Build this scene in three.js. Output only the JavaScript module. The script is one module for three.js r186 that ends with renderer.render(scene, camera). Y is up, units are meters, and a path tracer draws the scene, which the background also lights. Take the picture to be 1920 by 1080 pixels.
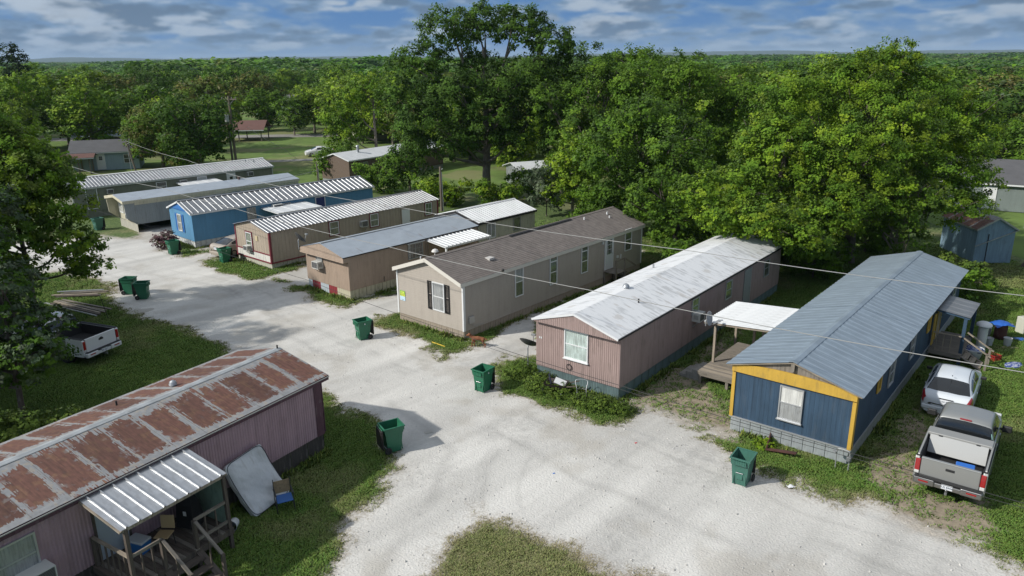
import * as THREE from 'three';
import { mergeGeometries, toCreasedNormals, mergeVertices } from 'three/addons/utils/BufferGeometryUtils.js';
import { RoundedBoxGeometry } from 'three/addons/geometries/RoundedBoxGeometry.js';
import { MarchingCubes } from 'three/addons/objects/MarchingCubes.js';

// ---------------------------------------------------------------- camera, sky, sun, exposure
const scene = new THREE.Scene();
const R = Math.PI / 180;
const camera = new THREE.PerspectiveCamera(42.04, 16 / 9, 0.1, 20000);
camera.rotation.order = 'YXZ';
camera.position.set(0, 13.9, 0);
camera.rotation.set(-17.1 * R, 0, -0.55 * R);
const renderer = new THREE.WebGLRenderer({ antialias: true });
renderer.toneMapping = THREE.LinearToneMapping;
renderer.toneMappingExposure = 0.86;
renderer.shadowMap.enabled = true;
const SUN_DIR = new THREE.Vector3(-Math.cos(37 * R), Math.sin(37 * R), 0.03).normalize();
const sun = new THREE.DirectionalLight(new THREE.Color(1, 0.96, 0.89), 5);
sun.position.copy(SUN_DIR).multiplyScalar(200);
sun.castShadow = true;
sun.shadow.mapSize.set(4096, 4096);
sun.shadow.radius = 2;
sun.shadow.bias = -0.0005;
Object.assign(sun.shadow.camera, { left: -110, right: 110, top: 110, bottom: -110, near: 1, far: 500 });
sun.target.position.set(0, 0, -50);
scene.add(sun, sun.target);

// seeded randomness and noise
function rngOf(seed) { let s = seed >>> 0; return () => { s = (s + 0x6D2B79F5) | 0; let t = Math.imul(s ^ (s >>> 15), 1 | s); t = (t + Math.imul(t ^ (t >>> 7), 61 | t)) ^ t; return ((t ^ (t >>> 14)) >>> 0) / 4294967296; }; }
const h3 = (x, y, z) => { let n = Math.imul(x, 374761393) + Math.imul(y, 668265263) + Math.imul(z, 1440662683) | 0; n = Math.imul(n ^ (n >>> 13), 1274126177); n = Math.imul(n ^ (n >>> 16), 2246822519); return ((n ^ (n >>> 15)) >>> 0) / 4294967296; };
const sm = t => t * t * (3 - 2 * t), mix = (a, b, t) => a + (b - a) * t, clamp = (x, a = 0, b = 1) => Math.min(b, Math.max(a, x));
const step = (a, b, x) => sm(clamp((x - a) / (b - a)));
const LT = new Float32Array(65536); for (let i = 0; i < 65536; i++) LT[i] = h3(i & 255, i >> 8, 7);
function vn(x, y, p = 0) {               // value noise, period p lattice cells
  let xi = Math.floor(x), yi = Math.floor(y), fx = x - xi, fy = y - yi; fx = fx * fx * (3 - 2 * fx); fy = fy * fy * (3 - 2 * fy);
  let xj = xi + 1, yj = yi + 1;
  if (p) { xi -= p * Math.floor(xi / p); xj -= p * Math.floor(xj / p); yi -= p * Math.floor(yi / p); yj -= p * Math.floor(yj / p); }
  xi &= 255; xj &= 255; yi = (yi & 255) << 8; yj = (yj & 255) << 8;
  const a = LT[yi + xi], c = LT[yj + xi], q = a + (LT[yi + xj] - a) * fx; return q + (c + (LT[yj + xj] - c) * fx - q) * fy;
}
const FT = new Float32Array(1024 * 1024);          // looked-up noise: 32 cells of period, 6 octaves
function look(x, y) { const u = x * 32 + 4096 * 32, v = y * 32 + 4096 * 32, i = Math.floor(u), j = Math.floor(v), fx = u - i, fy = v - j, a = i & 1023, b = (i + 1) & 1023, c = (j & 1023) << 10, d = ((j + 1) & 1023) << 10; return mix(mix(FT[c + a], FT[c + b], fx), mix(FT[d + a], FT[d + b], fx), fy); }
function fbm(x, y, oct = 4, p = 0) { if (!p) return look(x, y); let s = 0, a = 0.5, n = 0; for (let i = 0; i < oct; i++) { s += a * vn(x + i * 17, y + i * 31, p); n += a; a *= 0.5; x *= 2; y *= 2; p *= 2; } return s / n; }
{ for (let j = 0; j < 1024; j++) for (let i = 0; i < 1024; i++) FT[j * 1024 + i] = fbm(i / 32, j / 32, 5, 32); }
function vn3(x, y, z) {
  const xi = Math.floor(x), yi = Math.floor(y), zi = Math.floor(z), fx = sm(x - xi), fy = sm(y - yi), fz = sm(z - zi);
  const l = k => mix(mix(h3(xi, yi, zi + k), h3(xi + 1, yi, zi + k), fx), mix(h3(xi, yi + 1, zi + k), h3(xi + 1, yi + 1, zi + k), fx), fy);
  return mix(l(0), l(1), fz);
}
function fbm3(x, y, z, oct) { let s = 0, a = 0.5, n = 0; for (let i = 0; i < oct; i++) { s += a * vn3(x, y, z); n += a; a *= 0.5; x = x * 2.03 + 5.1; y = y * 2.03 + 3.7; z = z * 2.03 + 9.2; } return s / n; }

{ // sky: a broken deck of grey-blue stratocumulus, thinner and brighter round the sun and overhead
  const W = 4096, Hh = 2048, data = new Float32Array(W * Hh * 4);
  for (let j = 0; j < Hh; j++) {
    const el = ((j + 0.5) / Hh - 0.5) * Math.PI, y = Math.sin(el), c = Math.cos(el);
    for (let i = 0; i < W; i++) {
      const k = (j * W + i) * 4;
      const ahead = el > -0.03 && el < 0.1 && Math.abs((i + 0.5) / W - 0.25) < 0.115;      // finest where the lens looks
      if (!ahead && ((i & 3) || (j & 3))) { const s = ((j & ~3) * W + (i & ~3)) * 4; for (let q = 0; q < 4; q++) data[k + q] = data[s + q]; continue; }
      const az = ((i + 0.5) / W - 0.5) * 2 * Math.PI, x = Math.cos(az) * c, z = Math.sin(az) * c;
      let r, g, b;
      if (el < -0.03) { r = 0.10; g = 0.13; b = 0.12; } else {
        const e = Math.max(el, 0), f = 1 / (0.35 + e * 1.6);
        const X = x * 14 * f * 0.4, Z = z * 14 * f * 0.4, Y = e * 8 * f;
        const wx = fbm3(X * 1.6 + 40, Y * 1.3, Z * 1.6, 3) - 0.5;
        const n1 = fbm3(X + wx * 1.5, Y * 1.15 + wx * 1.2, Z - wx, 6), n2 = fbm3(X * 2.3 + 11, Y * 2.2 + 5 - wx, Z * 2.3 + wx, 5);
        const s = Math.max(0, x * SUN_DIR.x + y * SUN_DIR.y + z * SUN_DIR.z);
        const glow = 0.5 * s * s + 1.3 * s ** 8;
        const up = step(0.05, 0.9, e);
        const cover = step(0.28, 0.5, n1), bright = step(0.47, 0.66, n2 * 0.6 + n1 * 0.4) * step(0.36, 0.5, n1);
        const dark = mix(1.05, 0.55, step(0.45, 0.64, n1 * 0.55 + (1 - n2) * 0.45));
        const base = [0.10, 0.25, 0.54], cl = [0.2, 0.315, 0.48], wh = [0.56, 0.64, 0.73];
        const haze = Math.exp(-e * 42);
        const v = [0, 1, 2].map(q => {
          let t = mix(base[q], cl[q] * dark * 1.1, cover);
          t = mix(t, wh[q], bright * 0.75);
          t = mix(t, [0.19, 0.34, 0.56][q], haze * 0.6);
          const over = mix(t, mix(0.36, 0.7, n1) * [0.93, 1, 1.1][q], up * 0.8);
          return over * (1 + glow * [1.1, 1, 0.9][q]);
        });
        [r, g, b] = v;
      }
      data[k] = r; data[k + 1] = g; data[k + 2] = b; data[k + 3] = 1;
    }
  }
  const sky = new THREE.DataTexture(data, W, Hh, THREE.RGBAFormat, THREE.FloatType);
  sky.mapping = THREE.EquirectangularReflectionMapping; sky.magFilter = sky.minFilter = THREE.LinearFilter;
  sky.colorSpace = THREE.LinearSRGBColorSpace; sky.needsUpdate = true;
  scene.background = sky; scene.environment = sky;
}
// ---------------------------------------------------------------- textures and materials
const toS = v => Math.round(255 * clamp(v <= 0.0031308 ? v * 12.92 : 1.055 * Math.pow(v, 1 / 2.4) - 0.055));
function colTex(n, tile, fn, m = n) {             // fn(u, v in 0..1) -> linear rgb; tile: metres per repeat
  const d = new Uint8Array(n * m * 4);
  for (let j = 0; j < m; j++) for (let i = 0; i < n; i++) { const c = fn((i + 0.5) / n, (j + 0.5) / m), k = (j * n + i) * 4; d[k] = toS(c[0]); d[k + 1] = toS(c[1]); d[k + 2] = toS(c[2]); d[k + 3] = 255; }
  const t = new THREE.DataTexture(d, n, m, THREE.RGBAFormat);
  t.colorSpace = THREE.SRGBColorSpace; t.wrapS = t.wrapT = THREE.RepeatWrapping; t.magFilter = THREE.LinearFilter; t.minFilter = THREE.LinearMipmapLinearFilter; t.generateMipmaps = true;
  const [a, b] = Array.isArray(tile) ? tile : [tile, tile]; t.repeat.set(1 / a, 1 / b); t.needsUpdate = true; return t;
}
function greyTex(n, tile, fn) { const t = colTex(n, tile, (u, v) => { const g = fn(u, v); const l = g <= 0.04045 ? g / 12.92 : ((g + 0.055) / 1.055) ** 2.4; return [l, l, l]; }); t.colorSpace = THREE.NoColorSpace; return t; }
const mulc = (c, k) => [c[0] * k, c[1] * k, c[2] * k], mixc = (a, b, t) => [mix(a[0], b[0], t), mix(a[1], b[1], t), mix(a[2], b[2], t)];
const hx = s => { const c = new THREE.Color(s); return [c.r, c.g, c.b]; };
const grain = greyTex(256, 0.6, (u, v) => fbm(u * 32, v * 32, 3, 32));
const mottled = greyTex(256, 3, (u, v) => 0.25 + 0.5 * fbm(u * 8, v * 8, 5, 8));
function M(c, rough = 0.8, o = {}) {
  const m = new THREE.MeshPhysicalMaterial({ roughness: rough, metalness: 0 });
  if (typeof c === 'string') m.color.set(c); else if (Array.isArray(c)) m.color.setRGB(...c); else { m.color.set(0xffffff); m.map = c; }
  return Object.assign(m, o);
}
const rgb = (r, g, b) => new THREE.Color().setRGB(r, g, b);
// painted metal or board: vertical run marks, blotches and grime of their own outline
function weathered(c, { streak = 0.12, blotch = 0.1, grime = [0.09, 0.08, 0.065], g = 0.25, tile = 4, seed = 0 } = {}) {
  return colTex(256, tile, (u, v) => {
    const s = fbm(u * 48 + seed, v * 3 + seed, 4, 48) - 0.5, b = fbm(u * 6 + seed * 3, v * 6, 5, 6) - 0.5, f = vn(u * 128, v * 128, 128) - 0.5;
    let q = mulc(c, 1 + s * streak * 2.2 + b * blotch * 2 + f * 0.08);
    const d = step(0.6, 0.75, fbm(u * 24 + 5 + seed, v * 6 + 2, 5, 24));
    return mixc(q, grime, d * g);
  });
}
const woodTex = (c, seed = 0, tile = 1.2) => colTex(256, tile, (u, v) => {
  const s = fbm(u * 40 + seed, v * 3, 4, 40), k = step(0.62, 0.8, fbm(u * 20 + 3 + seed, v * 2, 4, 20));
  return mixc(mulc(c, 0.65 + 0.75 * s), mulc(c, 0.45), k * 0.6);
});
const MT = {
  glass: M([1, 1, 1], 0.04, { transmission: 1, thickness: 0, ior: 1.5 }),
  darkGlass: M([0.012, 0.014, 0.016], 0.06, { clearcoat: 0.6 }),
  vinylWhite: M([0.68, 0.69, 0.69], 0.5), alu: M([0.5, 0.51, 0.52], 0.42, { metalness: 0.6 }), dullAlu: M([0.36, 0.37, 0.37], 0.55, { metalness: 0.5 }),
  dark: M([0.012, 0.012, 0.013], 0.9), black: M([0.018, 0.018, 0.019], 0.6), rubber: M([0.022, 0.022, 0.023], 0.85),
  curtainWhite: M(weathered([0.6, 0.6, 0.57], { streak: 0.25, tile: 1.4, g: 0.1 }), 0.95), curtainGrey: M(weathered([0.3, 0.31, 0.31], { streak: 0.35, tile: 1.2, seed: 4 }), 0.95),
  curtainTeal: M(weathered([0.42, 0.5, 0.47], { streak: 0.4, blotch: 0.3, tile: 1.6, seed: 9 }), 0.9),
  roomShade: M(weathered([0.1, 0.098, 0.09], { streak: 0.5, blotch: 0.4, tile: 1.1, seed: 12 }), 0.95), roomShadeGreen: M(weathered([0.14, 0.17, 0.12], { streak: 0.4, blotch: 0.3, tile: 1.3, seed: 15 }), 0.95),  // flat sheets behind panes, the dimness of unlit rooms put into their colour
  woodGrey: M(woodTex([0.2, 0.175, 0.145]), 0.9, { bumpMap: grain, bumpScale: 0.004 }), woodDark: M(woodTex([0.1, 0.08, 0.065], 5), 0.9, { bumpMap: grain, bumpScale: 0.004 }),
  woodPale: M(woodTex([0.4, 0.31, 0.2], 9), 0.85, { bumpMap: grain, bumpScale: 0.003 }), woodWorn: M(woodTex([0.29, 0.245, 0.19], 12), 0.9, { bumpMap: grain, bumpScale: 0.004 }),
  steel: M([0.42, 0.43, 0.44], 0.38, { metalness: 0.9 }), galv: M(weathered([0.42, 0.44, 0.46], { streak: 0.06, blotch: 0.25, g: 0.15, tile: 2 }), 0.48, { metalness: 0.7 }),
  wire: M([0.3, 0.3, 0.29], 0.6), wireDark: M([0.03, 0.03, 0.03], 0.6),
};

// ---------------------------------------------------------------- geometry helpers (uv in metres)
const V3 = (x, y, z) => new THREE.Vector3(x, y, z);
function raw(pos, idx, uv) { const g = new THREE.BufferGeometry(); g.setAttribute('position', new THREE.Float32BufferAttribute(pos, 3)); g.setAttribute('uv', new THREE.Float32BufferAttribute(uv, 2)); g.setIndex(idx); g.computeVertexNormals(); return g; }
function bx(w, h, d, x = 0, y = 0, z = 0, rx = 0, ry = 0, rz = 0) {      // box centred at x, y, z
  const g = new THREE.BoxGeometry(w, h, d), p = g.attributes.position, n = g.attributes.normal, uv = g.attributes.uv;
  const longY = h > d && h > w;
  for (let i = 0; i < p.count; i++) {
    const X = p.getX(i) + x, Y = p.getY(i) + y, Z = p.getZ(i) + z;
    const a = Math.abs(n.getX(i)) > 0.5 ? [Z, Y] : Math.abs(n.getY(i)) > 0.5 ? (w > d ? [Z, X] : [X, Z]) : (w > h && !longY ? [Y, X] : [X, Y]);
    uv.setXY(i, a[0], a[1]);
  }
  if (rx || ry || rz) g.applyMatrix4(new THREE.Matrix4().makeRotationFromEuler(new THREE.Euler(rx, ry, rz)));
  return g.translate(x, y, z);
}
function rbx(w, h, d, r, x = 0, y = 0, z = 0, seg = 2) { return new RoundedBoxGeometry(w, h, d, seg, r).translate(x, y, z); }
function beam(a, b, w, h = w) {                    // squared bar from a to b
  const A = V3(...a), B = V3(...b), L = A.distanceTo(B), g = bx(w, L, h);
  const q = new THREE.Quaternion().setFromUnitVectors(V3(0, 1, 0), B.clone().sub(A).normalize());
  g.applyQuaternion(q); const m = A.add(B).multiplyScalar(0.5); return g.translate(m.x, m.y, m.z);
}
function rod(a, b, r0, r1 = r0, seg = 8) {
  const A = V3(...a), B = V3(...b), L = A.distanceTo(B), g = new THREE.CylinderGeometry(r1, r0, L, seg);
  g.applyQuaternion(new THREE.Quaternion().setFromUnitVectors(V3(0, 1, 0), B.clone().sub(A).normalize()));
  const m = A.add(B).multiplyScalar(0.5); return g.translate(m.x, m.y, m.z);
}
function tube(pts, r, seg = 24, rad = 6) { return new THREE.TubeGeometry(new THREE.CatmullRomCurve3(pts.map(p => V3(...p))), seg, r, rad); }
function lathe(pts, seg = 20) { return new THREE.LatheGeometry(pts.map(p => new THREE.Vector2(p[0], p[1])), seg); }
const clean = gs => { gs = gs.map(g => { const q = g.index ? g.toNonIndexed() : g; for (const k of Object.keys(q.attributes)) if (!['position', 'normal', 'uv'].includes(k)) q.deleteAttribute(k); if (!q.attributes.uv) q.setAttribute('uv', new THREE.Float32BufferAttribute(new Float32Array(q.attributes.position.count * 2), 2)); return q; }); return gs; };
function join(gs) { gs = [].concat(gs); return gs.length === 1 ? gs[0] : mergeGeometries(clean(gs)); }
const taken = new Map();
function numbered(n) { const k = taken.get(n) || 0; taken.set(n, k + 1); return k ? n + '_' + String(k).padStart(3, '0') : n; }
function mesh(name, gs, m, parent) {
  const o = new THREE.Mesh(join(gs), m); o.castShadow = o.receiveShadow = true; o.name = parent ? name : numbered(name); (parent || scene).add(o); return o;
}
function tag(o, label, category, group, kind) { if (label) o.userData.label = label; if (category) o.userData.category = category; if (group) o.userData.group = group; if (kind) o.userData.kind = kind; return o; }
function thing(name, label, category, [x, y, z] = [0, 0, 0], turn = 0, group) {
  const o = new THREE.Group(); o.name = numbered(name); scene.add(o); o.position.set(x, y, z); o.rotation.y = turn; return tag(o, label, category, group);
}
function part(name, parent, x = 0, y = 0, z = 0, turn = 0) { const o = new THREE.Group(); o.name = name; parent.add(o); o.position.set(x, y, z); o.rotation.y = turn; return o; }
function dup(root, [x, y, z], turn, label, name) { const r = root.clone(); r.userData = { ...root.userData }; r.name = numbered(name || root.name.replace(/_\d{3}$/, '')); scene.add(r); r.position.set(x, y, z); r.rotation.y = turn; if (label) r.userData.label = label; return r; }
// ---------------------------------------------------------------- ground
const road = [[-50.14, -56.70], [-38.61, -58.86], [-33.07, -61.08], [-30.57, -60.20], [-27.92, -58.97], [-25.69, -55.74], [-22.49, -54.32], [-20.02, -52.39], [-16.11, -48.39], [-13.57, -45.63], [-11.67, -43.36], [-9.40, -41.76], [-7.89, -40.29], [-6.16, -38.72], [-2.49, -35.96], [-0.56, -34.45], [1.08, -32.29], [4.45, -28.81], [5.77, -27.41], [8.15, -25.17], [9.72, -22.37], [10.97, -21.08], [12.05, -20.47], [12.75, -19.89], [13.67, -18.70], [14.22, -17.62], [15.88, -15.45], [13.14, -12.79], [-4.32, -12.98], [-5.74, -16.52], [-5.48, -17.79], [-5.11, -19.63], [-4.31, -22.62], [-4.14, -24.61], [-5.47, -26.95], [-8.06, -29.61], [-9.73, -31.33], [-12.33, -33.39], [-14.11, -34.80], [-15.48, -36.30], [-18.41, -38.64], [-21.11, -40.68], [-23.23, -42.18], [-24.79, -44.64], [-26.77, -47.87], [-30.75, -50.22], [-41.82, -46.55]];
const driveGF = [[-25.69, -55.74], [-19.92, -52.09], [-21.92, -63.02], [-25.51, -65.34]];
const driveHG = [[-30.57, -60.20], [-27.92, -58.97], [-29.38, -64.42], [-31.76, -64.52]];
const driveFE = [[-16.41, -48.79], [-12.91, -45.04], [-12.69, -50.68], [-15.15, -51.48]];
const driveED = [[-9.78, -42.07], [-6.18, -38.89], [-5.74, -45.37], [-4.82, -50.40], [-7.43, -50.49]];
const driveDC = [[-2.35, -35.95], [1.08, -32.29], [1.34, -40.02], [9.60, -54.36], [5.32, -51.45], [-0.02, -39.16]];
const dirtCB = [[4.45, -28.81], [8.25, -25.49], [9.39, -32.21], [12.61, -37.94], [10.01, -35.63], [6.34, -30.50]];
const dirtTruck = [[14.10, -25.46], [16.71, -28.14], [16.05, -26.28], [13.25, -21.66], [15.23, -21.00], [14.14, -19.20], [11.89, -19.50], [11.44, -20.62]];
const gH = [[-37.89, -65.90], [-31.37, -62.20], [-30.48, -60.01], [-32.83, -59.73], [-36.25, -61.61]];
const gG = [[-28.89, -59.01], [-25.61, -54.44], [-24.19, -53.61], [-22.45, -55.29], [-24.09, -56.35], [-27.53, -60.08]];
const gF = [[-22.25, -52.18], [-21.13, -55.56], [-16.64, -50.13], [-14.30, -51.89], [-14.77, -50.07], [-16.21, -48.14], [-17.14, -47.17], [-19.70, -48.90]];
const gE = [[-14.09, -45.64], [-13.13, -46.55], [-9.71, -43.30], [-7.27, -45.42], [-7.10, -44.29], [-8.62, -42.64], [-9.66, -41.48], [-11.84, -42.74]];
const gD = [[-7.77, -39.56], [-6.42, -40.62], [-2.52, -36.42], [1.23, -41.44], [1.19, -40.02], [-0.86, -36.68], [-1.87, -34.35], [-3.38, -33.56], [-4.80, -35.87], [-6.93, -38.06]];
const gC = [[-0.96, -32.47], [1.15, -34.41], [4.58, -28.91], [8.96, -33.52], [9.64, -32.21], [6.82, -29.39], [5.49, -27.65], [3.53, -26.67], [2.13, -27.72], [-0.04, -29.43], [-0.92, -30.78]];
const gB = [[6.94, -25.52], [8.54, -26.52], [11.96, -23.33], [16.03, -27.67], [18.71, -31.99], [25.50, -31.82], [15.97, -18.42], [13.90, -19.07], [15.51, -21.46], [12.91, -21.50], [12.36, -20.75], [10.84, -20.78], [9.56, -21.94], [8.68, -23.07], [7.80, -23.92]];
const gW = [[-2.81, -16.89], [-2.49, -17.87], [-2.11, -19.72], [-1.09, -20.83], [-0.07, -20.10], [2.13, -18.87], [3.85, -17.55], [4.65, -16.18]];
function sd(p, x, z) {                           // signed distance to a polygon, negative inside
  let d = Infinity, inside = false;
  for (let i = 0, j = p.length - 1; i < p.length; j = i++) {
    const ex = p[j][0] - p[i][0], ez = p[j][1] - p[i][1], wx = x - p[i][0], wz = z - p[i][1], t = clamp((wx * ex + wz * ez) / (ex * ex + ez * ez));
    d = Math.min(d, (wx - ex * t) ** 2 + (wz - ez * t) ** 2);
    if ((p[i][1] > z) !== (p[j][1] > z) && x < (p[j][0] - p[i][0]) * (z - p[i][1]) / (p[j][1] - p[i][1]) + p[i][0]) inside = !inside;
  }
  return (inside ? -1 : 1) * Math.sqrt(d);
}
const GX0 = -54, GX1 = 36, GZ0 = -80, GZ1 = -8, GN = 0.25;
const gw = Math.round((GX1 - GX0) / GN) + 1, gh = Math.round((GZ1 - GZ0) / GN) + 1;
const stone0 = new Float32Array(gw * gh), dirt0 = new Float32Array(gw * gh), wedge0 = new Float32Array(gw * gh);
for (let j = 0; j < gh; j++) for (let i = 0; i < gw; i++) {
  const x = GX0 + i * GN, z = GZ0 + j * GN;
  let s = -Infinity; for (const p of [road, driveGF, driveHG, driveFE, driveED, driveDC]) s = Math.max(s, -sd(p, x, z));
  let g = -Infinity; for (const p of [gH, gG, gF, gE, gD, gC, gB, gW]) g = Math.max(g, -sd(p, x, z));
  stone0[j * gw + i] = clamp(Math.min(s, -g), -4, 4);
  wedge0[j * gw + i] = clamp(sd(gW, x, z), -4, 4);
  dirt0[j * gw + i] = clamp(Math.max(-sd(dirtCB, x, z), -sd(dirtTruck, x, z)), -4, 4);
}
function grid(a, x, z) { const u = clamp((x - GX0) / GN, 0, gw - 1.001), v = clamp((z - GZ0) / GN, 0, gh - 1.001), i = u | 0, j = v | 0, fx = u - i, fz = v - j, k = j * gw + i; return mix(mix(a[k], a[k + 1], fx), mix(a[k + gw], a[k + gw + 1], fx), fz); }
const wob = (x, z) => (fbm(x * 0.7 + 50, z * 0.7 + 90, 4) - 0.5) * 1.7 + (fbm(x * 4 + 9, z * 4, 3) - 0.5) * 0.7;
const stoneAt = (x, z) => grid(stone0, x, z) + wob(x, z);           // above 0: gravel
const dirtAt = (x, z) => grid(dirt0, x, z) + wob(z, x);
const dryAt = (x, z) => clamp(step(-0.85, 0.2, stoneAt(x, z)) * 0.75 + step(0.52, 0.75, fbm(x * 0.35 + 7, z * 0.35, 4)) * 0.5 + (1 - step(-0.6, 2.2, grid(wedge0, x, z))) * 0.65 - 0.12);
const RUTS = [[[-42, -53], [-30, -52], [-20, -45.5], [-11, -37.5], [-3, -29.5], [3, -23.5], [9, -18], [14, -13]], [[-6, -32], [-1.5, -25], [-2.2, -20], [-4, -14]]];
const TN = 2048, groundTex = colTex(TN, [1, 1], (u, v) => {
  const x = mix(GX0, GX1, u), z = mix(GZ1, GZ0, v), s = stoneAt(x, z), f = h3(u * TN | 0, v * TN | 0, 3), f2 = vn(x * 9, z * 9), big = fbm(x * 0.22, z * 0.22, 4);
  const track = fbm((x * 0.74 + z * 0.67) * 1.1, (x * 0.67 - z * 0.74) * 0.12, 4);
  let rut = 0; for (const line of RUTS) for (let i = 0; i + 1 < line.length; i++) { const a = line[i], b = line[i + 1], ex = b[0] - a[0], ez = b[1] - a[1], L2 = ex * ex + ez * ez, t = ((x - a[0]) * ex + (z - a[1]) * ez) / L2; if (t < 0 || t > 1) continue; const o = ((x - a[0]) * ez - (z - a[1]) * ex) / Math.sqrt(L2) + (big - 0.5) * 1.5; rut = Math.max(rut, 1 - Math.abs(Math.abs(o) - 0.85) / 0.32, 1 - Math.abs(Math.abs(o - 1.4) - 0.85) / 0.25 - 0.3); }
  rut = clamp(rut) * step(0.38, 0.55, fbm(x * 0.4 + 5, z * 0.4 + 2)); const stain = step(0.6, 0.68, fbm(x * 0.3 + 71, z * 0.3 + 17)) * step(0.4, 0.6, f2 * 0.5 + fbm(x * 3, z * 3) * 0.5);
  let grav = mulc([0.555, 0.54, 0.505], (1 - 0.16 * rut * (0.7 + 0.6 * f) - 0.12 * stain) * (0.88 + 0.1 * f2 * f + 0.3 * (big - 0.5) + 0.46 * (track - 0.5) + 0.06 * f));
  grav = mixc(grav, [0.30, 0.265, 0.21], step(0.54, 0.74, fbm(x * 0.5 + 31, z * 0.5, 5)) * 0.34);
  const dirt = mulc([0.25, 0.205, 0.15], 0.7 + 0.5 * f2 + 0.2 * f);
  const turf = mixc(mulc([0.07, 0.115, 0.025], 0.7 + 0.6 * f2), mulc([0.27, 0.23, 0.13], 0.7 + 0.5 * f), clamp(dryAt(x, z) + (f2 - 0.5) * 0.4));
  let c = mixc(turf, dirt, step(-0.9, 0.4, dirtAt(x, z)) * 0.95);
  c = mixc(c, mixc(dirt, grav, 0.35 + 0.3 * f), step(-0.85, -0.1, s));
  c = mixc(c, mixc(grav, mulc(dirt, 1.5), step(-0.3, 1, dirtAt(x, z)) * 0.8), step(-0.25, 0.45, s + (f - 0.5) * 0.5));
  return c;
});
const groundMat = M(groundTex, 0.97, { bumpMap: (() => { const t = greyTex(512, [1, 1], (u, v) => fbm(u * 64, v * 64, 4, 64)); t.repeat.set(30, 30); return t; })(), bumpScale: 0.018 });
function sheet(cells) { const pos = [], uv = [], idx = []; for (const [y, poly] of cells) { const b = pos.length / 3; for (const [x, z] of poly) { pos.push(x, y, z); uv.push((x - GX0) / (GX1 - GX0), (GZ1 - z) / (GZ1 - GZ0)); } for (let i = 1; i + 1 < poly.length; i++) idx.push(b, b + i, b + i + 1); } return raw(pos, idx, uv); }
{
  const g = mesh('ground', sheet([[0, [[GX0, GZ1], [GX1, GZ1], [GX1, GZ0], [GX0, GZ0]]]]), groundMat); tag(g, 'grass and bare earth of the mobile home park', 'ground', null, 'structure');
  const cells = [], st = 0.3;
  for (let x = GX0; x < GX1 - st; x += st) for (let z = GZ0; z < GZ1 - st; z += st) {
    const c = [[x, z + st], [x + st, z + st], [x + st, z], [x, z]], v = c.map(p => stoneAt(p[0], p[1]));
    if (v.every(q => q <= 0)) continue;
    if (v.every(q => q > 0)) { cells.push([0.004, c]); continue; }
    const out = []; for (let i = 0; i < 4; i++) { const a = c[i], b = c[(i + 1) % 4], va = v[i], vb = v[(i + 1) % 4]; if (va > 0) out.push(a); if ((va > 0) !== (vb > 0)) { const t = va / (va - vb); out.push([mix(a[0], b[0], t), mix(a[1], b[1], t)]); } }
    if (out.length > 2) cells.push([0.004, out]);
  }
  tag(mesh('gravel_road', sheet(cells), groundMat), 'pale crushed stone road through the mobile home park', 'road', null, 'structure');
  // land beyond the park
  const far = colTex(512, 70, (u, v) => { const n = fbm(u * 12, v * 12, 6, 12), k = fbm(u * 60, v * 60, 3, 60); return mixc(mulc([0.1, 0.16, 0.028], 0.7 + 0.6 * k), [0.2, 0.18, 0.085], step(0.5, 0.66, n) * 0.6); });
  const pos = [], idx = [], uv = [], RR = [30, 60, 100, 160, 260, 420, 700, 1200, 2200, 4500, 9000, 16000], NA = 96;
  RR.forEach((r, k) => { for (let i = 0; i <= NA; i++) { const a = i / NA * 2 * Math.PI, x = Math.sin(a) * r, z = -40 - Math.cos(a) * r; pos.push(x, -0.05 - (k < 5 ? 0 : 0), z); uv.push(x, z); } });
  for (let k = 0; k + 1 < RR.length; k++) for (let i = 0; i < NA; i++) { const a = k * (NA + 1) + i, b = a + NA + 1; idx.push(a, a + 1, b, a + 1, b + 1, b); }
  const c0 = pos.length / 3; pos.push(0, -0.05, -40); uv.push(0, -40); for (let i = 0; i < NA; i++) idx.push(c0, i + 1, i);
  const g2 = raw(pos, idx, uv); const nn = g2.attributes.normal; for (let i = 0; i < nn.count; i++) nn.setXYZ(i, 0, 1, 0);
  tag(mesh('terrain', g2, M(far, 1)), 'open green land stretching to the horizon', 'terrain', null, 'structure');
}
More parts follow.
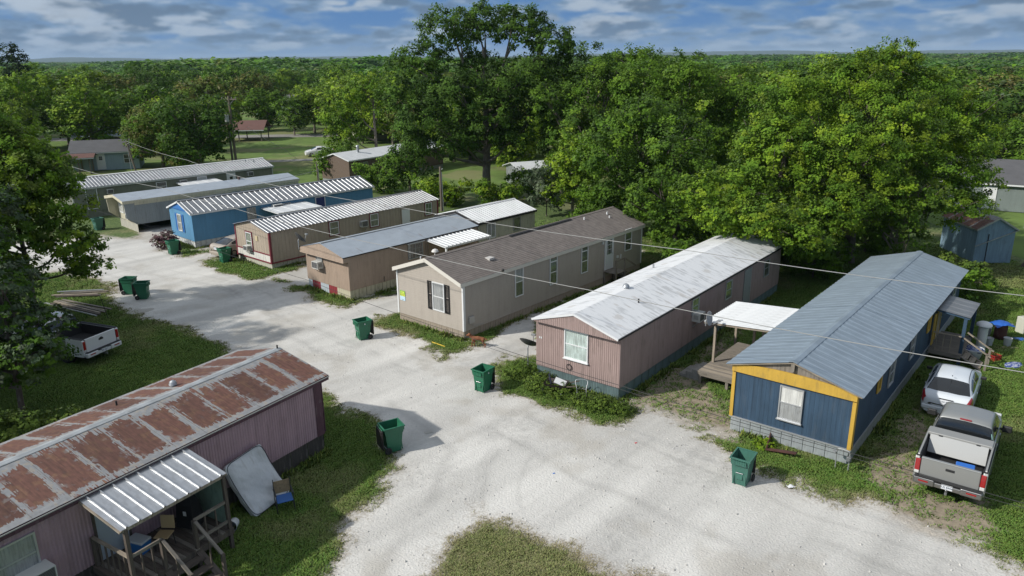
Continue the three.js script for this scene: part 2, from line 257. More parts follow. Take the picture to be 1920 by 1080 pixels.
{ // turf
  const rng = rngOf(11), blades = [], T = [];
  for (let v = 0; v < 1; v++) { const pos = [], idx = [], uv = []; for (let i = 0; i < 7; i++) { const a = rng() * 6.28, r = rng() * 0.09, x = Math.cos(a) * r, z = Math.sin(a) * r, b = rng() * 6.28, wd = 0.013, h = 0.022 + rng() * 0.03, lx = (rng() - 0.5) * 0.08, lz = (rng() - 0.5) * 0.08, k = pos.length / 3; pos.push(x - Math.cos(b) * wd, 0, z - Math.sin(b) * wd, x + Math.cos(b) * wd, 0, z + Math.sin(b) * wd, x + lx, h, z + lz); uv.push(0, 0, 1, 0, 0.5, 1); idx.push(k, k + 1, k + 2); } blades.push(raw(pos, idx, uv)); }
  const g = blades[0], n = g.attributes.normal; for (let i = 0; i < n.count; i++) { const q = V3(n.getX(i), n.getY(i), n.getZ(i)); if (q.y < 0 && i % 3 === 0) { const I = g.index.array, a = I[i + 1]; I[i + 1] = I[i + 2]; I[i + 2] = a; } if (q.y < 0) q.negate(); q.y += 1.2; q.normalize(); n.setXYZ(i, q.x, q.y, q.z); }
  const col = [], bare = [-1];
  const tries = 760000;
  for (let i = 0; i < tries; i++) {
    const q = rng(), dist = 11 + 55 * Math.sqrt(q) * (0.35 + 0.65 * rng()), ang = (rng() - 0.5) * 1.36, x = Math.sin(ang) * dist * 1.04, z = -Math.cos(ang) * dist;
    if (x < GX0 + 1 || x > GX1 - 1 || z > GZ1 - 1 || z < GZ0 + 1) continue;
    const s = stoneAt(x, z), d = dirtAt(x, z), p = (1 - step(-0.7, 0.25, s)) * (1 - 0.93 * step(-0.8, 0.3, d));
    if (rng() > p * (0.45 + 0.55 * fbm(x * 1.7, z * 1.7, 3) * 1.5)) continue;
    const dry = clamp(dryAt(x, z) + (rng() - 0.5) * 0.5), t = 0.75 + 0.5 * rng(), sc = (0.6 + 0.5 * rng()) * mix(1.2, 0.75, dry) * (1 + dist / 60);
    T.push(new THREE.Matrix4().compose(V3(x, -0.004, z), new THREE.Quaternion().setFromAxisAngle(V3(0, 1, 0), rng() * 6.28), V3(sc * 1.2, sc, sc * 1.2)));
    col.push(mixc(mulc([0.088 + 0.045 * rng(), 0.195, 0.027], t), mulc([0.31, 0.265, 0.14], t), dry));
  }
  // taller weeds where the mower does not reach: along the skirtings [front right x, z, heading, width, length]
  for (const [hx_, hz_, t, w, L] of [[11.82, -23.45, 0.684, 4.43, 19.6], [4.46, -28.82, 0.668, 4.32, 19], [-2.48, -36.15, 0.708, 5, 17.3], [-9.7, -42.91, 0.728, 4.4, 17], [-16.62, -50.17, 0.719, 4.47, 15.9], [-24.43, -56.38, 0.771, 4.1, 16.8], [-15.31, -11.26, 0.55, 4.65, 16]]) for (let i = 0; i < 900; i++) {
    const front = rng() < 0.3, u = rng(), o = 0.04 + 0.3 * rng() ** 2, a = front ? -o : u * L, b = front ? u * w : -o, x = hx_ + Math.sin(t) * a - Math.cos(t) * b, z = hz_ - Math.cos(t) * a - Math.sin(t) * b;
    if (fbm(x * 0.9 + 2, z * 0.9) < 0.44 || x > GX1 - 1) continue; const sc = 1.4 + 2.4 * rng() ** 2;
    T.push(new THREE.Matrix4().compose(V3(x, 0, z), new THREE.Quaternion().setFromAxisAngle(V3(0, 1, 0), rng() * 6.28), V3(sc, sc * 1.5, sc))); col.push(mulc([0.1 + 0.06 * rng(), 0.18, 0.028], 0.75 + 0.5 * rng()));
  }
  const im = new THREE.InstancedMesh(g, M([1, 1, 1], 0.9), T.length); im.name = 'grass'; im.castShadow = im.receiveShadow = true;
  T.forEach((m, i) => { im.setMatrixAt(i, m); im.setColorAt(i, rgb(...col[i])); });
  tag(im, 'short patchy lawn grass along the gravel road', 'grass', null, 'stuff'); scene.add(im);
  // loose stones
  const S = [], sc = [];
  for (let i = 0; i < 15000; i++) {
    const dist = 12 + 34 * rng() ** 1.3, ang = (rng() - 0.5) * 1.36, x = Math.sin(ang) * dist * 1.04, z = -Math.cos(ang) * dist;
    const s = stoneAt(x, z); if (s < -0.3 || rng() > 0.35 + 0.65 * step(0.45, 0.62, fbm(x * 1.1 + 3, z * 1.1, 4))) continue;
    const r = 0.008 + 0.028 * rng() ** 6 + 0.008 * rng();
    S.push(new THREE.Matrix4().compose(V3(x, r * 0.2, z), new THREE.Quaternion().setFromEuler(new THREE.Euler(rng() * 6, rng() * 6, rng() * 6)), V3(r * (1 + rng() * 0.6), r * 0.8, r)));
    sc.push(mulc([0.5, 0.485, 0.455], 0.72 + 0.4 * rng()));
  }
  const st = new THREE.InstancedMesh(new THREE.IcosahedronGeometry(1, 0), M([1, 1, 1], 0.95), S.length); st.name = 'loose_gravel'; st.castShadow = st.receiveShadow = true;
  S.forEach((m, i) => { st.setMatrixAt(i, m); st.setColorAt(i, rgb(...sc[i])); });
  tag(st, 'loose pale stones scattered over the road', 'gravel', null, 'stuff'); scene.add(st);
}
// ---------------------------------------------------------------- mobile homes
// ribbed sheet: profile(u) gives columns [u, depth]; y0(u), y1(u) its lower and upper edge; faces +z
function ribWall(len, y0, y1, prof) {
  const pos = [], uv = [], idx = [], f0 = typeof y0 === 'function' ? y0 : () => y0, f1 = typeof y1 === 'function' ? y1 : () => y1, cols = [];
  for (let u = 0; u < len - 1e-4; u += prof.pitch) for (const [a, d] of prof.pts) { const q = u + a * prof.pitch; if (q < len - 1e-3) cols.push([q, d]); }
  cols.push([len, cols[0][1]]);
  for (let i = 0; i + 1 < cols.length; i++) {
    const [a, da] = cols[i], [b, db] = cols[i + 1], k = pos.length / 3;
    pos.push(a, f0(a), da, b, f0(b), db, b, f1(b), db, a, f1(a), da); uv.push(a, f0(a), b, f0(b), b, f1(b), a, f1(a)); idx.push(k, k + 1, k + 2, k, k + 2, k + 3);
  }
  return raw(pos, idx, uv);
}
// lapped boards: each board leans out at its lower edge; half(y) -> [u0, u1] of the wall at that height
function lapWall(y0, y1, span, lap = 0.125, out = 0.022) {
  const pos = [], uv = [], idx = [];
  for (let y = y0; y < y1 - 1e-3; y += lap) {
    const t = Math.min(y + lap, y1), [a, b] = span(y + 1e-4), [c, d] = span(t - 1e-4), k = pos.length / 3;
    pos.push(a, y, out, b, y, out, d, t, 0.001, c, t, 0.001, a, y, out, b, y, out, b, y, 0, a, y, 0); uv.push(a, y, b, y, d, t, c, t, a, y, b, y, b, y, a, y);
    idx.push(k, k + 1, k + 2, k, k + 2, k + 3, k + 7, k + 6, k + 5, k + 7, k + 5, k + 4);
  }
  return raw(pos, idx, uv);
}
const PR = {
  box: { pitch: 0.1, pts: [[0, 0], [0.15, 0.016], [0.5, 0.016], [0.65, 0]] },           // stamped metal siding
  groove: { pitch: 0.16, pts: [[0, 0], [0.05, 0], [0.06, -0.005], [0.1, -0.005], [0.11, 0]] },
  board: { pitch: 0.305, pts: [[0, 0], [0.03, 0], [0.035, -0.014], [0.07, -0.014], [0.075, 0]] },
  wave: { pitch: 0.076, pts: [[0, 0], [0.25, 0.009], [0.5, 0.014], [0.75, 0.009]] },
  flat: { pitch: 1.22, pts: [[0, 0], [0.99, 0], [0.992, -0.006], [0.998, -0.006]] },
};
const side = { f: 0, r: Math.PI / 2, l: -Math.PI / 2, b: Math.PI };
// A home: local origin on the ground below the middle of its front, +x to its right, -z to its back
function home(o) {
  const { w, L, hs, he, hr } = o, t = o.theta, dx = Math.sin(t), dz = -Math.cos(t), rx = Math.cos(t), rz = Math.sin(t);
  const r = thing(o.name || 'mobile_home', o.label, 'mobile home', [o.x - rx * w / 2, 0, o.z - rz * w / 2], -t, o.group);
  r.userData.o = undefined; delete r.userData.o;
  r.dim = o;
  const gable = u => he + (hr - he) * (1 - Math.abs(u - w / 2) / (w / 2)) - 0.03;
  const at = (sd_, out = 0) => sd_ === 'f' ? [-w / 2, 0, out] : sd_ === 'r' ? [w / 2 + out, 0, 0] : sd_ === 'b' ? [w / 2, 0, -L - out] : [-w / 2 - out, 0, -L];
  const walls = [];
  for (const s of ['f', 'r', 'b', 'l']) {
    const len = s === 'f' || s === 'b' ? w : L, top = s === 'f' || s === 'b' ? gable : he + 0.02;
    const g = o.siding === 'lap' ? lapWall(hs, s === 'f' || s === 'b' ? hr - 0.03 : he + 0.02, y => s === 'f' || s === 'b' ? (y <= he ? [0, w] : [(y - he) / (hr - he) * w / 2, w - (y - he) / (hr - he) * w / 2]) : [0, len])
      : ribWall(len, hs, top, PR[o.siding]);
    const m = mesh('wall', g, (s === 'f' && o.frontMat) || o.wallMat, r); m.position.set(...at(s)); m.rotation.y = side[s]; walls.push(m);
  }
  // dark underfloor and loft boards close the shell
  mesh('floor_deck', bx(w - 0.04, 0.12, L - 0.04, 0, hs + 0.06, -L / 2), MT.woodDark, r);
  mesh('ceiling_deck', bx(w - 0.06, 0.06, L - 0.06, 0, he - 0.04, -L / 2), MT.woodDark, r);
  return Object.assign(r, { at, wallPart(s, u, v, out = 0.02) { const p = part('x', r); const [x, , z] = at(s, out); p.rotation.y = side[s]; if (s === 'f') p.position.set(u, v, out); else if (s === 'r') p.position.set(w / 2 + out, v, -u); else if (s === 'l') p.position.set(-w / 2 - out, v, -u); else p.position.set(-u, v, -L - out); return p; } });
}
// posts at the corners
function corners(r, m, wd = 0.09, name = 'corner_trim', y0 = r.dim.hs, which = ['fl', 'fr', 'br', 'bl']) {
  const { w, L, he } = r.dim;
  for (const c of which) { const x = c[1] === 'r' ? w / 2 : -w / 2, z = c[0] === 'f' ? 0 : -L, sx = Math.sign(x), sz = c[0] === 'f' ? 1 : -1; mesh(name, [bx(wd, he - y0, 0.03, x + sx * 0.03 - sx * wd / 2, (he + y0) / 2, z + sz * 0.022), bx(0.03, he - y0, wd, x + sx * 0.022, (he + y0) / 2, z + sz * 0.006 - sz * wd / 2)], m, r); }
}
// skirting of separate upright panels
function skirting(r, m, { panel = 0.6, prof = PR.wave, sides = ['f', 'r', 'l', 'b'], mats, inset = 0.03, single } = {}) {
  const { w, L, hs } = r.dim, s0 = part('skirting', r), cache = new Map();
  for (const s of sides) {
    const len = (s === 'f' || s === 'b' ? w : L) - inset * 2, n = single ? 1 : Math.round(len / panel), pw = len / n, key = pw.toFixed(3);
    if (!cache.has(key)) cache.set(key, ribWall(pw - 0.012, 0, hs + 0.02, prof));
    const holder = [];
    for (let i = 0; i < n; i++) {
      const p = mesh('skirting_panel', cache.get(key), mats ? mats(s, i, n) : m, s0), u = i * pw + inset, tilt = Math.sin(i * 12.9 + s.charCodeAt(0)) * 0.012;
      if (s === 'f') { p.position.set(-w / 2 + u, 0, -inset); p.rotation.y = tilt; } else if (s === 'r') { p.position.set(w / 2 - inset, 0, -u); p.rotation.y = side.r + tilt; } else if (s === 'l') { p.position.set(-w / 2 + inset, 0, -L + u); p.rotation.y = side.l; } else { p.position.set(w / 2 - u, 0, -L + inset); p.rotation.y = Math.PI; }
      p.position.y = -0.01 - Math.abs(tilt);
    }
  }
  return s0;
}
// window: g group on a wall, frame w x h centred
function window_(p, w, h, { frame = MT.vinylWhite, fw = 0.05, sash = 'hung', back = MT.roomShade, trim, tw = 0.07, bars, sill, depth = 0.05, backLow } = {}) {
  p.name = 'window';
  const fr = [bx(fw, h, depth, -w / 2 + fw / 2, 0, depth / 2), bx(fw, h, depth, w / 2 - fw / 2, 0, depth / 2), bx(w - 2 * fw, fw, depth, 0, h / 2 - fw / 2, depth / 2), bx(w - 2 * fw, fw, depth, 0, -h / 2 + fw / 2, depth / 2)];
  mesh('frame', fr, frame, p);
  if (sash === 'hung') mesh('meeting_rail', bx(w - 2 * fw, 0.04, depth * 0.7, 0, 0, depth * 0.36), frame, p);
  if (sash === 'triple') { mesh('meeting_rail', bx(w - 2 * fw, 0.045, depth * 0.7, 0, -h * 0.1, depth * 0.36), frame, p); mesh('transom', bx(w - 2 * fw, 0.06, depth * 0.7, 0, h * 0.24, depth * 0.36), frame, p); }
  if (sash === 'slide') mesh('meeting_rail', bx(0.045, h - 2 * fw, depth * 0.7, 0, 0, depth * 0.36), frame, p);
  if (bars) { const [nx, ny] = bars; for (let i = 1; i < nx; i++) mesh('glazing_bar', bx(0.018, h - 2 * fw, 0.012, -w / 2 + fw + (w - 2 * fw) * i / nx, 0, 0.03), frame, p); for (let i = 1; i < ny; i++) mesh('glazing_bar', bx(w - 2 * fw, 0.018, 0.011, 0, -h / 2 + fw + (h - 2 * fw) * i / ny, 0.03), frame, p); }
  const pane = (y0, y1, x0 = -w / 2 + fw, x1 = w / 2 - fw) => mesh('pane', bx(x1 - x0, y1 - y0, 0.004, (x0 + x1) / 2, (y0 + y1) / 2, 0.022), MT.glass, p);
  if (sash === 'hung') { pane(0.02, h / 2 - fw); pane(-h / 2 + fw, -0.02); } else if (sash === 'slide') { pane(-h / 2 + fw, h / 2 - fw, -w / 2 + fw, -0.022); pane(-h / 2 + fw, h / 2 - fw, 0.022, w / 2 - fw); } else if (sash === 'triple') { pane(-h / 2 + fw, -h * 0.1 - 0.022); pane(-h * 0.1 + 0.022, h * 0.24 - 0.03); pane(h * 0.24 + 0.03, h / 2 - fw); } else pane(-h / 2 + fw, h / 2 - fw);
  const cur = (y0, y1, m) => mesh('curtain_or_room_shade', ribWall(w - 2 * fw, y0, y1, { pitch: 0.12, pts: [[0, 0], [0.3, 0.006], [0.6, 0.002]] }).translate(-w / 2 + fw, 0, 0.008), m, p);
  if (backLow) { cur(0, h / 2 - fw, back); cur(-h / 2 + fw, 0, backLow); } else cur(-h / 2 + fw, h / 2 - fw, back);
  if (trim) mesh('trim', [bx(tw, h + 2 * tw, 0.03, -w / 2 - tw / 2, 0, 0.015), bx(tw, h + 2 * tw, 0.03, w / 2 + tw / 2, 0, 0.015), bx(w, tw, 0.03, 0, h / 2 + tw / 2, 0.015), bx(w, tw, 0.03, 0, -h / 2 - tw / 2, 0.015)], trim, p);
  if (sill) mesh('sill', bx(w + 0.06, 0.04, 0.1, 0, -h / 2 - 0.02, 0.05), frame, p);
  return p;
}
function door_(p, w, h, m, { trim = MT.vinylWhite, lite, liteBars = [3, 3] } = {}) {
  p.name = 'door';
  mesh('leaf', bx(w, h, 0.035, 0, h / 2, 0.018), m, p);
  mesh('frame', [bx(0.07, h + 0.07, 0.05, -w / 2 - 0.035, h / 2 + 0.035, 0.025), bx(0.07, h + 0.07, 0.05, w / 2 + 0.035, h / 2 + 0.035, 0.025), bx(w, 0.07, 0.05, 0, h + 0.035, 0.025)], trim, p);
  mesh('handle', new THREE.SphereGeometry(0.032, 10, 8).translate(w / 2 - 0.08, h * 0.48, 0.07), MT.steel, p);
  if (lite) { const [lw, lh, ly] = lite; mesh('pane', bx(lw, lh, 0.008, 0, ly, 0.042), MT.darkGlass, p); const [a, b] = liteBars; const gs = []; for (let i = 0; i <= a; i++) gs.push(bx(0.02, lh + 0.02, 0.012, -lw / 2 + lw * i / a, ly, 0.048)); for (let i = 0; i <= b; i++) gs.push(bx(lw, 0.02, 0.011, 0, ly - lh / 2 + lh * i / b, 0.0475)); mesh('glazing_bars', gs, trim, p); }
  return p;
}
// roof slopes. s = +1 right, -1 left. Each slope in own axes: u along the house (0 front edge .. len), v from ridge (0) down to the eave
function slopes(r, fn, { of = r.dim.of, ob = r.dim.ob ?? r.dim.of, os = r.dim.os, thick = 0.03, lift = 0.02 } = {}) {
  const { w, L, he, hr } = r.dim, rf = part('roof', r), half = w / 2, ang = Math.atan2(hr - he, half), sl = (half + os) / Math.cos(ang), len = L + of + ob;
  rf.info = { ang, sl, len, of, half };
  for (const s of [1, -1]) {
    // slope axes: local x = down the slope, y = outward normal, z = along (towards the front is +)
    const put = (o, u, v = 0, n = 0) => { o.rotation.order = 'YXZ'; o.rotation.z = -s * ang; o.position.set(s * (v * Math.cos(ang) + n * Math.sin(ang)), hr + lift - v * Math.sin(ang) + n * Math.cos(ang), of - u); return o; };
    fn(rf, s, put, sl, len);
  }
  return rf;
}
// standing rib panel lying in x (down slope, sign s) and z (0 .. -width)
const ribCache = new Map();
function ribPanel(sl, pw, s, ribs, h, bw, tw) {
  const key = [sl.toFixed(3), pw.toFixed(3), s, ribs, h].join();
  if (!ribCache.has(key)) {
    const prof = [[0, 0]]; const st = pw / ribs;
    for (let i = 0; i < ribs; i++) { const c = st * (i + 0.5); prof.push([c - bw / 2, 0], [c - tw / 2, h], [c + tw / 2, h], [c + bw / 2, 0]); } prof.push([pw, 0]);
    const pos = [], uv = [], idx = []; for (let i = 0; i + 1 < prof.length; i++) { const [a, ha] = prof[i], [b, hb] = prof[i + 1], k = pos.length / 3; pos.push(0, ha, -a, s * sl, ha, -a, s * sl, hb, -b, 0, hb, -b); uv.push(a, 0, a, sl, b, sl, b, 0); if (s > 0) idx.push(k, k + 1, k + 2, k, k + 2, k + 3); else idx.push(k, k + 2, k + 1, k, k + 3, k + 2); }
    ribCache.set(key, raw(pos, idx, uv));
  }
  return ribCache.get(key);
}
function ribRoof(r, mats, { panel = 0.915, ribs = 3, h = 0.034, bw = 0.095, tw = 0.04, ridge, fascia, name = 'roof_panel' } = {}) {
  const rf = slopes(r, (rf, s, put, sl, len) => {
    const n = Math.round(len / panel), pw = len / n, g = ribPanel(sl, pw, s, ribs, h, bw, tw);
    for (let i = 0; i < n; i++) put(mesh(name, g, mats[(i * 7 + (s > 0 ? 3 : 0)) % mats.length], rf), i * pw, 0, (i % 2) * 0.002);
  });
  const { ang, len, of } = rf.info, { hr, L, he, w, os } = r.dim;
  mesh('ridge_cap', [1, -1].map(s => bx(0.17, 0.012, len, s * 0.08, -0.0, 0, 0, 0, -s * ang).translate(0, hr + 0.02 + h + 0.012 - 0.085 * Math.sin(ang), of - len / 2)), ridge || mats[0], rf);
  if (fascia) eaves(r, fascia, rf);
  return rf;
}
// boards along the four edges of the roof
function eaves(r, m, rf, hgt = 0.14, th = 0.03) {
  const { w, L, he, hr, of, os } = r.dim, ob = r.dim.ob ?? of, ang = Math.atan2(hr - he, w / 2), ye = he - os * Math.tan(ang) - hgt / 2 + 0.01, sl = (w / 2 + os) / Math.cos(ang);
  for (const s of [1, -1]) {
    mesh('eave_board', bx(th, hgt, L + of + ob - 0.01, s * (w / 2 + os - th / 2), ye, -L / 2 + (of - ob) / 2), m, rf);
    for (const [z] of [[of - th / 2 + 0.004], [-L - ob + th / 2 - 0.004]]) {
      const g = bx(sl, hgt, th, s * sl / 2, -hgt / 2 + 0.01, 0); g.rotateZ(-s * ang); mesh('gable_board', g.translate(0, hr + 0.005, z), m, rf);
    }
  }
}
function ventPipe(rf, x, z, y, r0 = 0.05, h = 0.25, m = MT.galv, cap) { const g = [new THREE.CylinderGeometry(r0, r0, h, 12).translate(x, y + h / 2, z)]; if (cap) g.push(new THREE.CylinderGeometry(cap * 0.75, cap, 0.1, 14).translate(x, y + h + 0.03, z), new THREE.CylinderGeometry(cap * 0.3, cap * 0.75, 0.05, 14).translate(x, y + h + 0.1, z)); return mesh('roof_vent', g, m, rf); }
// things fixed to homes but liftable: stand-alone objects placed in the home's axes
function fromHome(r, name, label, category, [x, y, z], turn = 0, group) { const v = V3(x, y, z); r.updateMatrixWorld(); v.applyMatrix4(r.matrixWorld); return thing(name, label, category, [v.x, v.y, v.z], r.rotation.y + turn, group); }
const acCase = M([0.55, 0.55, 0.52], 0.6), acGrille = M([0.1, 0.1, 0.1], 0.7), acFin = M([0.3, 0.3, 0.3], 0.5, { metalness: 0.6 });
function airCon(r, s, u, y, label, w = 0.62, h = 0.42, d = 0.42) {
  const { w: W, L } = r.dim, p = s === 'f' ? [u, y, 0] : [W / 2, y, -u];
  const t = fromHome(r, 'window_air_conditioner', label, 'air conditioner', p, side[s], 'air conditioners in the walls of the homes');
  mesh('case', [bx(w, 0.03, d, 0, h - 0.015, d / 2), bx(w, 0.03, d, 0, 0.015, d / 2), bx(0.03, h - 0.06, d, -w / 2 + 0.015, h / 2, d / 2), bx(0.03, h - 0.06, d, w / 2 - 0.015, h / 2, d / 2)], acCase, t);
  mesh('coil', bx(w - 0.08, h - 0.08, 0.03, 0, h / 2, d - 0.05), acGrille, t);
  const gs = []; for (let i = 1; i < 9; i++) gs.push(bx(w - 0.08, 0.008, 0.012, 0, 0.03 + (h - 0.06) * i / 9, d - 0.02)); mesh('grille', gs, acFin, t);
  const lv = []; for (let i = 0; i < 4; i++) lv.push(bx(0.012, h * 0.5, 0.02, w / 2 + 0.003, h * 0.55, d * 0.3 + i * 0.06), bx(0.012, h * 0.5, 0.02, -w / 2 - 0.003, h * 0.55, d * 0.3 + i * 0.06)); mesh('side_louvres', lv, acGrille, t);
  mesh('bracket', [beam([-w * 0.35, -0.02, d * 0.75], [-w * 0.35, -0.3, 0.02], 0.03), beam([w * 0.35, -0.02, d * 0.75], [w * 0.35, -0.3, 0.02], 0.03)], MT.dullAlu, t);
  return t;
}
const dishMat = M([0.045, 0.047, 0.05], 0.5), dishPale = M([0.3, 0.31, 0.32], 0.5);
function satDish(pos, turn, label, { mast = 1, tilt = 45, r = 0.42, m = dishMat } = {}) {
  const t = thing('satellite_dish', label, 'satellite dish', pos, turn, 'satellite dishes');
  mesh('mast', rod([0, 0, 0], [0, mast, 0], 0.028, 0.028, 10), MT.galv, t);
  const prof = []; for (let i = 0; i <= 10; i++) { const q = r * i / 10; prof.push([Math.max(q, 0.0005), 0.34 * q * q / r]); }
  const d = lathe(prof.concat(prof.slice().reverse().map(([a, b]) => [a, b - 0.012])), 28).scale(1, 1, 1.12).rotateX(tilt * R).translate(0, mast + 0.12, 0.06);
  mesh('reflector', d, m, t);
  const c = Math.cos(tilt * R), s = Math.sin(tilt * R), q = (y, z) => [0, mast + 0.12 + y * c - z * s, 0.06 + y * s + z * c];
  const foot = q(0.1, r * 1.05), head = q(0.52, r * 0.45);
  mesh('arm', [rod(foot, head, 0.016), rod([0, mast, 0], q(-0.02, 0), 0.03)], MT.dullAlu, t);
  mesh('receiver', [bx(0.2, 0.07, 0.12, head[0], head[1] + 0.03, head[2])], m === dishMat ? MT.dullAlu : MT.alu, t);
  return t;
}
// a flat or tilted ribbed metal canopy with posts: axes of the home; x0..x1, z0..z1, heights at x0 and x1
function canopy(r, name, label, [x0, x1, z0, z1, y0, y1], m, { pitch = 0.305, ribs = 1, h = 0.03, posts = [], postM = MT.woodGrey, pw = 0.1, ripple, beamM = MT.woodGrey } = {}) {
  const t = fromHome(r, name, label, 'canopy', [x0, 0, z0], 0);
  const dx = x1 - x0, ang = Math.atan2(y0 - y1, Math.abs(dx)), s = Math.sign(dx), sl = Math.hypot(dx, y0 - y1), len = z0 - z1, n = Math.round(len / pitch), pw_ = len / n;
  const g = ripple ? ribPanel(sl, pw_, s, 2, h, pw_ / 2 * 0.9, pw_ / 7) : ribPanel(sl, pw_, s, ribs, h, 0.07, 0.03);
  for (let i = 0; i < n; i++) { const p = mesh('roof_panel', g, m, t); p.position.set(0, y0, -i * pw_); p.rotation.z = -s * ang; }
  for (const q of [0.03, len - 0.03]) mesh('rafter', beam([0.02 * s, y0 - 0.06, -q], [dx - 0.02 * s, y1 - 0.06, -q], 0.05, 0.1), beamM, t);
  for (const q of [dx - 0.05 * s, 0.05 * s]) mesh('purlin', bx(0.05, 0.1, len - 0.16, q, mix(y0, y1, q / dx) - 0.065, -len / 2), beamM, t);
  for (const [px, pz, yb] of posts) mesh('post', bx(pw, mix(y0, y1, (px - x0) / dx) - 0.12 - yb, pw, px - x0, (mix(y0, y1, (px - x0) / dx) - 0.12 + yb) / 2, pz - z0), postM, t);
  return t;
}
// metals and roof skins
const galvRoof = [0, 1, 2].map(i => M(weathered([0.34, 0.345, 0.35], { streak: 0.05, blotch: 0.16 + i * 0.05, g: 0.12, tile: 3, seed: i * 7 }), 0.4 + i * 0.03, { metalness: 0.82 }));
const whiteRoof = [0, 1].map(i => M(weathered([0.62, 0.63, 0.63], { streak: 0.08, blotch: 0.08, g: 0.12, tile: 3, seed: 21 + i }), 0.5, { metalness: 0.1 }));
const blueTin = [0, 1, 2].map(i => M(weathered([0.33, 0.395, 0.455], { streak: 0.1, blotch: 0.12 + 0.04 * i, g: 0.12, grime: [0.16, 0.14, 0.11], tile: 3, seed: 31 + i }), 0.5, { metalness: 0.55 }));
const tinSheet = M(colTex(512, [8, 2.6], (u, v) => { let c = mulc([0.43, 0.475, 0.52], 0.92 + 0.22 * (fbm(u * 16, v * 8, 5, 16) - 0.5)); const run = step(0.62, 0.78, fbm(u * 40 + 3, v * 3 + 1, 5, 40)); c = mixc(c, [0.22, 0.13, 0.08], run * 0.45 * step(0.5, 0.7, fbm(u * 6 + 9, v * 4, 3, 6))); return c; }), 0.55, { metalness: 0.4 });
const coated = M(colTex(1024, [9, 2.5], (u, v) => {      // white roof coating scuffed along the slope
  const n = fbm(u * 90, v * 5 + 2, 5, 90), b = fbm(u * 9 + 4, v * 5, 5, 9), q = step(0.52, 0.75, n * 0.7 + b * 0.4), seam = Math.abs(((u * 9) % 1) - 0.5) < 0.012 ? 0.5 : 0;
  let c = mixc([0.67, 0.68, 0.69], [0.27, 0.275, 0.275], clamp(q * 0.45 + seam * b * 0.5));
  return mixc(c, [0.35, 0.3, 0.24], step(0.66, 0.78, fbm(u * 24 + 8, v * 4, 5, 24)) * 0.35);
}, 512), 0.75);
const shingles = M(colTex(1024, [8, 2.24], (u, v) => { const row = Math.floor(v * 16), c = Math.floor(u * 26.667 * 1 + (row % 2) * 0.5 + h3(row, 3, 1)), t = h3(c, row, 5); const k = fbm(u * 32, v * 9, 4, 32); return mulc(mixc([0.19, 0.165, 0.148], [0.145, 0.124, 0.112], t), 0.72 + 0.4 * t * 0.6 + 0.5 * (k - 0.3) + 0.12 * h3(u * 1024 | 0, v * 512 | 0, 9)); }, 512), 0.95);
const rusty = M(colTex(2048, [1.06 * 8, 2.3], (u, v) => {  // grey paint left on seams and ridge, rust in each bay
  const bay = u * 8, i = Math.floor(bay), f = bay - i, s1 = h3(i, 1, 2), n = fbm(u * 64, v * 16, 6, 64) - 0.5, n2 = fbm(u * 160, v * 14, 4, 160) - 0.5;
  const ex = Math.min(f, 1 - f) * 1.06 - 0.04 - 0.05 * s1, top = (v - 0.1 - 0.1 * h3(i, 4, 4)) * 2.3, low = (0.985 - v) * 2.3;
  const run = fbm(u * 240 + 11, v * 2.5 + h3(i, 9, 9) * 9, 4, 240) - 0.5, e = Math.min(ex, top * (0.4 + 0.5 * h3(i, 6, 1)), low) + n * 0.3 + n2 * 0.1 + run * 0.34 + (h3(i, 2, 8) - 0.5) * 0.08, hole = step(0.62, 0.7, fbm(u * 40 + 7, v * 14 + 3, 5, 40)) * 0.5;
  const rust = mixc([0.135, 0.062, 0.045], [0.165, 0.085, 0.052], step(0.5, 0.75, fbm(u * 48 + 5, v * 12, 5, 48)));
  const grey = mixc(mulc([0.265, 0.27, 0.275], 0.85 + 0.5 * (n + 0.2)), [0.34, 0.29, 0.22], step(0.55, 0.7, fbm(u * 80, v * 20 + 5, 4, 80)) * 0.5);
  const seam = Math.min(f, 1 - f) < 0.02 && n2 > -0.12 ? 0.6 : 0;
  return mixc(mixc(grey, mulc(rust, (0.78 + 0.4 * h3(i, 5, 5)) * (0.85 + 0.5 * n2 + 0.3 * n + 0.5 * run)), clamp(step(0.0, 0.035, e) - hole * step(0.3, 0.0, e))), [0.08, 0.07, 0.065], seam * 0.7);
}, 512), 0.8);
// slope as one skin, or as bays; extra rows for shingles
function skin(sl, len, s, u0 = 0, rows = 0) {
  const pos = [], uv = [], idx = [], n = rows || 1;
  for (let i = 0; i < n; i++) { const a = sl * i / n, b = sl * (i + 1) / n, ya = 0, yb = rows ? 0.009 : 0, k = pos.length / 3; pos.push(s * a, ya, 0, s * b, yb, 0, s * b, yb, -len, s * a, ya, -len); uv.push(u0, a, u0, b, u0 + len, b, u0 + len, a); if (s > 0) idx.push(k, k + 1, k + 2, k, k + 2, k + 3); else idx.push(k, k + 2, k + 1, k, k + 3, k + 2);
    if (rows) { const q = pos.length / 3; pos.push(s * b, yb, 0, s * b, 0, 0, s * b, 0, -len, s * b, yb, -len); uv.push(u0, b, u0, b, u0 + len, b, u0 + len, b); idx.push(q, q + 1, q + 2, q, q + 2, q + 3); } }
  return raw(pos, idx, uv);
}
const CALL = 'row of mobile homes along the gravel road';
const fallback = (r, m, opt = {}) => slopes(r, (rf, s, put, sl, len) => { const n = opt.bays ? Math.round(len / opt.bays) : 1, pw = len / n; for (let i = 0; i < n; i++) put(mesh(opt.bays ? 'roof_sheet' : 'roof_slope', skin(sl, pw, s, i * (opt.bays || 0) + (s > 0 ? 0 : 3 * (opt.bays || 0)), opt.rows), m, rf), i * pw, 0, opt.bays ? (i % 2) * 0.003 : 0); });
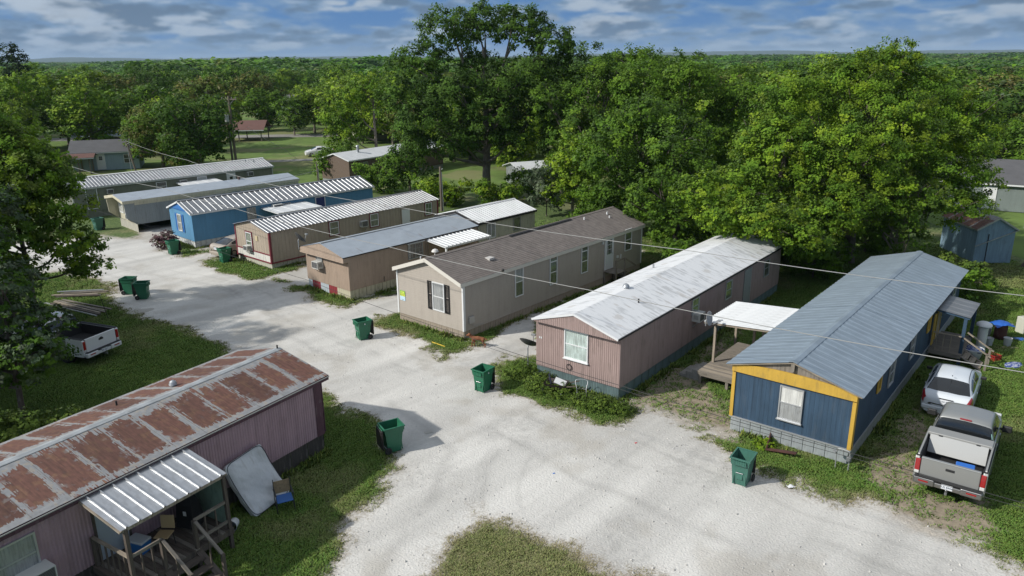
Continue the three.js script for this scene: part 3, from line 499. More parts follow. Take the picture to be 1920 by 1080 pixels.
const gableShape = (r, y0, m, name, out, w = r.dim.w, top = r.dim.hr) => { const sh = new THREE.Shape(); sh.moveTo(-w / 2, y0); sh.lineTo(w / 2, y0); sh.lineTo(w / 2, r.dim.he - 0.04); sh.lineTo(0, top - 0.05); sh.lineTo(-w / 2, r.dim.he - 0.04); return mesh(name, new THREE.ExtrudeGeometry(sh, { depth: 0.02, bevelEnabled: false }).translate(0, 0, out), m, r); };

// ---- navy home with yellow trim, front right
const navy = M(weathered([0.028, 0.06, 0.102], { streak: 0.34, blotch: 0.24, g: 0.14, tile: 4, seed: 2, grime: [0.1, 0.11, 0.12] }), 0.7);
const yellow = M(weathered([0.5, 0.31, 0.045], { streak: 0.12, blotch: 0.1, g: 0.2, tile: 3, seed: 3 }), 0.6);
const skirtTin = M(weathered([0.34, 0.37, 0.38], { streak: 0.16, blotch: 0.14, g: 0.2, tile: 2.4, seed: 5 }), 0.55, { metalness: 0.35 });
const navyHome = home({ label: 'navy blue mobile home with yellow trim and long grey-blue metal roof', x: 11.82, z: -23.45, theta: 0.684, w: 4.43, L: 19.6, hs: 0.61, he: 2.8, hr: 3.42, of: 0.22, os: 0.25, siding: 'groove', wallMat: navy, group: CALL });
{
  const r = navyHome, { w, L, hs, he, hr } = r.dim;
  ribRoof(r, blueTin, { panel: 0.92, ribs: 2, h: 0.012, bw: 0.26, tw: 0.14, ridge: blueTin[2] });
  skirting(r, skirtTin, { panel: 0.41, prof: { pitch: 0.41, pts: [[0, 0.0], [0.04, 0.012], [0.92, 0.012], [0.96, 0]] } });
  mesh('skirting_rail', [bx(w + 0.06, 0.05, 0.05, 0, hs - 0.01, 0.02), bx(0.05, 0.05, L, w / 2 + 0.01, hs - 0.01, -L / 2)], MT.alu, r);
  gableShape(r, he - 0.3, MT.woodGrey, 'loft_board', -0.0 + 0.015, w - 0.1);
  const sh = new THREE.Shape(); sh.moveTo(-w / 2 - 0.03, he - 0.31); sh.lineTo(w / 2 + 0.03, he - 0.31); sh.lineTo(w / 2 + 0.03, he + 0.0); sh.quadraticCurveTo(0, he + 0.3, -w / 2 - 0.03, he + 0.0);
  mesh('fascia', new THREE.ExtrudeGeometry(sh, { depth: 0.05, bevelEnabled: false }).translate(0, 0, 0.04), yellow, r);
  mesh('king_post', bx(0.13, 0.34, 0.12, 0, hr - 0.2, 0.11), MT.woodGrey, r);
  for (const s of [1, -1]) mesh('rafter', beam([0, hr - 0.03, 0.16], [s * (w / 2 + 0.2), he - 0.08, 0.16], 0.045, 0.05), MT.woodWorn, r);
  for (const s of [1, -1]) mesh('corner_trim', [bx(0.13, he - hs - 0.36, 0.035, s * (w / 2 - 0.045), (he + hs - 0.36) / 2, 0.03), bx(0.035, he - hs - 0.1, 0.13, s * (w / 2 + 0.02), (he + hs - 0.1) / 2, -0.06)], yellow, r);
  window_(r.wallPart('f', 0.03, 1.74, 0.025), 0.86, 1.32, { frame: MT.alu, fw: 0.045, back: MT.curtainWhite, backLow: MT.curtainGrey, sill: true });
  for (const [u, y] of [[2.95, 2.15], [11.6, 2.0]]) window_(r.wallPart('r', u, y, 0.02), u < 5 ? 0.5 : 0.6, 0.75, { frame: yellow, fw: 0.1, sash: 'one' });
  for (const u of [4.9, 8.4]) window_(r.wallPart('r', u, 1.9, 0.02), 0.8, 1.1, { frame: MT.alu, back: MT.curtainGrey });
  window_(r.wallPart('r', 17.5, 1.9, 0.02), 0.8, 1.0, { frame: MT.alu });
  door_(r.wallPart('r', 14.0, hs + 0.05, 0.02), 0.85, 1.95, MT.woodPale, { trim: yellow });
  door_(r.wallPart('l', 6.0, hs + 0.05, 0.02), 0.85, 1.95, MT.vinylWhite);
  const num = new THREE.Group();
}
// ---- pink ribbed home with white coated roof
const pink = M(weathered([0.33, 0.245, 0.225], { streak: 0.16, blotch: 0.1, g: 0.2, tile: 4, seed: 6 }), 0.65);
const tealTin = M(weathered([0.14, 0.2, 0.205], { streak: 0.35, blotch: 0.2, g: 0.4, grime: [0.2, 0.19, 0.15], tile: 2, seed: 7 }), 0.55, { metalness: 0.3 });
const pinkHome = home({ label: 'pink ribbed metal mobile home with white coated roof and teal tin skirting', x: 4.46, z: -28.82, theta: 0.668, w: 4.32, L: 19, hs: 0.58, he: 2.86, hr: 3.5, of: 0.3, os: 0.03, siding: 'box', wallMat: pink, group: CALL });
{
  const r = pinkHome, { w, L, hs, he, hr } = r.dim;
  const rf = fallback(r, coated);
  mesh('roof_edge', [1, -1].map(s => { const sl = (w / 2 + 0.05) / Math.cos(rf.info.ang); const g = bx(sl, 0.09, 0.03, s * sl / 2, -0.03, 0); g.rotateZ(-s * rf.info.ang); return g.translate(0, hr + 0.02, 0.3); }), M([0.66, 0.67, 0.68], 0.6), rf);
  mesh('gutter', bx(0.05, 0.07, L + 0.6, w / 2 + 0.05, he - 0.03, -L / 2), MT.black, rf);
  // overhanging ribbed gable with its soffit
  const g = ribWall(w + 0.06, he - 0.1, u => he + (hr - he) * (1 - Math.abs(u - w / 2 - 0.03) / (w / 2 + 0.03)) - 0.02, PR.box); mesh('gable', g.translate(-w / 2 - 0.03, 0, 0.26), pink, r); mesh('soffit', bx(w + 0.04, 0.02, 0.27, 0, he - 0.09, 0.13), pink, r);
  skirting(r, tealTin, { panel: 0.66, prof: PR.wave });
  window_(r.wallPart('f', 0.0, 2.0, 0.025), 1.22, 1.34, { frame: MT.vinylWhite, fw: 0.05, back: MT.curtainTeal, sill: true });
  window_(r.wallPart('r', 7.05, 2.35, 0.02), 0.8, 0.8, { frame: MT.alu, back: MT.roomShadeGreen });
  window_(r.wallPart('r', 11.1, 2.15, 0.02), 0.8, 1.0, { frame: MT.alu, back: MT.roomShade });
  door_(r.wallPart('r', 13.7, hs + 0.1, 0.02), 0.85, 1.95, M([0.25, 0.26, 0.25], 0.7), { trim: MT.dullAlu });
  window_(r.wallPart('l', 8, 2.0, 0.02), 0.9, 1.0, { frame: MT.alu });
  mesh('house_number', [bx(0.05, 0.09, 0.006, -1.95, 1.95, 0.026), bx(0.05, 0.09, 0.006, -1.86, 1.95, 0.026)], MT.vinylWhite, r);
  mesh('hose_coil', new THREE.TorusGeometry(0.13, 0.016, 8, 20).translate(-0.35, 0.92, 0.05), MT.rubber, r);
  ventPipe(rf, -0.1, -4.3, 3.44, 0.09, 0.16, MT.galv, 0.17); ventPipe(rf, 1.02, -3.5, 3.2, 0.035, 0.2, MT.rubber);
  ventPipe(rf, -1.4, -9.5, 3.08, 0.05, 0.22);
  airCon(r, 'r', 7.1, 1.62, 'window air conditioner on the shaded wall of the pink home', 0.6, 0.42);
  window_(r.wallPart('r', 16.6, 2.1, 0.02), 0.8, 1.0, { frame: MT.alu });
}
// ---- beige vinyl home with brown shingles
const vinyl = M(weathered([0.375, 0.335, 0.29], { streak: 0.05, blotch: 0.05, g: 0.07, tile: 5, seed: 8 }), 0.6);
const skirtVinyl = M(weathered([0.34, 0.285, 0.225], { streak: 0.14, blotch: 0.1, g: 0.35, grime: [0.2, 0.14, 0.09], tile: 3, seed: 9 }), 0.7);
const cream = M([0.62, 0.59, 0.53], 0.6);
const vinylHome = home({ label: 'beige vinyl sided mobile home with brown shingle roof and black shutters', x: -2.48, z: -36.15, theta: 0.708, w: 5.0, L: 17.3, hs: 0.45, he: 3.1, hr: 3.98, of: 0.25, os: 0.1, siding: 'lap', wallMat: vinyl, group: CALL });
{
  const r = vinylHome, { w, L, hs, he, hr } = r.dim;
  const rf = fallback(r, shingles, { rows: 18 }); eaves(r, cream, rf, 0.2, 0.035);
  mesh('ridge_cap', [1, -1].map(s => bx(0.16, 0.014, L + 0.45, s * 0.075, 0, 0, 0, 0, -s * rf.info.ang).translate(0, hr + 0.012, -L / 2)), shingles, rf);
  mesh('ridge_vent', bx(0.14, 0.05, 6, 0.16, hr - 0.0, -9.4, 0, 0, -rf.info.ang), MT.black, rf);
  skirting(r, skirtVinyl, { panel: 0.4, prof: { pitch: 0.133, pts: [[0, 0], [0.1, 0.014], [0.8, 0.014], [0.9, 0]] } });
  corners(r, MT.vinylWhite, 0.1);
  window_(r.wallPart('f', 0.74, 1.98, 0.02), 0.88, 1.56, { back: MT.curtainGrey, fw: 0.055 });
  const shut = M([0.016, 0.015, 0.016], 0.5);
  for (const x of [0.1, 1.38]) { const s = r.wallPart('f', x, 1.97, 0.02); s.name = 'shutter'; mesh('stile', [bx(0.06, 1.56, 0.035, -0.14, 0, 0.018), bx(0.06, 1.56, 0.035, 0.14, 0, 0.018), ...[-0.75, 0.02, 0.75].map(y => bx(0.22, 0.06, 0.035, 0, y, 0.018))], shut, s); const sl = []; for (let i = 0; i < 26; i++) { const y = -0.69 + i * 0.054; if (Math.abs(y - 0.02) > 0.05) sl.push(bx(0.22, 0.05, 0.008, 0, y, 0.014, 0.5)); } mesh('louvres', sl, shut, s); }
  for (const [u, hh, yy] of [[4.38, 1.66, 2.12]]) window_(r.wallPart('r', u, yy, 0.02), 0.7, hh, { back: MT.curtainGrey, backLow: MT.roomShade });
  for (const u of [7.48, 10.6]) window_(r.wallPart('r', u, 2.17, 0.02), 0.7, 1.86, { sash: 'triple', back: MT.roomShadeGreen, backLow: MT.roomShade });
  window_(r.wallPart('r', 15.55, 2.4, 0.02), 0.8, 1.45, {});
  door_(r.wallPart('r', 13.3, hs + 0.45, 0.02), 0.85, 2.05, M([0.6, 0.63, 0.64], 0.5), { lite: [0.5, 0.95, 1.45] });
  mesh('door_lamp', [bx(0.1, 0.18, 0.12, w / 2 + 0.06, 2.75, -12.55)], MT.vinylWhite, r);
  mesh('meter_box', [rbx(0.36, 0.36, 0.12, 0.02, 0, 0, 0).rotateY(Math.PI / 2).translate(w / 2 + 0.07, 0.98, -0.5), tube([[w / 2 + 0.05, 0.8, -0.5], [w / 2 + 0.05, 0.6, -0.7], [w / 2 + 0.05, 0.55, -1.4]], 0.015)], M([0.42, 0.4, 0.37], 0.6), r);
  mesh('tap_box', [bx(0.1, 0.14, 0.2, w / 2 + 0.04, 1.5, -14.3), bx(0.05, 0.3, 0.08, w / 2 + 0.04, 1.45, -14.7)], MT.vinylWhite, r);
  for (const [x, z, c] of [[-0.9, -1.4, 0.2]]) ventPipe(rf, x, z, 3.6, 0.05, 0.3, M([0.6, 0.58, 0.55], 0.6), c);
  mesh('roof_vent', [bx(0.36, 0.12, 0.4, 0, 0.05, 0)], M([0.5, 0.48, 0.45], 0.6), rf).position.set(1.45, 3.46, -3.2);
  ventPipe(rf, -1.3, -0.7, 3.5, 0.04, 0.18, MT.vinylWhite); ventPipe(rf, 0.5, -13.4, 3.78, 0.05, 0.2, MT.vinylWhite); ventPipe(rf, 1.0, -15.6, 3.6, 0.05, 0.18, MT.vinylWhite); ventPipe(rf, 0.6, -15.9, 3.75, 0.05, 0.2, MT.vinylWhite);
  mesh('flood_lamp', [rbx(0.12, 0.14, 0.12, 0.03, w / 2 + 0.16, 3.12, -2.9)], MT.black, r);
  // wooden steps to the door
  const st = fromHome(r, 'wooden_steps', 'weathered wooden steps with a slanted rail at the beige home door', 'steps', [w / 2, 0, -13.3], 0);
  mesh('landing', bx(0.9, 0.06, 1.1, 0.5, 0.82, 0), MT.woodGrey, st);
  for (let i = 0; i < 4; i++) mesh('tread', bx(0.95, 0.05, 0.28, 0.5, 0.64 - i * 0.19, -0.7 - i * 0.27), MT.woodGrey, st);
  for (const x of [0.06, 0.94]) mesh('stringer', beam([x, 0.75, -0.5], [x, 0.02, -1.75], 0.05, 0.2), MT.woodDark, st);
  for (const [x, z] of [[0.08, 0.5], [0.92, 0.5], [0.92, -0.5], [0.08, -0.5]]) mesh('post', bx(0.09, x > 0.5 ? 1.7 : 0.8, 0.09, x, x > 0.5 ? 0.85 : 0.4, z), MT.woodGrey, st);
  mesh('hand_rail', [beam([0.92, 1.65, 0.5], [0.92, 1.65, -0.5], 0.05, 0.09), beam([0.92, 1.65, -0.5], [0.92, 0.9, -1.85], 0.05, 0.09)], MT.woodGrey, st);
}
// ---- tan home with flat sheet roof, red and pale skirting boards
const tan = M(weathered([0.33, 0.25, 0.19], { streak: 0.1, blotch: 0.08, g: 0.15, tile: 4, seed: 10 }), 0.75);
const tanHome = home({ label: 'tan mobile home with pale blue sheet roof and red and white skirting boards', x: -9.7, z: -42.91, theta: 0.728, w: 4.4, L: 11.0, hs: 0.59, he: 2.72, hr: 3.26, of: 0.4, ob: 0.1, os: 0.05, siding: 'groove', wallMat: tan, group: CALL });
{
  const r = tanHome, { w, L, hs, he, hr } = r.dim;
  const rf = fallback(r, tinSheet); mesh('ridge_seam', [bx(0.09, 0.035, L + 0.4, 0.03, hr + 0.03, -L / 2 + 0.15)], MT.dullAlu, rf);
  mesh('roof_edge', [bx(0.05, 0.06, L + 0.5, w / 2 + 0.06, he - 0.02, -L / 2 + 0.15), bx(0.05, 0.06, L + 0.5, -w / 2 - 0.06, he - 0.02, -L / 2 + 0.15)], MT.black, rf);
  const g = lapWall(he - 0.33, hr - 0.04, y => y < he - 0.03 ? [-w / 2 - 0.05, w / 2 + 0.05] : [(-w / 2 - 0.05) * (hr - y) / (hr - he), (w / 2 + 0.05) * (hr - y) / (hr - he)], 0.09); mesh('gable', g.translate(0, 0, 0.36), tan, r);
  mesh('soffit', [bx(w + 0.08, 0.02, 0.37, 0, he - 0.32, 0.18), bx(0.03, 0.32, 0.36, w / 2 + 0.03, he - 0.16, 0.18), bx(0.03, 0.32, 0.36, -w / 2 - 0.03, he - 0.16, 0.18)], tan, r);
  const pale = M(weathered([0.46, 0.43, 0.31], { streak: 0.2, g: 0.3, tile: 2, seed: 13 }), 0.8), red = M(weathered([0.22, 0.025, 0.03], { streak: 0.2, g: 0.1, tile: 2, seed: 14 }), 0.7), lb = M(weathered([0.4, 0.45, 0.48], { streak: 0.2, g: 0.2, tile: 2, seed: 15 }), 0.7);
  skirting(r, pale, { panel: 0.22, prof: PR.flat, mats: (s, i, n) => s !== 'f' ? pale : [lb, lb, red, red, red, red, lb, lb, lb, lb, red, red, red, red][i] || pale, sides: ['f'] }); skirting(r, pale, { panel: 1.2, prof: PR.board, sides: ['r', 'l', 'b'] }).name = 'side_skirting';
  airCon(r, 'f', -0.7, 1.56, 'white window air conditioner on the front of the tan home', 0.62, 0.44);
  window_(r.wallPart('f', -0.7, 2.16, 0.02), 0.66, 0.28, { frame: MT.dullAlu, sash: 'one', back: MT.curtainGrey });
  window_(r.wallPart('r', 5.25, 2.08, 0.02), 1.25, 1.0, { frame: MT.dullAlu, sash: 'slide', back: MT.roomShade, bars: [4, 3] });
  window_(r.wallPart('r', 10.0, 2.12, 0.02), 1.0, 0.9, { frame: MT.alu, sash: 'slide' });
  mesh('window_hood', [bx(1.45, 0.05, 0.14, 0, 0, 0.07)], MT.galv, r).position.set(w / 2 + 0.03, 2.63, -5.25); r.children.at(-1).rotation.y = side.r;
  mesh('conduit', [bx(0.06, 1.0, 0.06, w / 2 + 0.05, 2.1, -6.15), bx(0.05, 1.1, 0.05, w / 2 + 0.05, 2.05, -6.35)], MT.woodWorn, r);
  mesh('cable', rod([w / 2 + 0.03, 0.62, -2.6], [w / 2 + 0.03, 0.95, -2.6], 0.015), MT.black, r);
}
// ---- addition behind it: cream, white ribbed roof
const creamWall = M(weathered([0.42, 0.41, 0.32], { streak: 0.12, g: 0.2, tile: 4, seed: 16 }), 0.75);
{
  const p = V3(-0.2 + 2.1, 0, -11.4); tanHome.updateMatrixWorld(); p.applyMatrix4(tanHome.matrixWorld);
  const r = home({ name: 'cabin', label: 'cream cabin with bright white ribbed roof behind the tan home', x: p.x, z: p.z, theta: 0.728, w: 4.3, L: 6.2, hs: 0.35, he: 2.85, hr: 3.4, of: 0.1, os: 0.15, siding: 'board', wallMat: creamWall });
  r.userData.category = 'cabin';
  ribRoof(r, whiteRoof, { panel: 0.9, ribs: 3, h: 0.03, ridge: whiteRoof[0] }); eaves(r, MT.black, r.children.find(c => c.name === 'roof'), 0.16); skirting(r, creamWall, { prof: PR.board });
  window_(r.wallPart('r', 1.3, 2.05, 0.02), 0.9, 1.1, { frame: MT.vinylWhite, sash: 'slide', back: MT.curtainGrey }); window_(r.wallPart('r', 4.1, 2.1, 0.02), 0.8, 1.0, { frame: MT.dullAlu, sash: 'one' });
}
// ---- tan home with dark red trim
const taupe = M(weathered([0.36, 0.3, 0.235], { streak: 0.1, blotch: 0.06, g: 0.12, tile: 4, seed: 17 }), 0.75), redTrim = M([0.17, 0.022, 0.035], 0.6), offWhite = M(weathered([0.62, 0.6, 0.56], { streak: 0.1, g: 0.2, tile: 3, seed: 18 }), 0.7);
const redTrimHome = home({ label: 'taupe mobile home with dark red trim and ribbed metal roof', x: -16.62, z: -50.17, theta: 0.719, w: 4.47, L: 15.9, hs: 0.36, he: 2.6, hr: 3.13, of: 0.2, os: 0.1, siding: 'board', wallMat: taupe, group: CALL });
{
  const r = redTrimHome, { w, L, hs, he, hr } = r.dim;
  ribRoof(r, galvRoof, { panel: 0.95, ribs: 3, ridge: galvRoof[1] });
  corners(r, redTrim, 0.12); mesh('base_trim', [bx(w + 0.08, 0.09, 0.03, 0, hs + 0.05, 0.03), bx(0.03, 0.09, L, w / 2 + 0.03, hs + 0.05, -L / 2)], redTrim, r);
  mesh('belt_trim', bx(w + 0.06, 0.08, 0.03, 0, 0.98, 0.035), redTrim, r); mesh('lower_panel', ribWall(w - 0.2, 0.45, 0.94, PR.board).translate(-w / 2 + 0.1, 0, 0.02), offWhite, r);
  mesh('gable', bx(w - 0.2, 0.02, 0.02, 0, he - 0.03, 0.02), taupe, r);
  const lath = M(weathered([0.45, 0.44, 0.36], { streak: 0.2, g: 0.3, tile: 2, seed: 19 }), 0.8);
  skirting(r, lath, { panel: 0.28, prof: PR.flat, sides: ['f'] }); skirting(r, lath, { panel: 1.2, prof: PR.board, sides: ['r', 'l', 'b'] }).name = 'side_skirting';
  window_(r.wallPart('f', -0.4, 1.6, 0.02), 0.75, 1.3, { back: MT.roomShadeGreen, trim: redTrim, tw: 0.08 });
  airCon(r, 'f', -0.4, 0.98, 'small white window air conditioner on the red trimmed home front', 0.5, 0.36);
  for (const [u, ww] of [[5.35, 0.82], [9.1, 0.8], [14.8, 0.75]]) window_(r.wallPart('r', u, 1.98, 0.02), ww, 1.0, { back: MT.roomShadeGreen, trim: redTrim, bars: u > 14 ? [2, 2] : undefined });
  airCon(r, 'r', 8.0, 1.66, 'air conditioner between windows of the red trimmed home', 0.6, 0.46, 0.3);
  door_(r.wallPart('r', 12.3, hs + 0.05, 0.02), 0.85, 1.95, MT.vinylWhite, { trim: taupe });
  mesh('notice_board', bx(0.3, 0.35, 0.02, 0.6, 1.95, 0.03), M([0.5, 0.42, 0.26], 0.8), r);
}
// ---- bright blue home
const blue = M(weathered([0.085, 0.235, 0.39], { streak: 0.1, blotch: 0.07, g: 0.06, tile: 4, seed: 20 }), 0.7), deepBlue = M(weathered([0.03, 0.15, 0.42], { streak: 0.15, g: 0.05, tile: 3, seed: 22 }), 0.6);
const blueHome = home({ label: 'bright blue mobile home with dark blue shutters and ribbed metal roof', x: -24.43, z: -56.38, theta: 0.771, w: 4.1, L: 16.8, hs: 0.53, he: 2.77, hr: 3.45, of: 0.15, os: 0.15, siding: 'groove', wallMat: blue, group: CALL });
{
  const r = blueHome, { w, L, hs, he, hr } = r.dim;
  ribRoof(r, galvRoof, { panel: 0.93, ribs: 2, ridge: galvRoof[0], h: 0.04 }); eaves(r, MT.vinylWhite, r.children.find(c => c.name === 'roof'), 0.12);
  gableShape(r, he - 0.04, deepBlue, 'gable_panel', 0.01, w - 0.06);
  skirting(r, M(weathered([0.5, 0.51, 0.5], { streak: 0.2, g: 0.3, tile: 2, seed: 23 }), 0.7), { panel: 0.42, prof: PR.board });
  window_(r.wallPart('f', -0.2, 1.73, 0.02), 0.72, 1.34, { frame: MT.curtainWhite, back: MT.curtainGrey });
  for (const x of [-0.78, 0.4]) { const s = r.wallPart('f', x, 1.73, 0.02); s.name = 'shutter'; mesh('stile', [bx(0.06, 1.4, 0.035, -0.12, 0, 0.018), bx(0.06, 1.4, 0.035, 0.12, 0, 0.018), bx(0.18, 0.07, 0.035, 0, 0.66, 0.018), bx(0.18, 0.07, 0.035, 0, -0.66, 0.018)], deepBlue, s); mesh('panel', bx(0.19, 1.3, 0.015, 0, 0, 0.008), deepBlue, s); }
  window_(r.wallPart('r', 4.85, 1.98, 0.02), 0.78, 1.05, { frame: MT.dullAlu, back: MT.curtainGrey, bars: [2, 2] });
  airCon(r, 'r', 7.05, 1.95, 'big white air conditioner on the side of the blue home', 0.85, 0.55, 0.5); window_(r.wallPart('r', 8.05, 2.15, 0.02), 0.75, 0.6, { frame: MT.dullAlu, sash: 'one', back: MT.curtainGrey });
  door_(r.wallPart('r', 11.25, hs + 0.0, 0.02), 0.85, 1.95, M([0.012, 0.03, 0.15], 0.5));
}
// ---- cream home with prow front
const greyRib = M(weathered([0.25, 0.27, 0.275], { streak: 0.14, g: 0.15, tile: 4, seed: 24 }), 0.6), ivory = M(weathered([0.52, 0.48, 0.36], { streak: 0.12, g: 0.15, tile: 3, seed: 25 }), 0.7);
const prowHome = home({ label: 'old cream mobile home with slanted wing walls round its front window', x: -31.6, z: -62.2, theta: 0.777, w: 4.1, L: 15.4, hs: 0.7, he: 2.78, hr: 3.12, of: 0.95, ob: 0.1, os: 0.1, siding: 'groove', wallMat: greyRib, frontMat: ivory, group: CALL });
{
  const r = prowHome, { w, L, hs, he, hr } = r.dim;
  const rf = fallback(r, tinSheet); eaves(r, ivory, rf, 0.24, 0.04);
  mesh('side_band', bx(0.025, 0.42, L, w / 2 + 0.02, he - 0.22, -L / 2), ivory, r);
  for (const s of [1, -1]) { const sh = new THREE.Shape(); sh.moveTo(0, he - 0.02); sh.lineTo(0.85, he - 0.02); sh.lineTo(0.75, 1.35); sh.lineTo(0.05, 0.75); sh.lineTo(0, 0.75); const g = new THREE.ExtrudeGeometry(sh, { depth: 0.07, bevelEnabled: false }); g.rotateY(-Math.PI / 2); mesh('wing_wall', g.translate(s * (w / 2) + 0.035, 0, 0.02), s > 0 ? greyRib : ivory, r); }
  skirting(r, M(weathered([0.4, 0.38, 0.32], { streak: 0.25, g: 0.4, tile: 2, seed: 27 }), 0.8), { panel: 1.0, prof: PR.flat, sides: ['f', 'l'] });
  window_(r.wallPart('f', 0.5, 1.95, 0.02), 1.7, 1.3, { sash: 'slide', back: MT.curtainGrey, bars: [3, 3] }); window_(r.wallPart('f', -1.1, 1.95, 0.02), 0.9, 1.3, { back: MT.curtainWhite });
  airCon(r, 'f', 0.95, 1.05, 'small window air conditioner under the prow of the cream home', 0.55, 0.38);
  ventPipe(rf, 0.15, -10.3, 3.1, 0.11, 0.28, M([0.1, 0.06, 0.05], 0.8));
  window_(r.wallPart('r', 9, 1.95, 0.02), 0.8, 0.9, { frame: MT.dullAlu });
}
// ---- olive home at the far end
const olive = M(weathered([0.17, 0.18, 0.14], { streak: 0.1, g: 0.1, tile: 4, seed: 28 }), 0.75);
const oliveHome = home({ label: 'long olive grey mobile home with ribbed metal roof, farthest of the row', x: -39.9, z: -67.7, theta: 0.765, w: 4.3, L: 20, hs: 0.6, he: 2.85, hr: 3.5, of: 0.15, os: 0.15, siding: 'groove', wallMat: olive, group: CALL });
{
  const r = oliveHome, { w, L, hs, he, hr } = r.dim;
  ribRoof(r, galvRoof, { panel: 0.92, ribs: 3, ridge: MT.vinylWhite }); eaves(r, M([0.45, 0.47, 0.44], 0.6), r.children.find(c => c.name === 'roof'), 0.14);
  skirting(r, olive, { panel: 1.2, prof: PR.flat }); corners(r, M([0.42, 0.44, 0.41], 0.6), 0.08);
  window_(r.wallPart('r', 1.6, 1.75, 0.02), 1.0, 1.9, { back: MT.roomShadeGreen, backLow: MT.roomShade }); airCon(r, 'r', 3.2, 2.05, 'air conditioner beside the tall window of the olive home', 0.55, 0.4, 0.3);
  window_(r.wallPart('r', 8.0, 2.1, 0.02), 1.0, 0.9, {}); airCon(r, 'r', 10.1, 2.05, 'air conditioner in the middle of the olive home wall', 0.7, 0.45, 0.35);
  door_(r.wallPart('r', 12.1, hs, 0.02), 0.85, 1.95, M([0.4, 0.42, 0.4], 0.6)); door_(r.wallPart('r', 15.2, hs, 0.02), 0.85, 1.95, MT.vinylWhite, { lite: [0.35, 0.3, 1.5], liteBars: [1, 1] });
  airCon(r, 'r', 17.3, 2.1, 'air conditioner at the far end of the olive home', 0.6, 0.42, 0.35);
  ventPipe(r.children.find(c => c.name === 'roof'), 0.5, -17.8, 3.35, 0.05, 0.25); ventPipe(r.children.find(c => c.name === 'roof'), 0.8, -18.6, 3.25, 0.07, 0.2);
}
// ---- mauve home with rusted roof, near left
const mauve = M(weathered([0.39, 0.262, 0.29], { streak: 0.16, blotch: 0.09, g: 0.15, tile: 4, seed: 29, grime: [0.16, 0.1, 0.09] }), 0.7), plum = M(weathered([0.1, 0.045, 0.06], { streak: 0.25, blotch: 0.2, g: 0.3, grime: [0.2, 0.17, 0.16], tile: 2, seed: 30 }), 0.75);
const mauveHome = home({ label: 'mauve ribbed mobile home with rust patched grey roof, nearest on the left', x: -15.33, z: -11.26, theta: 0.55, w: 4.65, L: 16, hs: 0.72, he: 2.95, hr: 3.5, of: 0.2, ob: 0.32, os: 0.12, siding: 'box', wallMat: mauve, group: CALL });
{
  const r = mauveHome, { w, L, hs, he, hr } = r.dim;
  const rf = fallback(r, rusty, { bays: 1.06 });
  mesh('ridge_cap', [1, -1].map(s => bx(0.15, 0.016, L + 0.52, s * 0.07, 0, 0, 0, 0, -s * rf.info.ang).translate(0, hr + 0.012, -L / 2 - 0.06)), M(weathered([0.3, 0.32, 0.33], { streak: 0.3, blotch: 0.3, g: 0.35, tile: 2, seed: 33 }), 0.7), rf);
  eaves(r, plum, rf, 0.17, 0.05); mesh('drip_edge', bx(0.03, 0.03, L + 0.5, w / 2 + 0.15, he - 0.05, -L / 2 - 0.06), M([0.3, 0.3, 0.28], 0.7), rf);
  mesh('frieze', bx(0.03, 0.2, L, w / 2 + 0.03, he - 0.14, -L / 2), plum, r);
  mesh('corner_trim', [bx(0.03, he - hs - 0.2, 0.34, w / 2 + 0.03, (he + hs) / 2 - 0.1, -L + 0.2), bx(0.3, he - hs - 0.1, 0.03, w / 2 - 0.12, (he + hs) / 2, -L - 0.03)], plum, r);
  const bark = M(weathered([0.06, 0.052, 0.046], { streak: 0.4, blotch: 0.3, g: 0.35, grime: [0.22, 0.2, 0.18], tile: 1.6, seed: 34 }), 0.9);
  skirting(r, bark, { panel: 0.8, prof: PR.flat });
  window_(r.wallPart('r', 5.4, 2.0, 0.02), 1.2, 1.1, { frame: MT.alu, back: MT.curtainGrey });
  airCon(r, 'r', 5.75, 1.22, 'white louvred air conditioner under the mauve home window', 0.75, 0.42, 0.5);
  door_(r.wallPart('r', 7.9, hs, 0.02), 0.85, 1.95, M([0.42, 0.46, 0.5], 0.4), { trim: MT.woodDark });
  ventPipe(rf, -0.75, -12.3, 3.32, 0.09, 0.12, MT.galv, 0.14); ventPipe(rf, -1.3, -10.6, 3.19, 0.03, 0.18, MT.rubber); ventPipe(rf, 0, -16.2, 3.5, 0.03, 0.16, MT.rubber);
}
// ---------------------------------------------------------------- trees and shrubs
const leafMat = new THREE.MeshPhysicalMaterial({ vertexColors: true, roughness: 0.8, transmission: 0.42, thickness: 0, specularIntensity: 0.25, side: THREE.DoubleSide });
const needleMat = new THREE.MeshPhysicalMaterial({ vertexColors: true, roughness: 0.85, transmission: 0.2, thickness: 0, specularIntensity: 0.2, side: THREE.DoubleSide });
const barkTex = c => colTex(256, [0.9, 1.6], (u, v) => { const s = fbm(u * 24, v * 5, 5, 24), p = step(0.6, 0.74, fbm(u * 6 + 3, v * 6, 4, 6)); return mixc(mulc(c, 0.45 + 1.0 * s), mulc([0.3, 0.29, 0.26], 0.8), p * 0.4); });
const barkGrey = M(barkTex([0.2, 0.17, 0.14]), 0.95, { bumpMap: grain, bumpScale: 0.02 }), barkDark = M(barkTex([0.13, 0.105, 0.085]), 0.95, { bumpMap: grain, bumpScale: 0.02 });
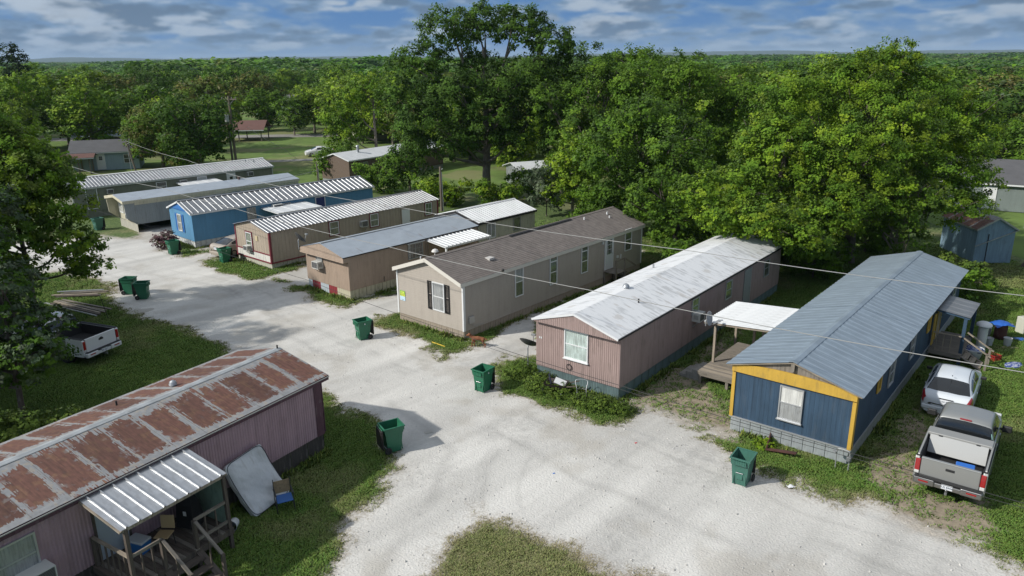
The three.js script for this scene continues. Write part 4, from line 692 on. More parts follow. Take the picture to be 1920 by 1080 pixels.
// crown: blobs [x, y, z, rx, ry, rz]; leaves gather in tufts along twigs near each blob's shell
function crownGeo(blobs, { seed = 1, leaf = 0.24, dens = 26, tuft = 0.34, tones = GREEN, thin = 0.2, flat = 0.35 } = {}) {
  const rng = rngOf(seed), P = [], N = [], C = [], I = [], U = [], gs = () => (rng() + rng() + rng() - 1.5) * 1.15;
  const q = new THREE.Quaternion(), X = V3(), Z = V3(), n = V3(), up = V3(0, 1, 0);
  for (const [bx_, by, bz, rx, ry, rz] of blobs) {
    const area = 4 * Math.PI * Math.pow((Math.pow(rx * ry, 1.6) + Math.pow(rx * rz, 1.6) + Math.pow(ry * rz, 1.6)) / 3, 1 / 1.6), ts = tuft * (0.7 + 0.25 * Math.min(rx, rz)) * (0.75 + 0.5 * rng());
    const nt = Math.max(8, Math.round(area / (ts * ts * 1.7))), nl = Math.max(5, Math.round(dens * area / nt * (0.22 / leaf) ** 2 * 2.5));
    const boff = rng() * 50;
    for (let t = 0; t < nt; t++) {
      const z = rng() * 2 - 1, a = rng() * 6.2832, s = Math.sqrt(1 - z * z), dx = s * Math.cos(a), dy = z, dz = s * Math.sin(a);
      if (dy < -0.35 && rng() < 0.55) continue;
      const lump = 0.72 + 0.55 * vn3(dx * 2.2 + boff, dy * 2.2, dz * 2.2 + boff), rad = lump * (1 - 0.42 * rng() ** 1.7);
      if (vn3(dx * 3 + boff * 2, dy * 3, dz * 3) < thin) continue;
      const cx = bx_ + dx * rx * rad, cy = by + dy * ry * rad, cz = bz + dz * rz * rad;
      const tone = tones[Math.floor(rng() * tones.length)], tv = 0.7 + 0.6 * rng(), sub = Math.round(nl * (0.6 + 0.8 * rng()));
      for (let l = 0; l < sub; l++) {
        const px = cx + gs() * ts * 0.62, py = cy + gs() * ts * flat * 1.3, pz = cz + gs() * ts * 0.62;
        n.set(dx * 0.7 + gs() * 0.8, dy * 0.5 + 0.55 + gs() * 0.6, dz * 0.7 + gs() * 0.8).normalize();
        X.set(gs(), gs() - 0.3, gs()).cross(n).normalize(); Z.crossVectors(n, X);
        const L = leaf * (0.5 + 1.05 * rng() * rng() + 0.25 * rng()), W = L * 0.42, k = P.length / 3, v = tv * (0.8 + 0.4 * rng());
        P.push(px - X.x * L * 0.5, py - X.y * L * 0.5, pz - X.z * L * 0.5, px + Z.x * W, py + Z.y * W - L * 0.04, pz + Z.z * W, px + X.x * L * 0.5, py + X.y * L * 0.5 - L * 0.12, pz + X.z * L * 0.5, px - Z.x * W, py - Z.y * W - L * 0.04, pz - Z.z * W);
        n.x = n.x * 0.65 + dx * 0.45; n.y = n.y * 0.65 + dy * 0.4 + 0.1; n.z = n.z * 0.65 + dz * 0.45; n.normalize();
        for (let c = 0; c < 4; c++) { N.push(n.x, n.y, n.z); C.push(tone[0] * v, tone[1] * v, tone[2] * v); U.push(c & 1, c >> 1); }
        I.push(k, k + 2, k + 1, k, k + 3, k + 2);
      }
    }
  }
  const g = new THREE.BufferGeometry();
  g.setAttribute('position', new THREE.Float32BufferAttribute(P, 3)); g.setAttribute('normal', new THREE.Float32BufferAttribute(N, 3)); g.setAttribute('color', new THREE.Float32BufferAttribute(C, 3)); g.setAttribute('uv', new THREE.Float32BufferAttribute(U, 2)); g.setIndex(I);
  return g;
}

function limb(pts, r0, r1, seg = 10, rad = 7) {         // tapered, uneven tube
  const c = new THREE.CatmullRomCurve3(pts.map(p => V3(...p))), g = new THREE.TubeGeometry(c, seg, 1, rad), p = g.attributes.position, n = g.attributes.normal, uv = g.attributes.uv, len = c.getLength();
  for (let i = 0; i <= seg; i++) { const ct = c.getPointAt(i / seg); for (let j = 0; j <= rad; j++) { const k = i * (rad + 1) + j, r = mix(r0, r1, Math.pow(i / seg, 0.8)) * (0.88 + 0.24 * h3(i, j % rad, 3)) * (i === 0 ? 1.25 : 1); p.setXYZ(k, ct.x + n.getX(k) * r, ct.y + n.getY(k) * r, ct.z + n.getZ(k) * r); uv.setXY(k, j / rad * 6.28 * r0, i / seg * len); } }
  return g;
}
function trunkGeo(blobs, { h, r = 0.3, lean = [0, 0], seed = 1, fork = 0.45 } = {}) {
  const rng = rngOf(seed + 77), gs = [], top = [lean[0], h * 0.8, lean[1]], mid = [lean[0] * fork + (rng() - 0.5) * 0.3, h * fork, lean[1] * fork + (rng() - 0.5) * 0.3];
  gs.push(limb([[0, -0.15, 0], [mid[0] * 0.4 + (rng() - 0.5) * 0.2, h * fork * 0.5, mid[2] * 0.4], mid, top], r, r * 0.22, 16, 9));
  for (const [x, y, z, rx, ry] of blobs) {
    const s = clamp((y - ry * 0.6) / h * 0.75, 0.2, 0.7), from = [lean[0] * s, h * s * 0.9, lean[1] * s], k = 0.9;
    gs.push(limb([from, [mix(from[0], x, 0.45) + (rng() - 0.5), mix(from[1], y, 0.3), mix(from[2], z, 0.45) + (rng() - 0.5)], [x * k + from[0] * (1 - k), y, z * k + from[2] * (1 - k)]], r * 0.42, 0.03, 9, 6));
    for (let i = 0; i < 3; i++) { const a = rng() * 6.28; gs.push(limb([[mix(from[0], x, 0.6), mix(from[1], y, 0.55), mix(from[2], z, 0.6)], [x + Math.cos(a) * rx * 0.4, y + ry * 0.1, z + Math.sin(a) * rx * 0.4], [x + Math.cos(a) * rx * 0.8, y + ry * (rng() - 0.1) * 0.8, z + Math.sin(a) * rx * 0.8]], r * 0.18, 0.015, 6, 5)); }
  }
  return join(gs);
}
const GREEN = [[0.128, 0.238, 0.017], [0.108, 0.21, 0.016], [0.155, 0.265, 0.02], [0.088, 0.175, 0.015]], DARK = [[0.068, 0.142, 0.016], [0.058, 0.12, 0.015], [0.09, 0.172, 0.018]], SPRING = [[0.205, 0.315, 0.018], [0.175, 0.285, 0.018], [0.235, 0.33, 0.022], [0.145, 0.255, 0.017]], RUST = [[0.17, 0.175, 0.04], [0.14, 0.165, 0.032], [0.125, 0.175, 0.028], [0.175, 0.16, 0.045]], SAGE = [[0.1098, 0.1525, 0.0793], [0.0854, 0.1281, 0.0671], [0.1464, 0.183, 0.1098]], OLIVE = [[0.14, 0.205, 0.03], [0.115, 0.185, 0.026], [0.1, 0.165, 0.024]], PLUM = [[0.14, 0.06, 0.07], [0.1, 0.05, 0.06], [0.2, 0.12, 0.13], [0.07, 0.06, 0.03]];
function tree(name, label, [x, z], blobs, o = {}) {
  const t = thing(name, label, o.category || 'tree', [x, 0, z], o.turn || 0, o.group), h = o.h || Math.max(...blobs.map(b => b[1] + b[4]));
  if (o.trunk !== false) mesh('trunk', trunkGeo(blobs, { h, r: o.r || h * 0.024, lean: o.lean, seed: o.seed, fork: o.fork }), o.bark || barkGrey, t);
  mesh(o.category === 'shrub' ? 'foliage' : 'crown', crownGeo(blobs, o), o.leafMat || leafMat, t);
  return t;
}
// a rounded set of lobes for general trees
function lobes(seed, h, w, base = 0.3, n = 9) {
  const rng = rngOf(seed), out = [[0, h * mix(base, 1, 0.55), 0, w * 0.3, h * (1 - base) * 0.38, w * 0.3]];
  for (let i = 0; i < n; i++) { const a = i * 2.399 + rng(), t = (i + 0.5) / n, y = h * mix(base + 0.1, 0.86, t), env = Math.sin(Math.PI * clamp(0.2 + 0.72 * (1 - t) + 0.06)), d = w * 0.5 * (0.45 + 0.4 * rng()) * (0.35 + 0.8 * env), r = w * (0.15 + 0.1 * rng()); out.push([Math.cos(a) * d, y, Math.sin(a) * d, r, r * (0.65 + 0.3 * rng()), r]); }
  return out;
}
// ---- trees named by what the photograph shows of each
tree('tall_oak', 'tallest dark green tree rising above the skyline behind the cabin', [-2.6, -77.5], [
  [-6.2, 13.2, 1, 3.2, 2.4, 3], [-3.4, 16.3, 0, 3.3, 2.3, 3], [0.2, 17.2, -1, 3.1, 2.1, 3], [3.6, 16.6, 0, 3.2, 2.1, 3], [6.8, 15, 1, 2.6, 1.7, 2.6], [8.4, 13.4, 0, 1.9, 1.2, 2], [4.6, 12.4, 2, 3, 1.9, 3], [-8.2, 9.6, 1, 2.4, 2.2, 2.4], [-5.4, 8.2, 3, 3.1, 2.3, 3], [-2.2, 10.6, 3, 3.2, 2.4, 3], [0.8, 8.2, 3, 3, 2.6, 3], [2.2, 10.9, 2.6, 2.6, 2.2, 2.6], [-6.4, 5.4, 2, 2.4, 1.6, 2.4], [-2.6, 6.2, 3, 2.4, 1.8, 2.4], [2.8, 6.4, 2, 2.2, 1.8, 2.2], [4.2, 8.8, 0, 2.4, 2, 2.4], [-0.5, 12.6, -2, 3, 2.4, 3]],
  { seed: 101, tones: DARK, h: 18.6, r: 0.52, leaf: 0.23, dens: 30, tuft: 0.44, thin: 0.22, fork: 0.5, bark: barkGrey });
tree('oak', 'big dark green tree directly right of the tallest tree', [7.5, -74], lobes(102, 15.4, 11, 0.22, 11), { seed: 102, tones: DARK.concat(GREEN), leaf: 0.2, dens: 28, tuft: 0.43, thin: 0.26 });
tree('oak', 'broad green tree behind the pink home roof end', [15.5, -70], lobes(103, 15.2, 13.5, 0.2, 13), { seed: 103, tones: GREEN, leaf: 0.2, dens: 28, tuft: 0.43, thin: 0.26 });
tree('oak', 'deep green tree overhanging the far end of the brown shingle roof', [10.4, -59], lobes(104, 11.5, 10, 0.2, 12), { seed: 104, tones: DARK.concat(GREEN), leaf: 0.21, dens: 28, tuft: 0.4 });
tree('maple', 'yellow green tree standing by the shingle roof far end', [5.4, -66], lobes(105, 8.2, 6.0, 0.1, 9), { seed: 105, tones: SPRING, leaf: 0.24, dens: 28, tuft: 0.4 });
tree('great_hackberry', 'huge bright green tree spreading over the navy home far end', [23.5, -50.5], [
  [-6.4, 8.0, 1, 2.9, 2.5, 2.9], [-4.4, 10.4, 0, 3.0, 2.4, 3], [-1.6, 11.9, 0, 2.9, 2.0, 2.9], [1.2, 12.6, -1, 2.6, 2.0, 2.6], [3.6, 11.2, 0, 2.8, 2.2, 2.8], [6.2, 9.8, 0, 2.7, 2.1, 2.6], [7.2, 8.2, -0.6, 1.9, 1.7, 1.9], [-7.4, 5.4, 2, 2.2, 1.9, 2.3], [-5, 4.4, 4, 2.3, 1.5, 2.3], [-2.6, 7.6, 4, 2.9, 2.5, 2.7], [0.6, 8.6, 3.6, 2.8, 2.4, 2.6], [3.8, 7.6, 3.4, 2.6, 2.2, 2.5], [5.8, 6.0, 2.4, 2.0, 1.6, 2.0], [-3.4, 5.2, 5.4, 2.1, 1.5, 2.1], [0.4, 5.6, 5, 1.9, 1.4, 1.9], [4.2, 4.9, 4.6, 1.9, 1.2, 1.9], [0.3, 10.4, 1.5, 3, 2, 3], [-6.8, 3.4, 5.0, 1.3, 0.9, 1.3], [2, 13.5, -1, 1.5, 1.2, 1.5]],
  { seed: 106, tones: [...SPRING, ...GREEN], h: 13.6, r: 0.42, leaf: 0.15, dens: 30, tuft: 0.36, thin: 0.3, fork: 0.3, bark: barkDark });
tree('hackberry', 'bright green tree hanging over the white coated roof end', [17.2, -47.5], [[-3, 5.6, 1, 2.4, 1.8, 2.2], [-0.6, 7.2, 0, 2.6, 1.9, 2.4], [2.2, 6.6, 0.5, 2.3, 1.8, 2.2], [-3.6, 4.0, 2.4, 1.7, 1.1, 1.6], [-1.4, 4.4, 3, 2, 1.3, 1.9], [1.4, 4.3, 3, 2, 1.3, 1.9], [0.2, 3.2, 4.2, 1.5, 0.9, 1.4], [-4.3, 4.9, 3.4, 1.8, 1.1, 1.7], [-2.5, 4.6, 4.7, 1.9, 1.1, 1.8], [-0.5, 3.9, 5.4, 1.6, 0.9, 1.5], [-5.4, 5.8, 1.6, 1.9, 1.3, 1.8], [3.4, 4.2, 2, 1.7, 1.2, 1.6], [0.3, 9.0, -0.5, 1.9, 1.3, 1.9]], { seed: 120, tones: [...SPRING, ...GREEN], leaf: 0.18, dens: 28, tuft: 0.34, bark: barkDark });
tree('elm', 'loose pale green tree at the right end of the navy roof', [24.6, -46.6], lobes(107, 7.2, 5.6, 0.25, 10), { seed: 107, tones: [...OLIVE, ...GREEN], leaf: 0.2, dens: 20, tuft: 0.36, thin: 0.35 });
tree('maple', 'leafy young tree leaning over the road at the left edge', [-27.2, -40.5], [[-3.2, 8.2, 1, 2.8, 2.4, 2.6], [0.4, 8.6, 0, 2.8, 2.1, 2.6], [-1.6, 10.2, 0, 2.4, 1.8, 2.4], [-0.6, 6.8, 2, 2.4, 1.7, 2.2], [2.0, 8.0, 1, 2.0, 1.5, 2.0], [-4.2, 6.4, 2, 2.2, 1.8, 2.2], [2.6, 6.6, 0.5, 1.9, 1.4, 1.9], [0.6, 5.6, 2.4, 2.2, 1.5, 2], [-2.4, 5.4, 2.4, 2.4, 1.7, 2.2], [3.4, 4.6, 1.4, 1.7, 1.1, 1.6], [-4.8, 4.4, 3.4, 2.2, 1.7, 2.1], [-1.2, 4.2, 3.6, 2.0, 1.3, 1.9], [1.2, 3.4, 3, 1.6, 1.0, 1.6], [4.4, 3.3, 1.6, 1.1, 0.6, 1.1], [-3.6, 3.2, 2.6, 1.8, 1.4, 1.8]], { seed: 109, tones: [...SPRING, ...OLIVE, ...GREEN], leaf: 0.17, dens: 40, tuft: 0.4, thin: 0.12, r: 0.2, bark: barkDark });
tree('juniper', 'dark grey green juniper in front of the white pickup', [-19.9, -27.6], [[-1.2, 2.9, 0.3, 1.7, 1.0, 1.6], [0.6, 2.7, 0.2, 1.6, 0.9, 1.5], [1.5, 3.4, 0.6, 1.2, 0.8, 1.2], [-2.6, 2.4, 0.8, 1.4, 0.9, 1.4], [-0.2, 4.4, 0, 1.7, 1.0, 1.6], [1.3, 4.0, -0.4, 1.1, 0.7, 1.1], [-1.8, 5.0, 0, 1.2, 0.9, 1.2], [0.2, 5.8, 0, 1.3, 1.0, 1.3], [-0.3, 7.0, 0, 0.9, 1.0, 0.9], [-2.4, 3.6, -0.6, 1.2, 0.9, 1.2]], { seed: 110, tones: [...DARK, ...SAGE], leaf: 0.14, dens: 26, tuft: 0.26, r: 0.14, leafMat: needleMat, bark: barkDark, fork: 0.6, flat: 0.25 });
tree('cedar', 'shaded dark cedar at the left edge beside the juniper', [-24.6, -31.5], lobes(111, 9.6, 6.2, 0.12, 12), { seed: 111, tones: [...DARK, ...SAGE], leaf: 0.16, dens: 24, tuft: 0.28, leafMat: needleMat, bark: barkDark });

tree('hackberry', 'leafy tree drooping over the far end of the shingle roof', [11.6, -51.5], [[-1.6, 5.2, 0.6, 2.0, 1.5, 1.9], [0.8, 6.0, 0, 2.1, 1.6, 2], [-2.4, 4.0, 1.4, 1.4, 0.9, 1.3], [1.2, 4.0, 1.2, 1.8, 1.3, 1.7], [-0.4, 7.4, -0.6, 1.9, 1.4, 1.8], [-0.6, 3.2, 1.8, 1.5, 1.0, 1.4], [2.4, 5.0, -0.8, 1.7, 1.4, 1.6]], { seed: 121, tones: [...GREEN, ...DARK], leaf: 0.18, dens: 28, tuft: 0.34, bark: barkDark });
// shrubs and undergrowth, each its own
const shrubs = [
  ['purple_bush', 'purple leaved bush at the corner of the blue home', -26.7, -56.6, [[0, 0.75, 0, 0.8, 0.65, 0.8], [0.5, 0.55, 0.4, 0.6, 0.5, 0.6], [-0.5, 0.6, 0.2, 0.6, 0.5, 0.6]], PLUM, 0.13],
  ['bush', 'yellow green bush behind the mauve home roof', -17.9, -24.6, [[0, 1.0, 0, 1.5, 0.9, 1.3], [-1.6, 1.1, 0.4, 1.3, 0.9, 1.2], [1.1, 0.8, -0.9, 1.0, 0.6, 1.0]], OLIVE, 0.12],
  ['bush', 'weedy green bush round the dish pole at the pink home', 0.35, -31.4, [[0, 0.35, 0, 0.8, 0.4, 0.7], [0.9, 0.25, 0.9, 0.8, 0.35, 0.7]], OLIVE, 0.07],
  ['bush', 'low weeds under the pink home front window', 2.2, -29.4, [[0, 0.22, 0, 0.9, 0.3, 0.6], [0.9, 0.2, 0.9, 0.8, 0.28, 0.6], [-0.9, 0.25, -0.5, 0.8, 0.3, 0.6]], OLIVE, 0.065],
  ['bush', 'leafy weeds at the right front corner of the pink home', 3.7, -28.0, [[0, 0.24, 0, 0.9, 0.34, 0.6], [0.7, 0.2, 0.3, 0.5, 0.28, 0.5]], OLIVE, 0.07],
  ['bush', 'small weed clump beside the rusty frame', 9.35, -24.9, [[0, 0.12, 0, 0.5, 0.18, 0.4]], SPRING, 0.08],
  ['bush', 'grey leaved shrub beside the shingle roof end, nearest the cabin', 3.2, -67.5, lobes(131, 5.2, 4.2, 0.05, 7), SAGE, 0.2],
  ['bush', 'dense shrub mass behind the beige home far end', 7.6, -60.5, lobes(132, 4.4, 5.5, 0.05, 7), GREEN, 0.2],
  ['bush', 'thick undergrowth in the gap between the pink and navy homes', 16.4, -52.5, lobes(133, 3.6, 6.0, 0.02, 8), GREEN, 0.2],
  ['bush', 'thick undergrowth behind the pink home roof end', 12.2, -55.5, lobes(134, 4.5, 5.5, 0.02, 8), GREEN, 0.2],
  ['bush', 'added dense shrub darkening the gap left of the white coated roof end', 11.6, -47.4, lobes(142, 2.6, 4.0, 0.02, 7), GREEN, 0.18],  // shrubs from here to the navy roof end are added to darken shaded gaps
  ['bush', 'added dense shrub darkening the ground beyond the white coated roof end', 15.0, -49.6, lobes(143, 3.0, 4.0, 0.02, 7), GREEN, 0.18],
  ['bush', 'added leafy shrub darkening the ground behind the carport canopy', 19.6, -46.8, lobes(144, 2.6, 4.4, 0.02, 7), GREEN, 0.18],
  ['bush', 'added leafy shrub darkening the ground left of the navy roof far end', 20.8, -51.6, lobes(145, 3.4, 5.2, 0.02, 8), GREEN, 0.18],
  ['bush', 'added leafy shrub darkening the ground beyond the navy roof far end', 26.0, -53.5, lobes(146, 3.6, 5.2, 0.02, 8), GREEN, 0.18],
  ['bush', 'tangled shrub beside the pale blue shed', 26.6, -42.8, lobes(135, 2.2, 4.0, 0.02, 8), OLIVE, 0.17],
  ['bush', 'leafy shrub behind the side porch of the navy home', 24.5, -40.8, lobes(136, 2.4, 4.2, 0.02, 7), GREEN, 0.17],
  ['bush', 'round green bush behind the blue home roof end', -21.4, -90.5, lobes(137, 4.2, 6.0, 0.02, 8), GREEN, 0.22],
  ['bush', 'green bush right of the blue home roof end', -14.6, -81.5, lobes(138, 3.4, 5.0, 0.02, 8), GREEN, 0.22],
  ['bush', 'bright bush behind the red trimmed home end', -6.6, -73.2, lobes(139, 2.8, 4.6, 0.02, 7), SPRING, 0.22],
  ['bush', 'green bush at the foot of the tallest tree', -1.0, -72.5, lobes(140, 2.4, 4.4, 0.02, 7), [...SPRING, ...GREEN], 0.22],
  ['bush', 'thick hedge clump behind the cabin', 2.2, -76.5, lobes(141, 3.2, 4.6, 0.02, 7), GREEN, 0.22],
];
shrubs.forEach(([n, l, x, z, b, tones, leaf], i) => tree(n, l, [x, z], b, { category: 'shrub', seed: 150 + i, tones, leaf, dens: 26, tuft: leaf * 1.7, trunk: b.length > 5, r: 0.07, bark: barkDark, thin: 0.12 }));
tree('vine_tree', 'vine wrapped slim tree behind the blue home roof', [-10.9, -80.5], [[0, 6.4, 0, 1.7, 1.3, 1.7], [0.6, 4.6, 0.3, 1.5, 1.4, 1.5], [-0.8, 3.4, 0, 1.8, 1.6, 1.8], [0.9, 2.0, 0.4, 1.9, 1.6, 1.9], [-1.8, 1.6, 0.4, 1.7, 1.4, 1.7]], { seed: 171, tones: [...GREEN, ...DARK], leaf: 0.22, dens: 24, tuft: 0.4 });
tree('elm', 'lean green tree with bare trunk before the white roofed home', [-17.6, -99], [[-2.6, 8.6, 0, 2.6, 2.2, 2.4], [-4.8, 6.8, 0, 2.3, 2.2, 2.2], [0.2, 9.2, 0, 2.2, 1.8, 2.2], [-3.4, 4.6, 0.5, 2, 1.8, 2], [-0.8, 10.4, 0, 1.9, 1.4, 1.9], [-5.4, 4.2, 0, 1.5, 1.6, 1.5]], { seed: 172, tones: [...SPRING, ...GREEN], leaf: 0.3, dens: 22, tuft: 0.5, r: 0.3 });
tree('pecan', 'yellow brown budding tree behind the olive home roof', [-47.5, -103], lobes(173, 9.2, 10.5, 0.08, 14), { seed: 173, tones: [...RUST, ...OLIVE, ...GREEN], leaf: 0.3, dens: 20, tuft: 0.5 });
tree('elm', 'spreading bush like tree left of the transformer pole', [-41.8, -96.5], lobes(174, 6.0, 6.0, 0.04, 12), { seed: 174, tones: [...GREEN, ...RUST], leaf: 0.28, dens: 22, tuft: 0.46 });
tree('maple', 'light green tree at the left edge above the olive home', [-62, -86], lobes(175, 10.2, 13, 0.08, 14), { seed: 175, tones: [...SPRING, ...OLIVE], leaf: 0.28, dens: 22, tuft: 0.5 });
tree('oak', 'dark tree casting shade from the left edge of the lawn', [-35.5, -31.5], lobes(176, 14.5, 13, 0.15, 15), { seed: 176, tones: DARK, leaf: 0.24, dens: 22, tuft: 0.4, bark: barkDark });
tree('oak', 'shade tree beyond the left edge near the mauve home', [-33.0, -24.5], lobes(177, 14.5, 12, 0.15, 15), { seed: 177, tones: DARK, leaf: 0.24, dens: 22, tuft: 0.4, bark: barkDark });
// ---------------------------------------------------------------- vehicles
// a skin through cross-sections: stations [z, [[x, y] ...]] with equal counts, half a body (x >= 0)
function skinOf(st) {
  const n = st.length, m = st[0][1].length, cr = (a, b, c, d, t) => 0.5 * (2 * b + (c - a) * t + (2 * a - 5 * b + 4 * c - d) * t * t + (3 * b - a - 3 * c + d) * t * t * t);
  const get = (i, j) => { const s = st[clamp(i, 0, n - 1)], p = s[1][clamp(j, 0, m - 1)]; return [p[0], p[1], s[0]]; };
  return (u, v) => { const i = Math.min(Math.floor(u), n - 2), j = Math.min(Math.floor(v), m - 2), fu = u - i, fv = v - j, out = [0, 0, 0]; for (let k = 0; k < 3; k++) { const row = []; for (let a = -1; a <= 2; a++) row.push(cr(get(i + a, j - 1)[k], get(i + a, j)[k], get(i + a, j + 1)[k], get(i + a, j + 2)[k], fv)); out[k] = cr(...row, fu); } out[0] = Math.max(out[0], 0); return V3(...out); };
}
function patch(S, u0, u1, nu, v0, v1, nv, off = 0, both = true) {
  const res = [];
  for (const s of both ? [1, -1] : [1]) {
    const pos = [], uv = [], idx = [];
    for (let i = 0; i <= nu; i++) for (let j = 0; j <= nv; j++) {
      const u = mix(u0, u1, i / nu), v = mix(v0, v1, j / nv), p = S(u, v);
      if (off) { const e = 0.02, a = S(u + (u + e > u1 && u > e ? -e : e), v).sub(p).multiplyScalar(u + e > u1 && u > e ? -1 : 1), b = S(u, v + (v + e > v1 && v > e ? -e : e)).sub(p).multiplyScalar(v + e > v1 && v > e ? -1 : 1), q = a.cross(b).normalize(); const c = V3(p.x, p.y - 0.7, 0).normalize(); if (q.dot(c) < 0) q.negate(); p.addScaledVector(q, off); }
      pos.push(s * p.x, p.y, p.z); uv.push(p.z, p.y);
    }
    const W = nv + 1; for (let i = 0; i < nu; i++) for (let j = 0; j < nv; j++) { const a = i * W + j; if (s > 0) idx.push(a, a + W, a + 1, a + 1, a + W, a + W + 1); else idx.push(a, a + 1, a + W, a + 1, a + W + 1, a + W); }
    res.push(raw(pos, idx, uv));
  }
  return res;
}
const tyreG = new THREE.TorusGeometry(0.255, 0.095, 10, 24).scale(1, 1, 1.15), rimG = mergeGeometries(clean([new THREE.CylinderGeometry(0.19, 0.19, 0.1, 18).rotateX(Math.PI / 2), ...[0, 1, 2, 3, 4].map(i => bx(0.06, 0.2, 0.02, 0, 0.1, 0.055).rotateZ(i * 1.2566)), new THREE.CylinderGeometry(0.05, 0.05, 0.14, 10).rotateX(Math.PI / 2)]));
function wheels(t, zs, x, k = 1, rimM = MT.steel) { for (const z of zs) for (const s of [1, -1]) { const w = part('wheel', t, s * x, 0.35 * k, z, s * Math.PI / 2); w.scale.setScalar(k); mesh('tyre', tyreG, MT.rubber, w); mesh('rim', rimG, rimM, w); mesh('wheel_arch', new THREE.CylinderGeometry(0.41, 0.41, 0.06, 22).rotateX(Math.PI / 2).translate(0, 0.02, -0.11), MT.dark, w); } }
const plateTex = (txt, bg = '#d8dbe0', fg = '#20303c') => { const c = document.createElement('canvas'); c.width = 128; c.height = 64; const g = c.getContext('2d'); g.fillStyle = bg; g.fillRect(0, 0, 128, 64); g.fillStyle = fg; g.font = 'bold 34px sans-serif'; g.textAlign = 'center'; g.fillText(txt, 64, 46); const t = new THREE.CanvasTexture(c); t.colorSpace = THREE.SRGBColorSpace; return t; };
function plate(t, txt, x, y, z, tilt = 0) { const p = mesh('licence_plate', new THREE.BoxGeometry(0.32, 0.16, 0.012).rotateX(tilt).translate(x, y, z), M(plateTex(txt), 0.5), t); return p; }
const paint = (c, o = {}) => M(c, 0.38, { clearcoat: 0.8, clearcoatRoughness: 0.08, ...o });
const lampRed = M([0.32, 0.012, 0.014], 0.15, { clearcoat: 1 }), lampClear = M([0.6, 0.6, 0.58], 0.2, { clearcoat: 1 }), trimBlack = M([0.02, 0.02, 0.021], 0.55);
const bodyPts = (w, b, d, c = 0.06) => [[w * 0.8, 0.2], [w * 0.95, 0.27], [w, 0.48], [w * 1.0, b * 0.72], [w * 0.965, b], [w * 0.8, mix(b, d, 0.7) + c * 0.3], [w * 0.4, d], [0, d + 0.01]];
function sedan(name, label, pos, turn, col, { group, plateText } = {}) {
  const t = thing(name, label, 'car', pos, turn, group), pm = paint(col);
  const S = skinOf([[2.24, bodyPts(0.62, 0.6, 0.62)], [2.2, bodyPts(0.78, 0.8, 0.84)], [2.02, bodyPts(0.87, 0.95, 1.0)], [1.6, bodyPts(0.905, 0.97, 1.03)], [0.8, bodyPts(0.915, 0.95, 1.0)], [-0.4, bodyPts(0.915, 0.92, 0.97)], [-1.2, bodyPts(0.91, 0.9, 0.98)], [-1.8, bodyPts(0.87, 0.8, 0.86)], [-2.15, bodyPts(0.78, 0.68, 0.72)], [-2.26, bodyPts(0.6, 0.52, 0.54)]]);
  mesh('body', [...patch(S, 0, 9, 36, 0, 7, 20), bx(1.0, 0.3, 0.05, 0, 0.42, 2.215), bx(0.95, 0.25, 0.05, 0, 0.4, -2.23)], pm, t);
  const cab = k => [[0.845, 0.9], [mix(0.845, 0.79, k), mix(0.9, 1.12, k)], [mix(0.845, 0.64, k), mix(0.9, 1.31, k)], [mix(0.7, 0.47, k), mix(0.94, 1.4, k)], [0, mix(0.96, 1.44, k)]];
  const Cb = skinOf([[2.0, cab(0.0)], [1.5, cab(0.46)], [0.9, cab(0.86)], [0.3, cab(0.98)], [-0.3, cab(0.96)], [-0.85, cab(0.58)], [-1.4, cab(0.0)]]);
  mesh('cabin', patch(Cb, 0, 6, 30, 0, 4, 16), pm, t);
  mesh('rear_window', patch(Cb, 0.35, 1.72, 10, 2.55, 4, 6, 0.006), MT.darkGlass, t); mesh('windscreen', patch(Cb, 4.5, 5.75, 8, 2.6, 4, 6, 0.006), MT.darkGlass, t);
  for (const [a, b] of [[1.25, 2.7], [2.85, 4.35]]) for (const g of patch(Cb, a, b, 8, 0.45, 1.95, 5, 0.006)) mesh('side_window', g, MT.darkGlass, t);
  mesh('roof_seams', patch(Cb, 1.75, 4.4, 10, 2.62, 2.74, 1, 0.005), trimBlack, t);
  for (const g of patch(S, 0.9, 2.5, 8, 3.1, 4.55, 4, 0.01)) mesh('tail_light', g, lampRed, t);
  mesh('bumper', [rbx(1.66, 0.2, 0.16, 0.06, 0, 0.42, 2.18), rbx(1.2, 0.08, 0.1, 0.03, 0, 0.27, 2.19)], pm, t);
  plate(t, plateText || 'KDH 4136', 0, 0.76, 2.235, -0.2); mesh('boot_trim', [bx(0.5, 0.03, 0.02, 0, 0.87, 2.225)], trimBlack, t);
  for (const s of [1, -1]) { mesh('door_mirror', [rbx(0.22, 0.15, 0.1, 0.045, s * 1.0, 1.0, -0.62)], trimBlack, t); mesh('headlight', rbx(0.3, 0.12, 0.3, 0.05, s * 0.66, 0.68, -2.02), lampClear, t); for (const z of [0.75, -0.25]) mesh('door_handle', rbx(0.03, 0.03, 0.16, 0.012, s * 0.925, 0.84, z), pm, t); }
  mesh('aerial', [rod([0, 1.46, 1.05], [0, 1.55, 1.2], 0.02, 0.008)], trimBlack, t);
  wheels(t, [1.33, -1.35], 0.83, 0.93);
  return t;
}
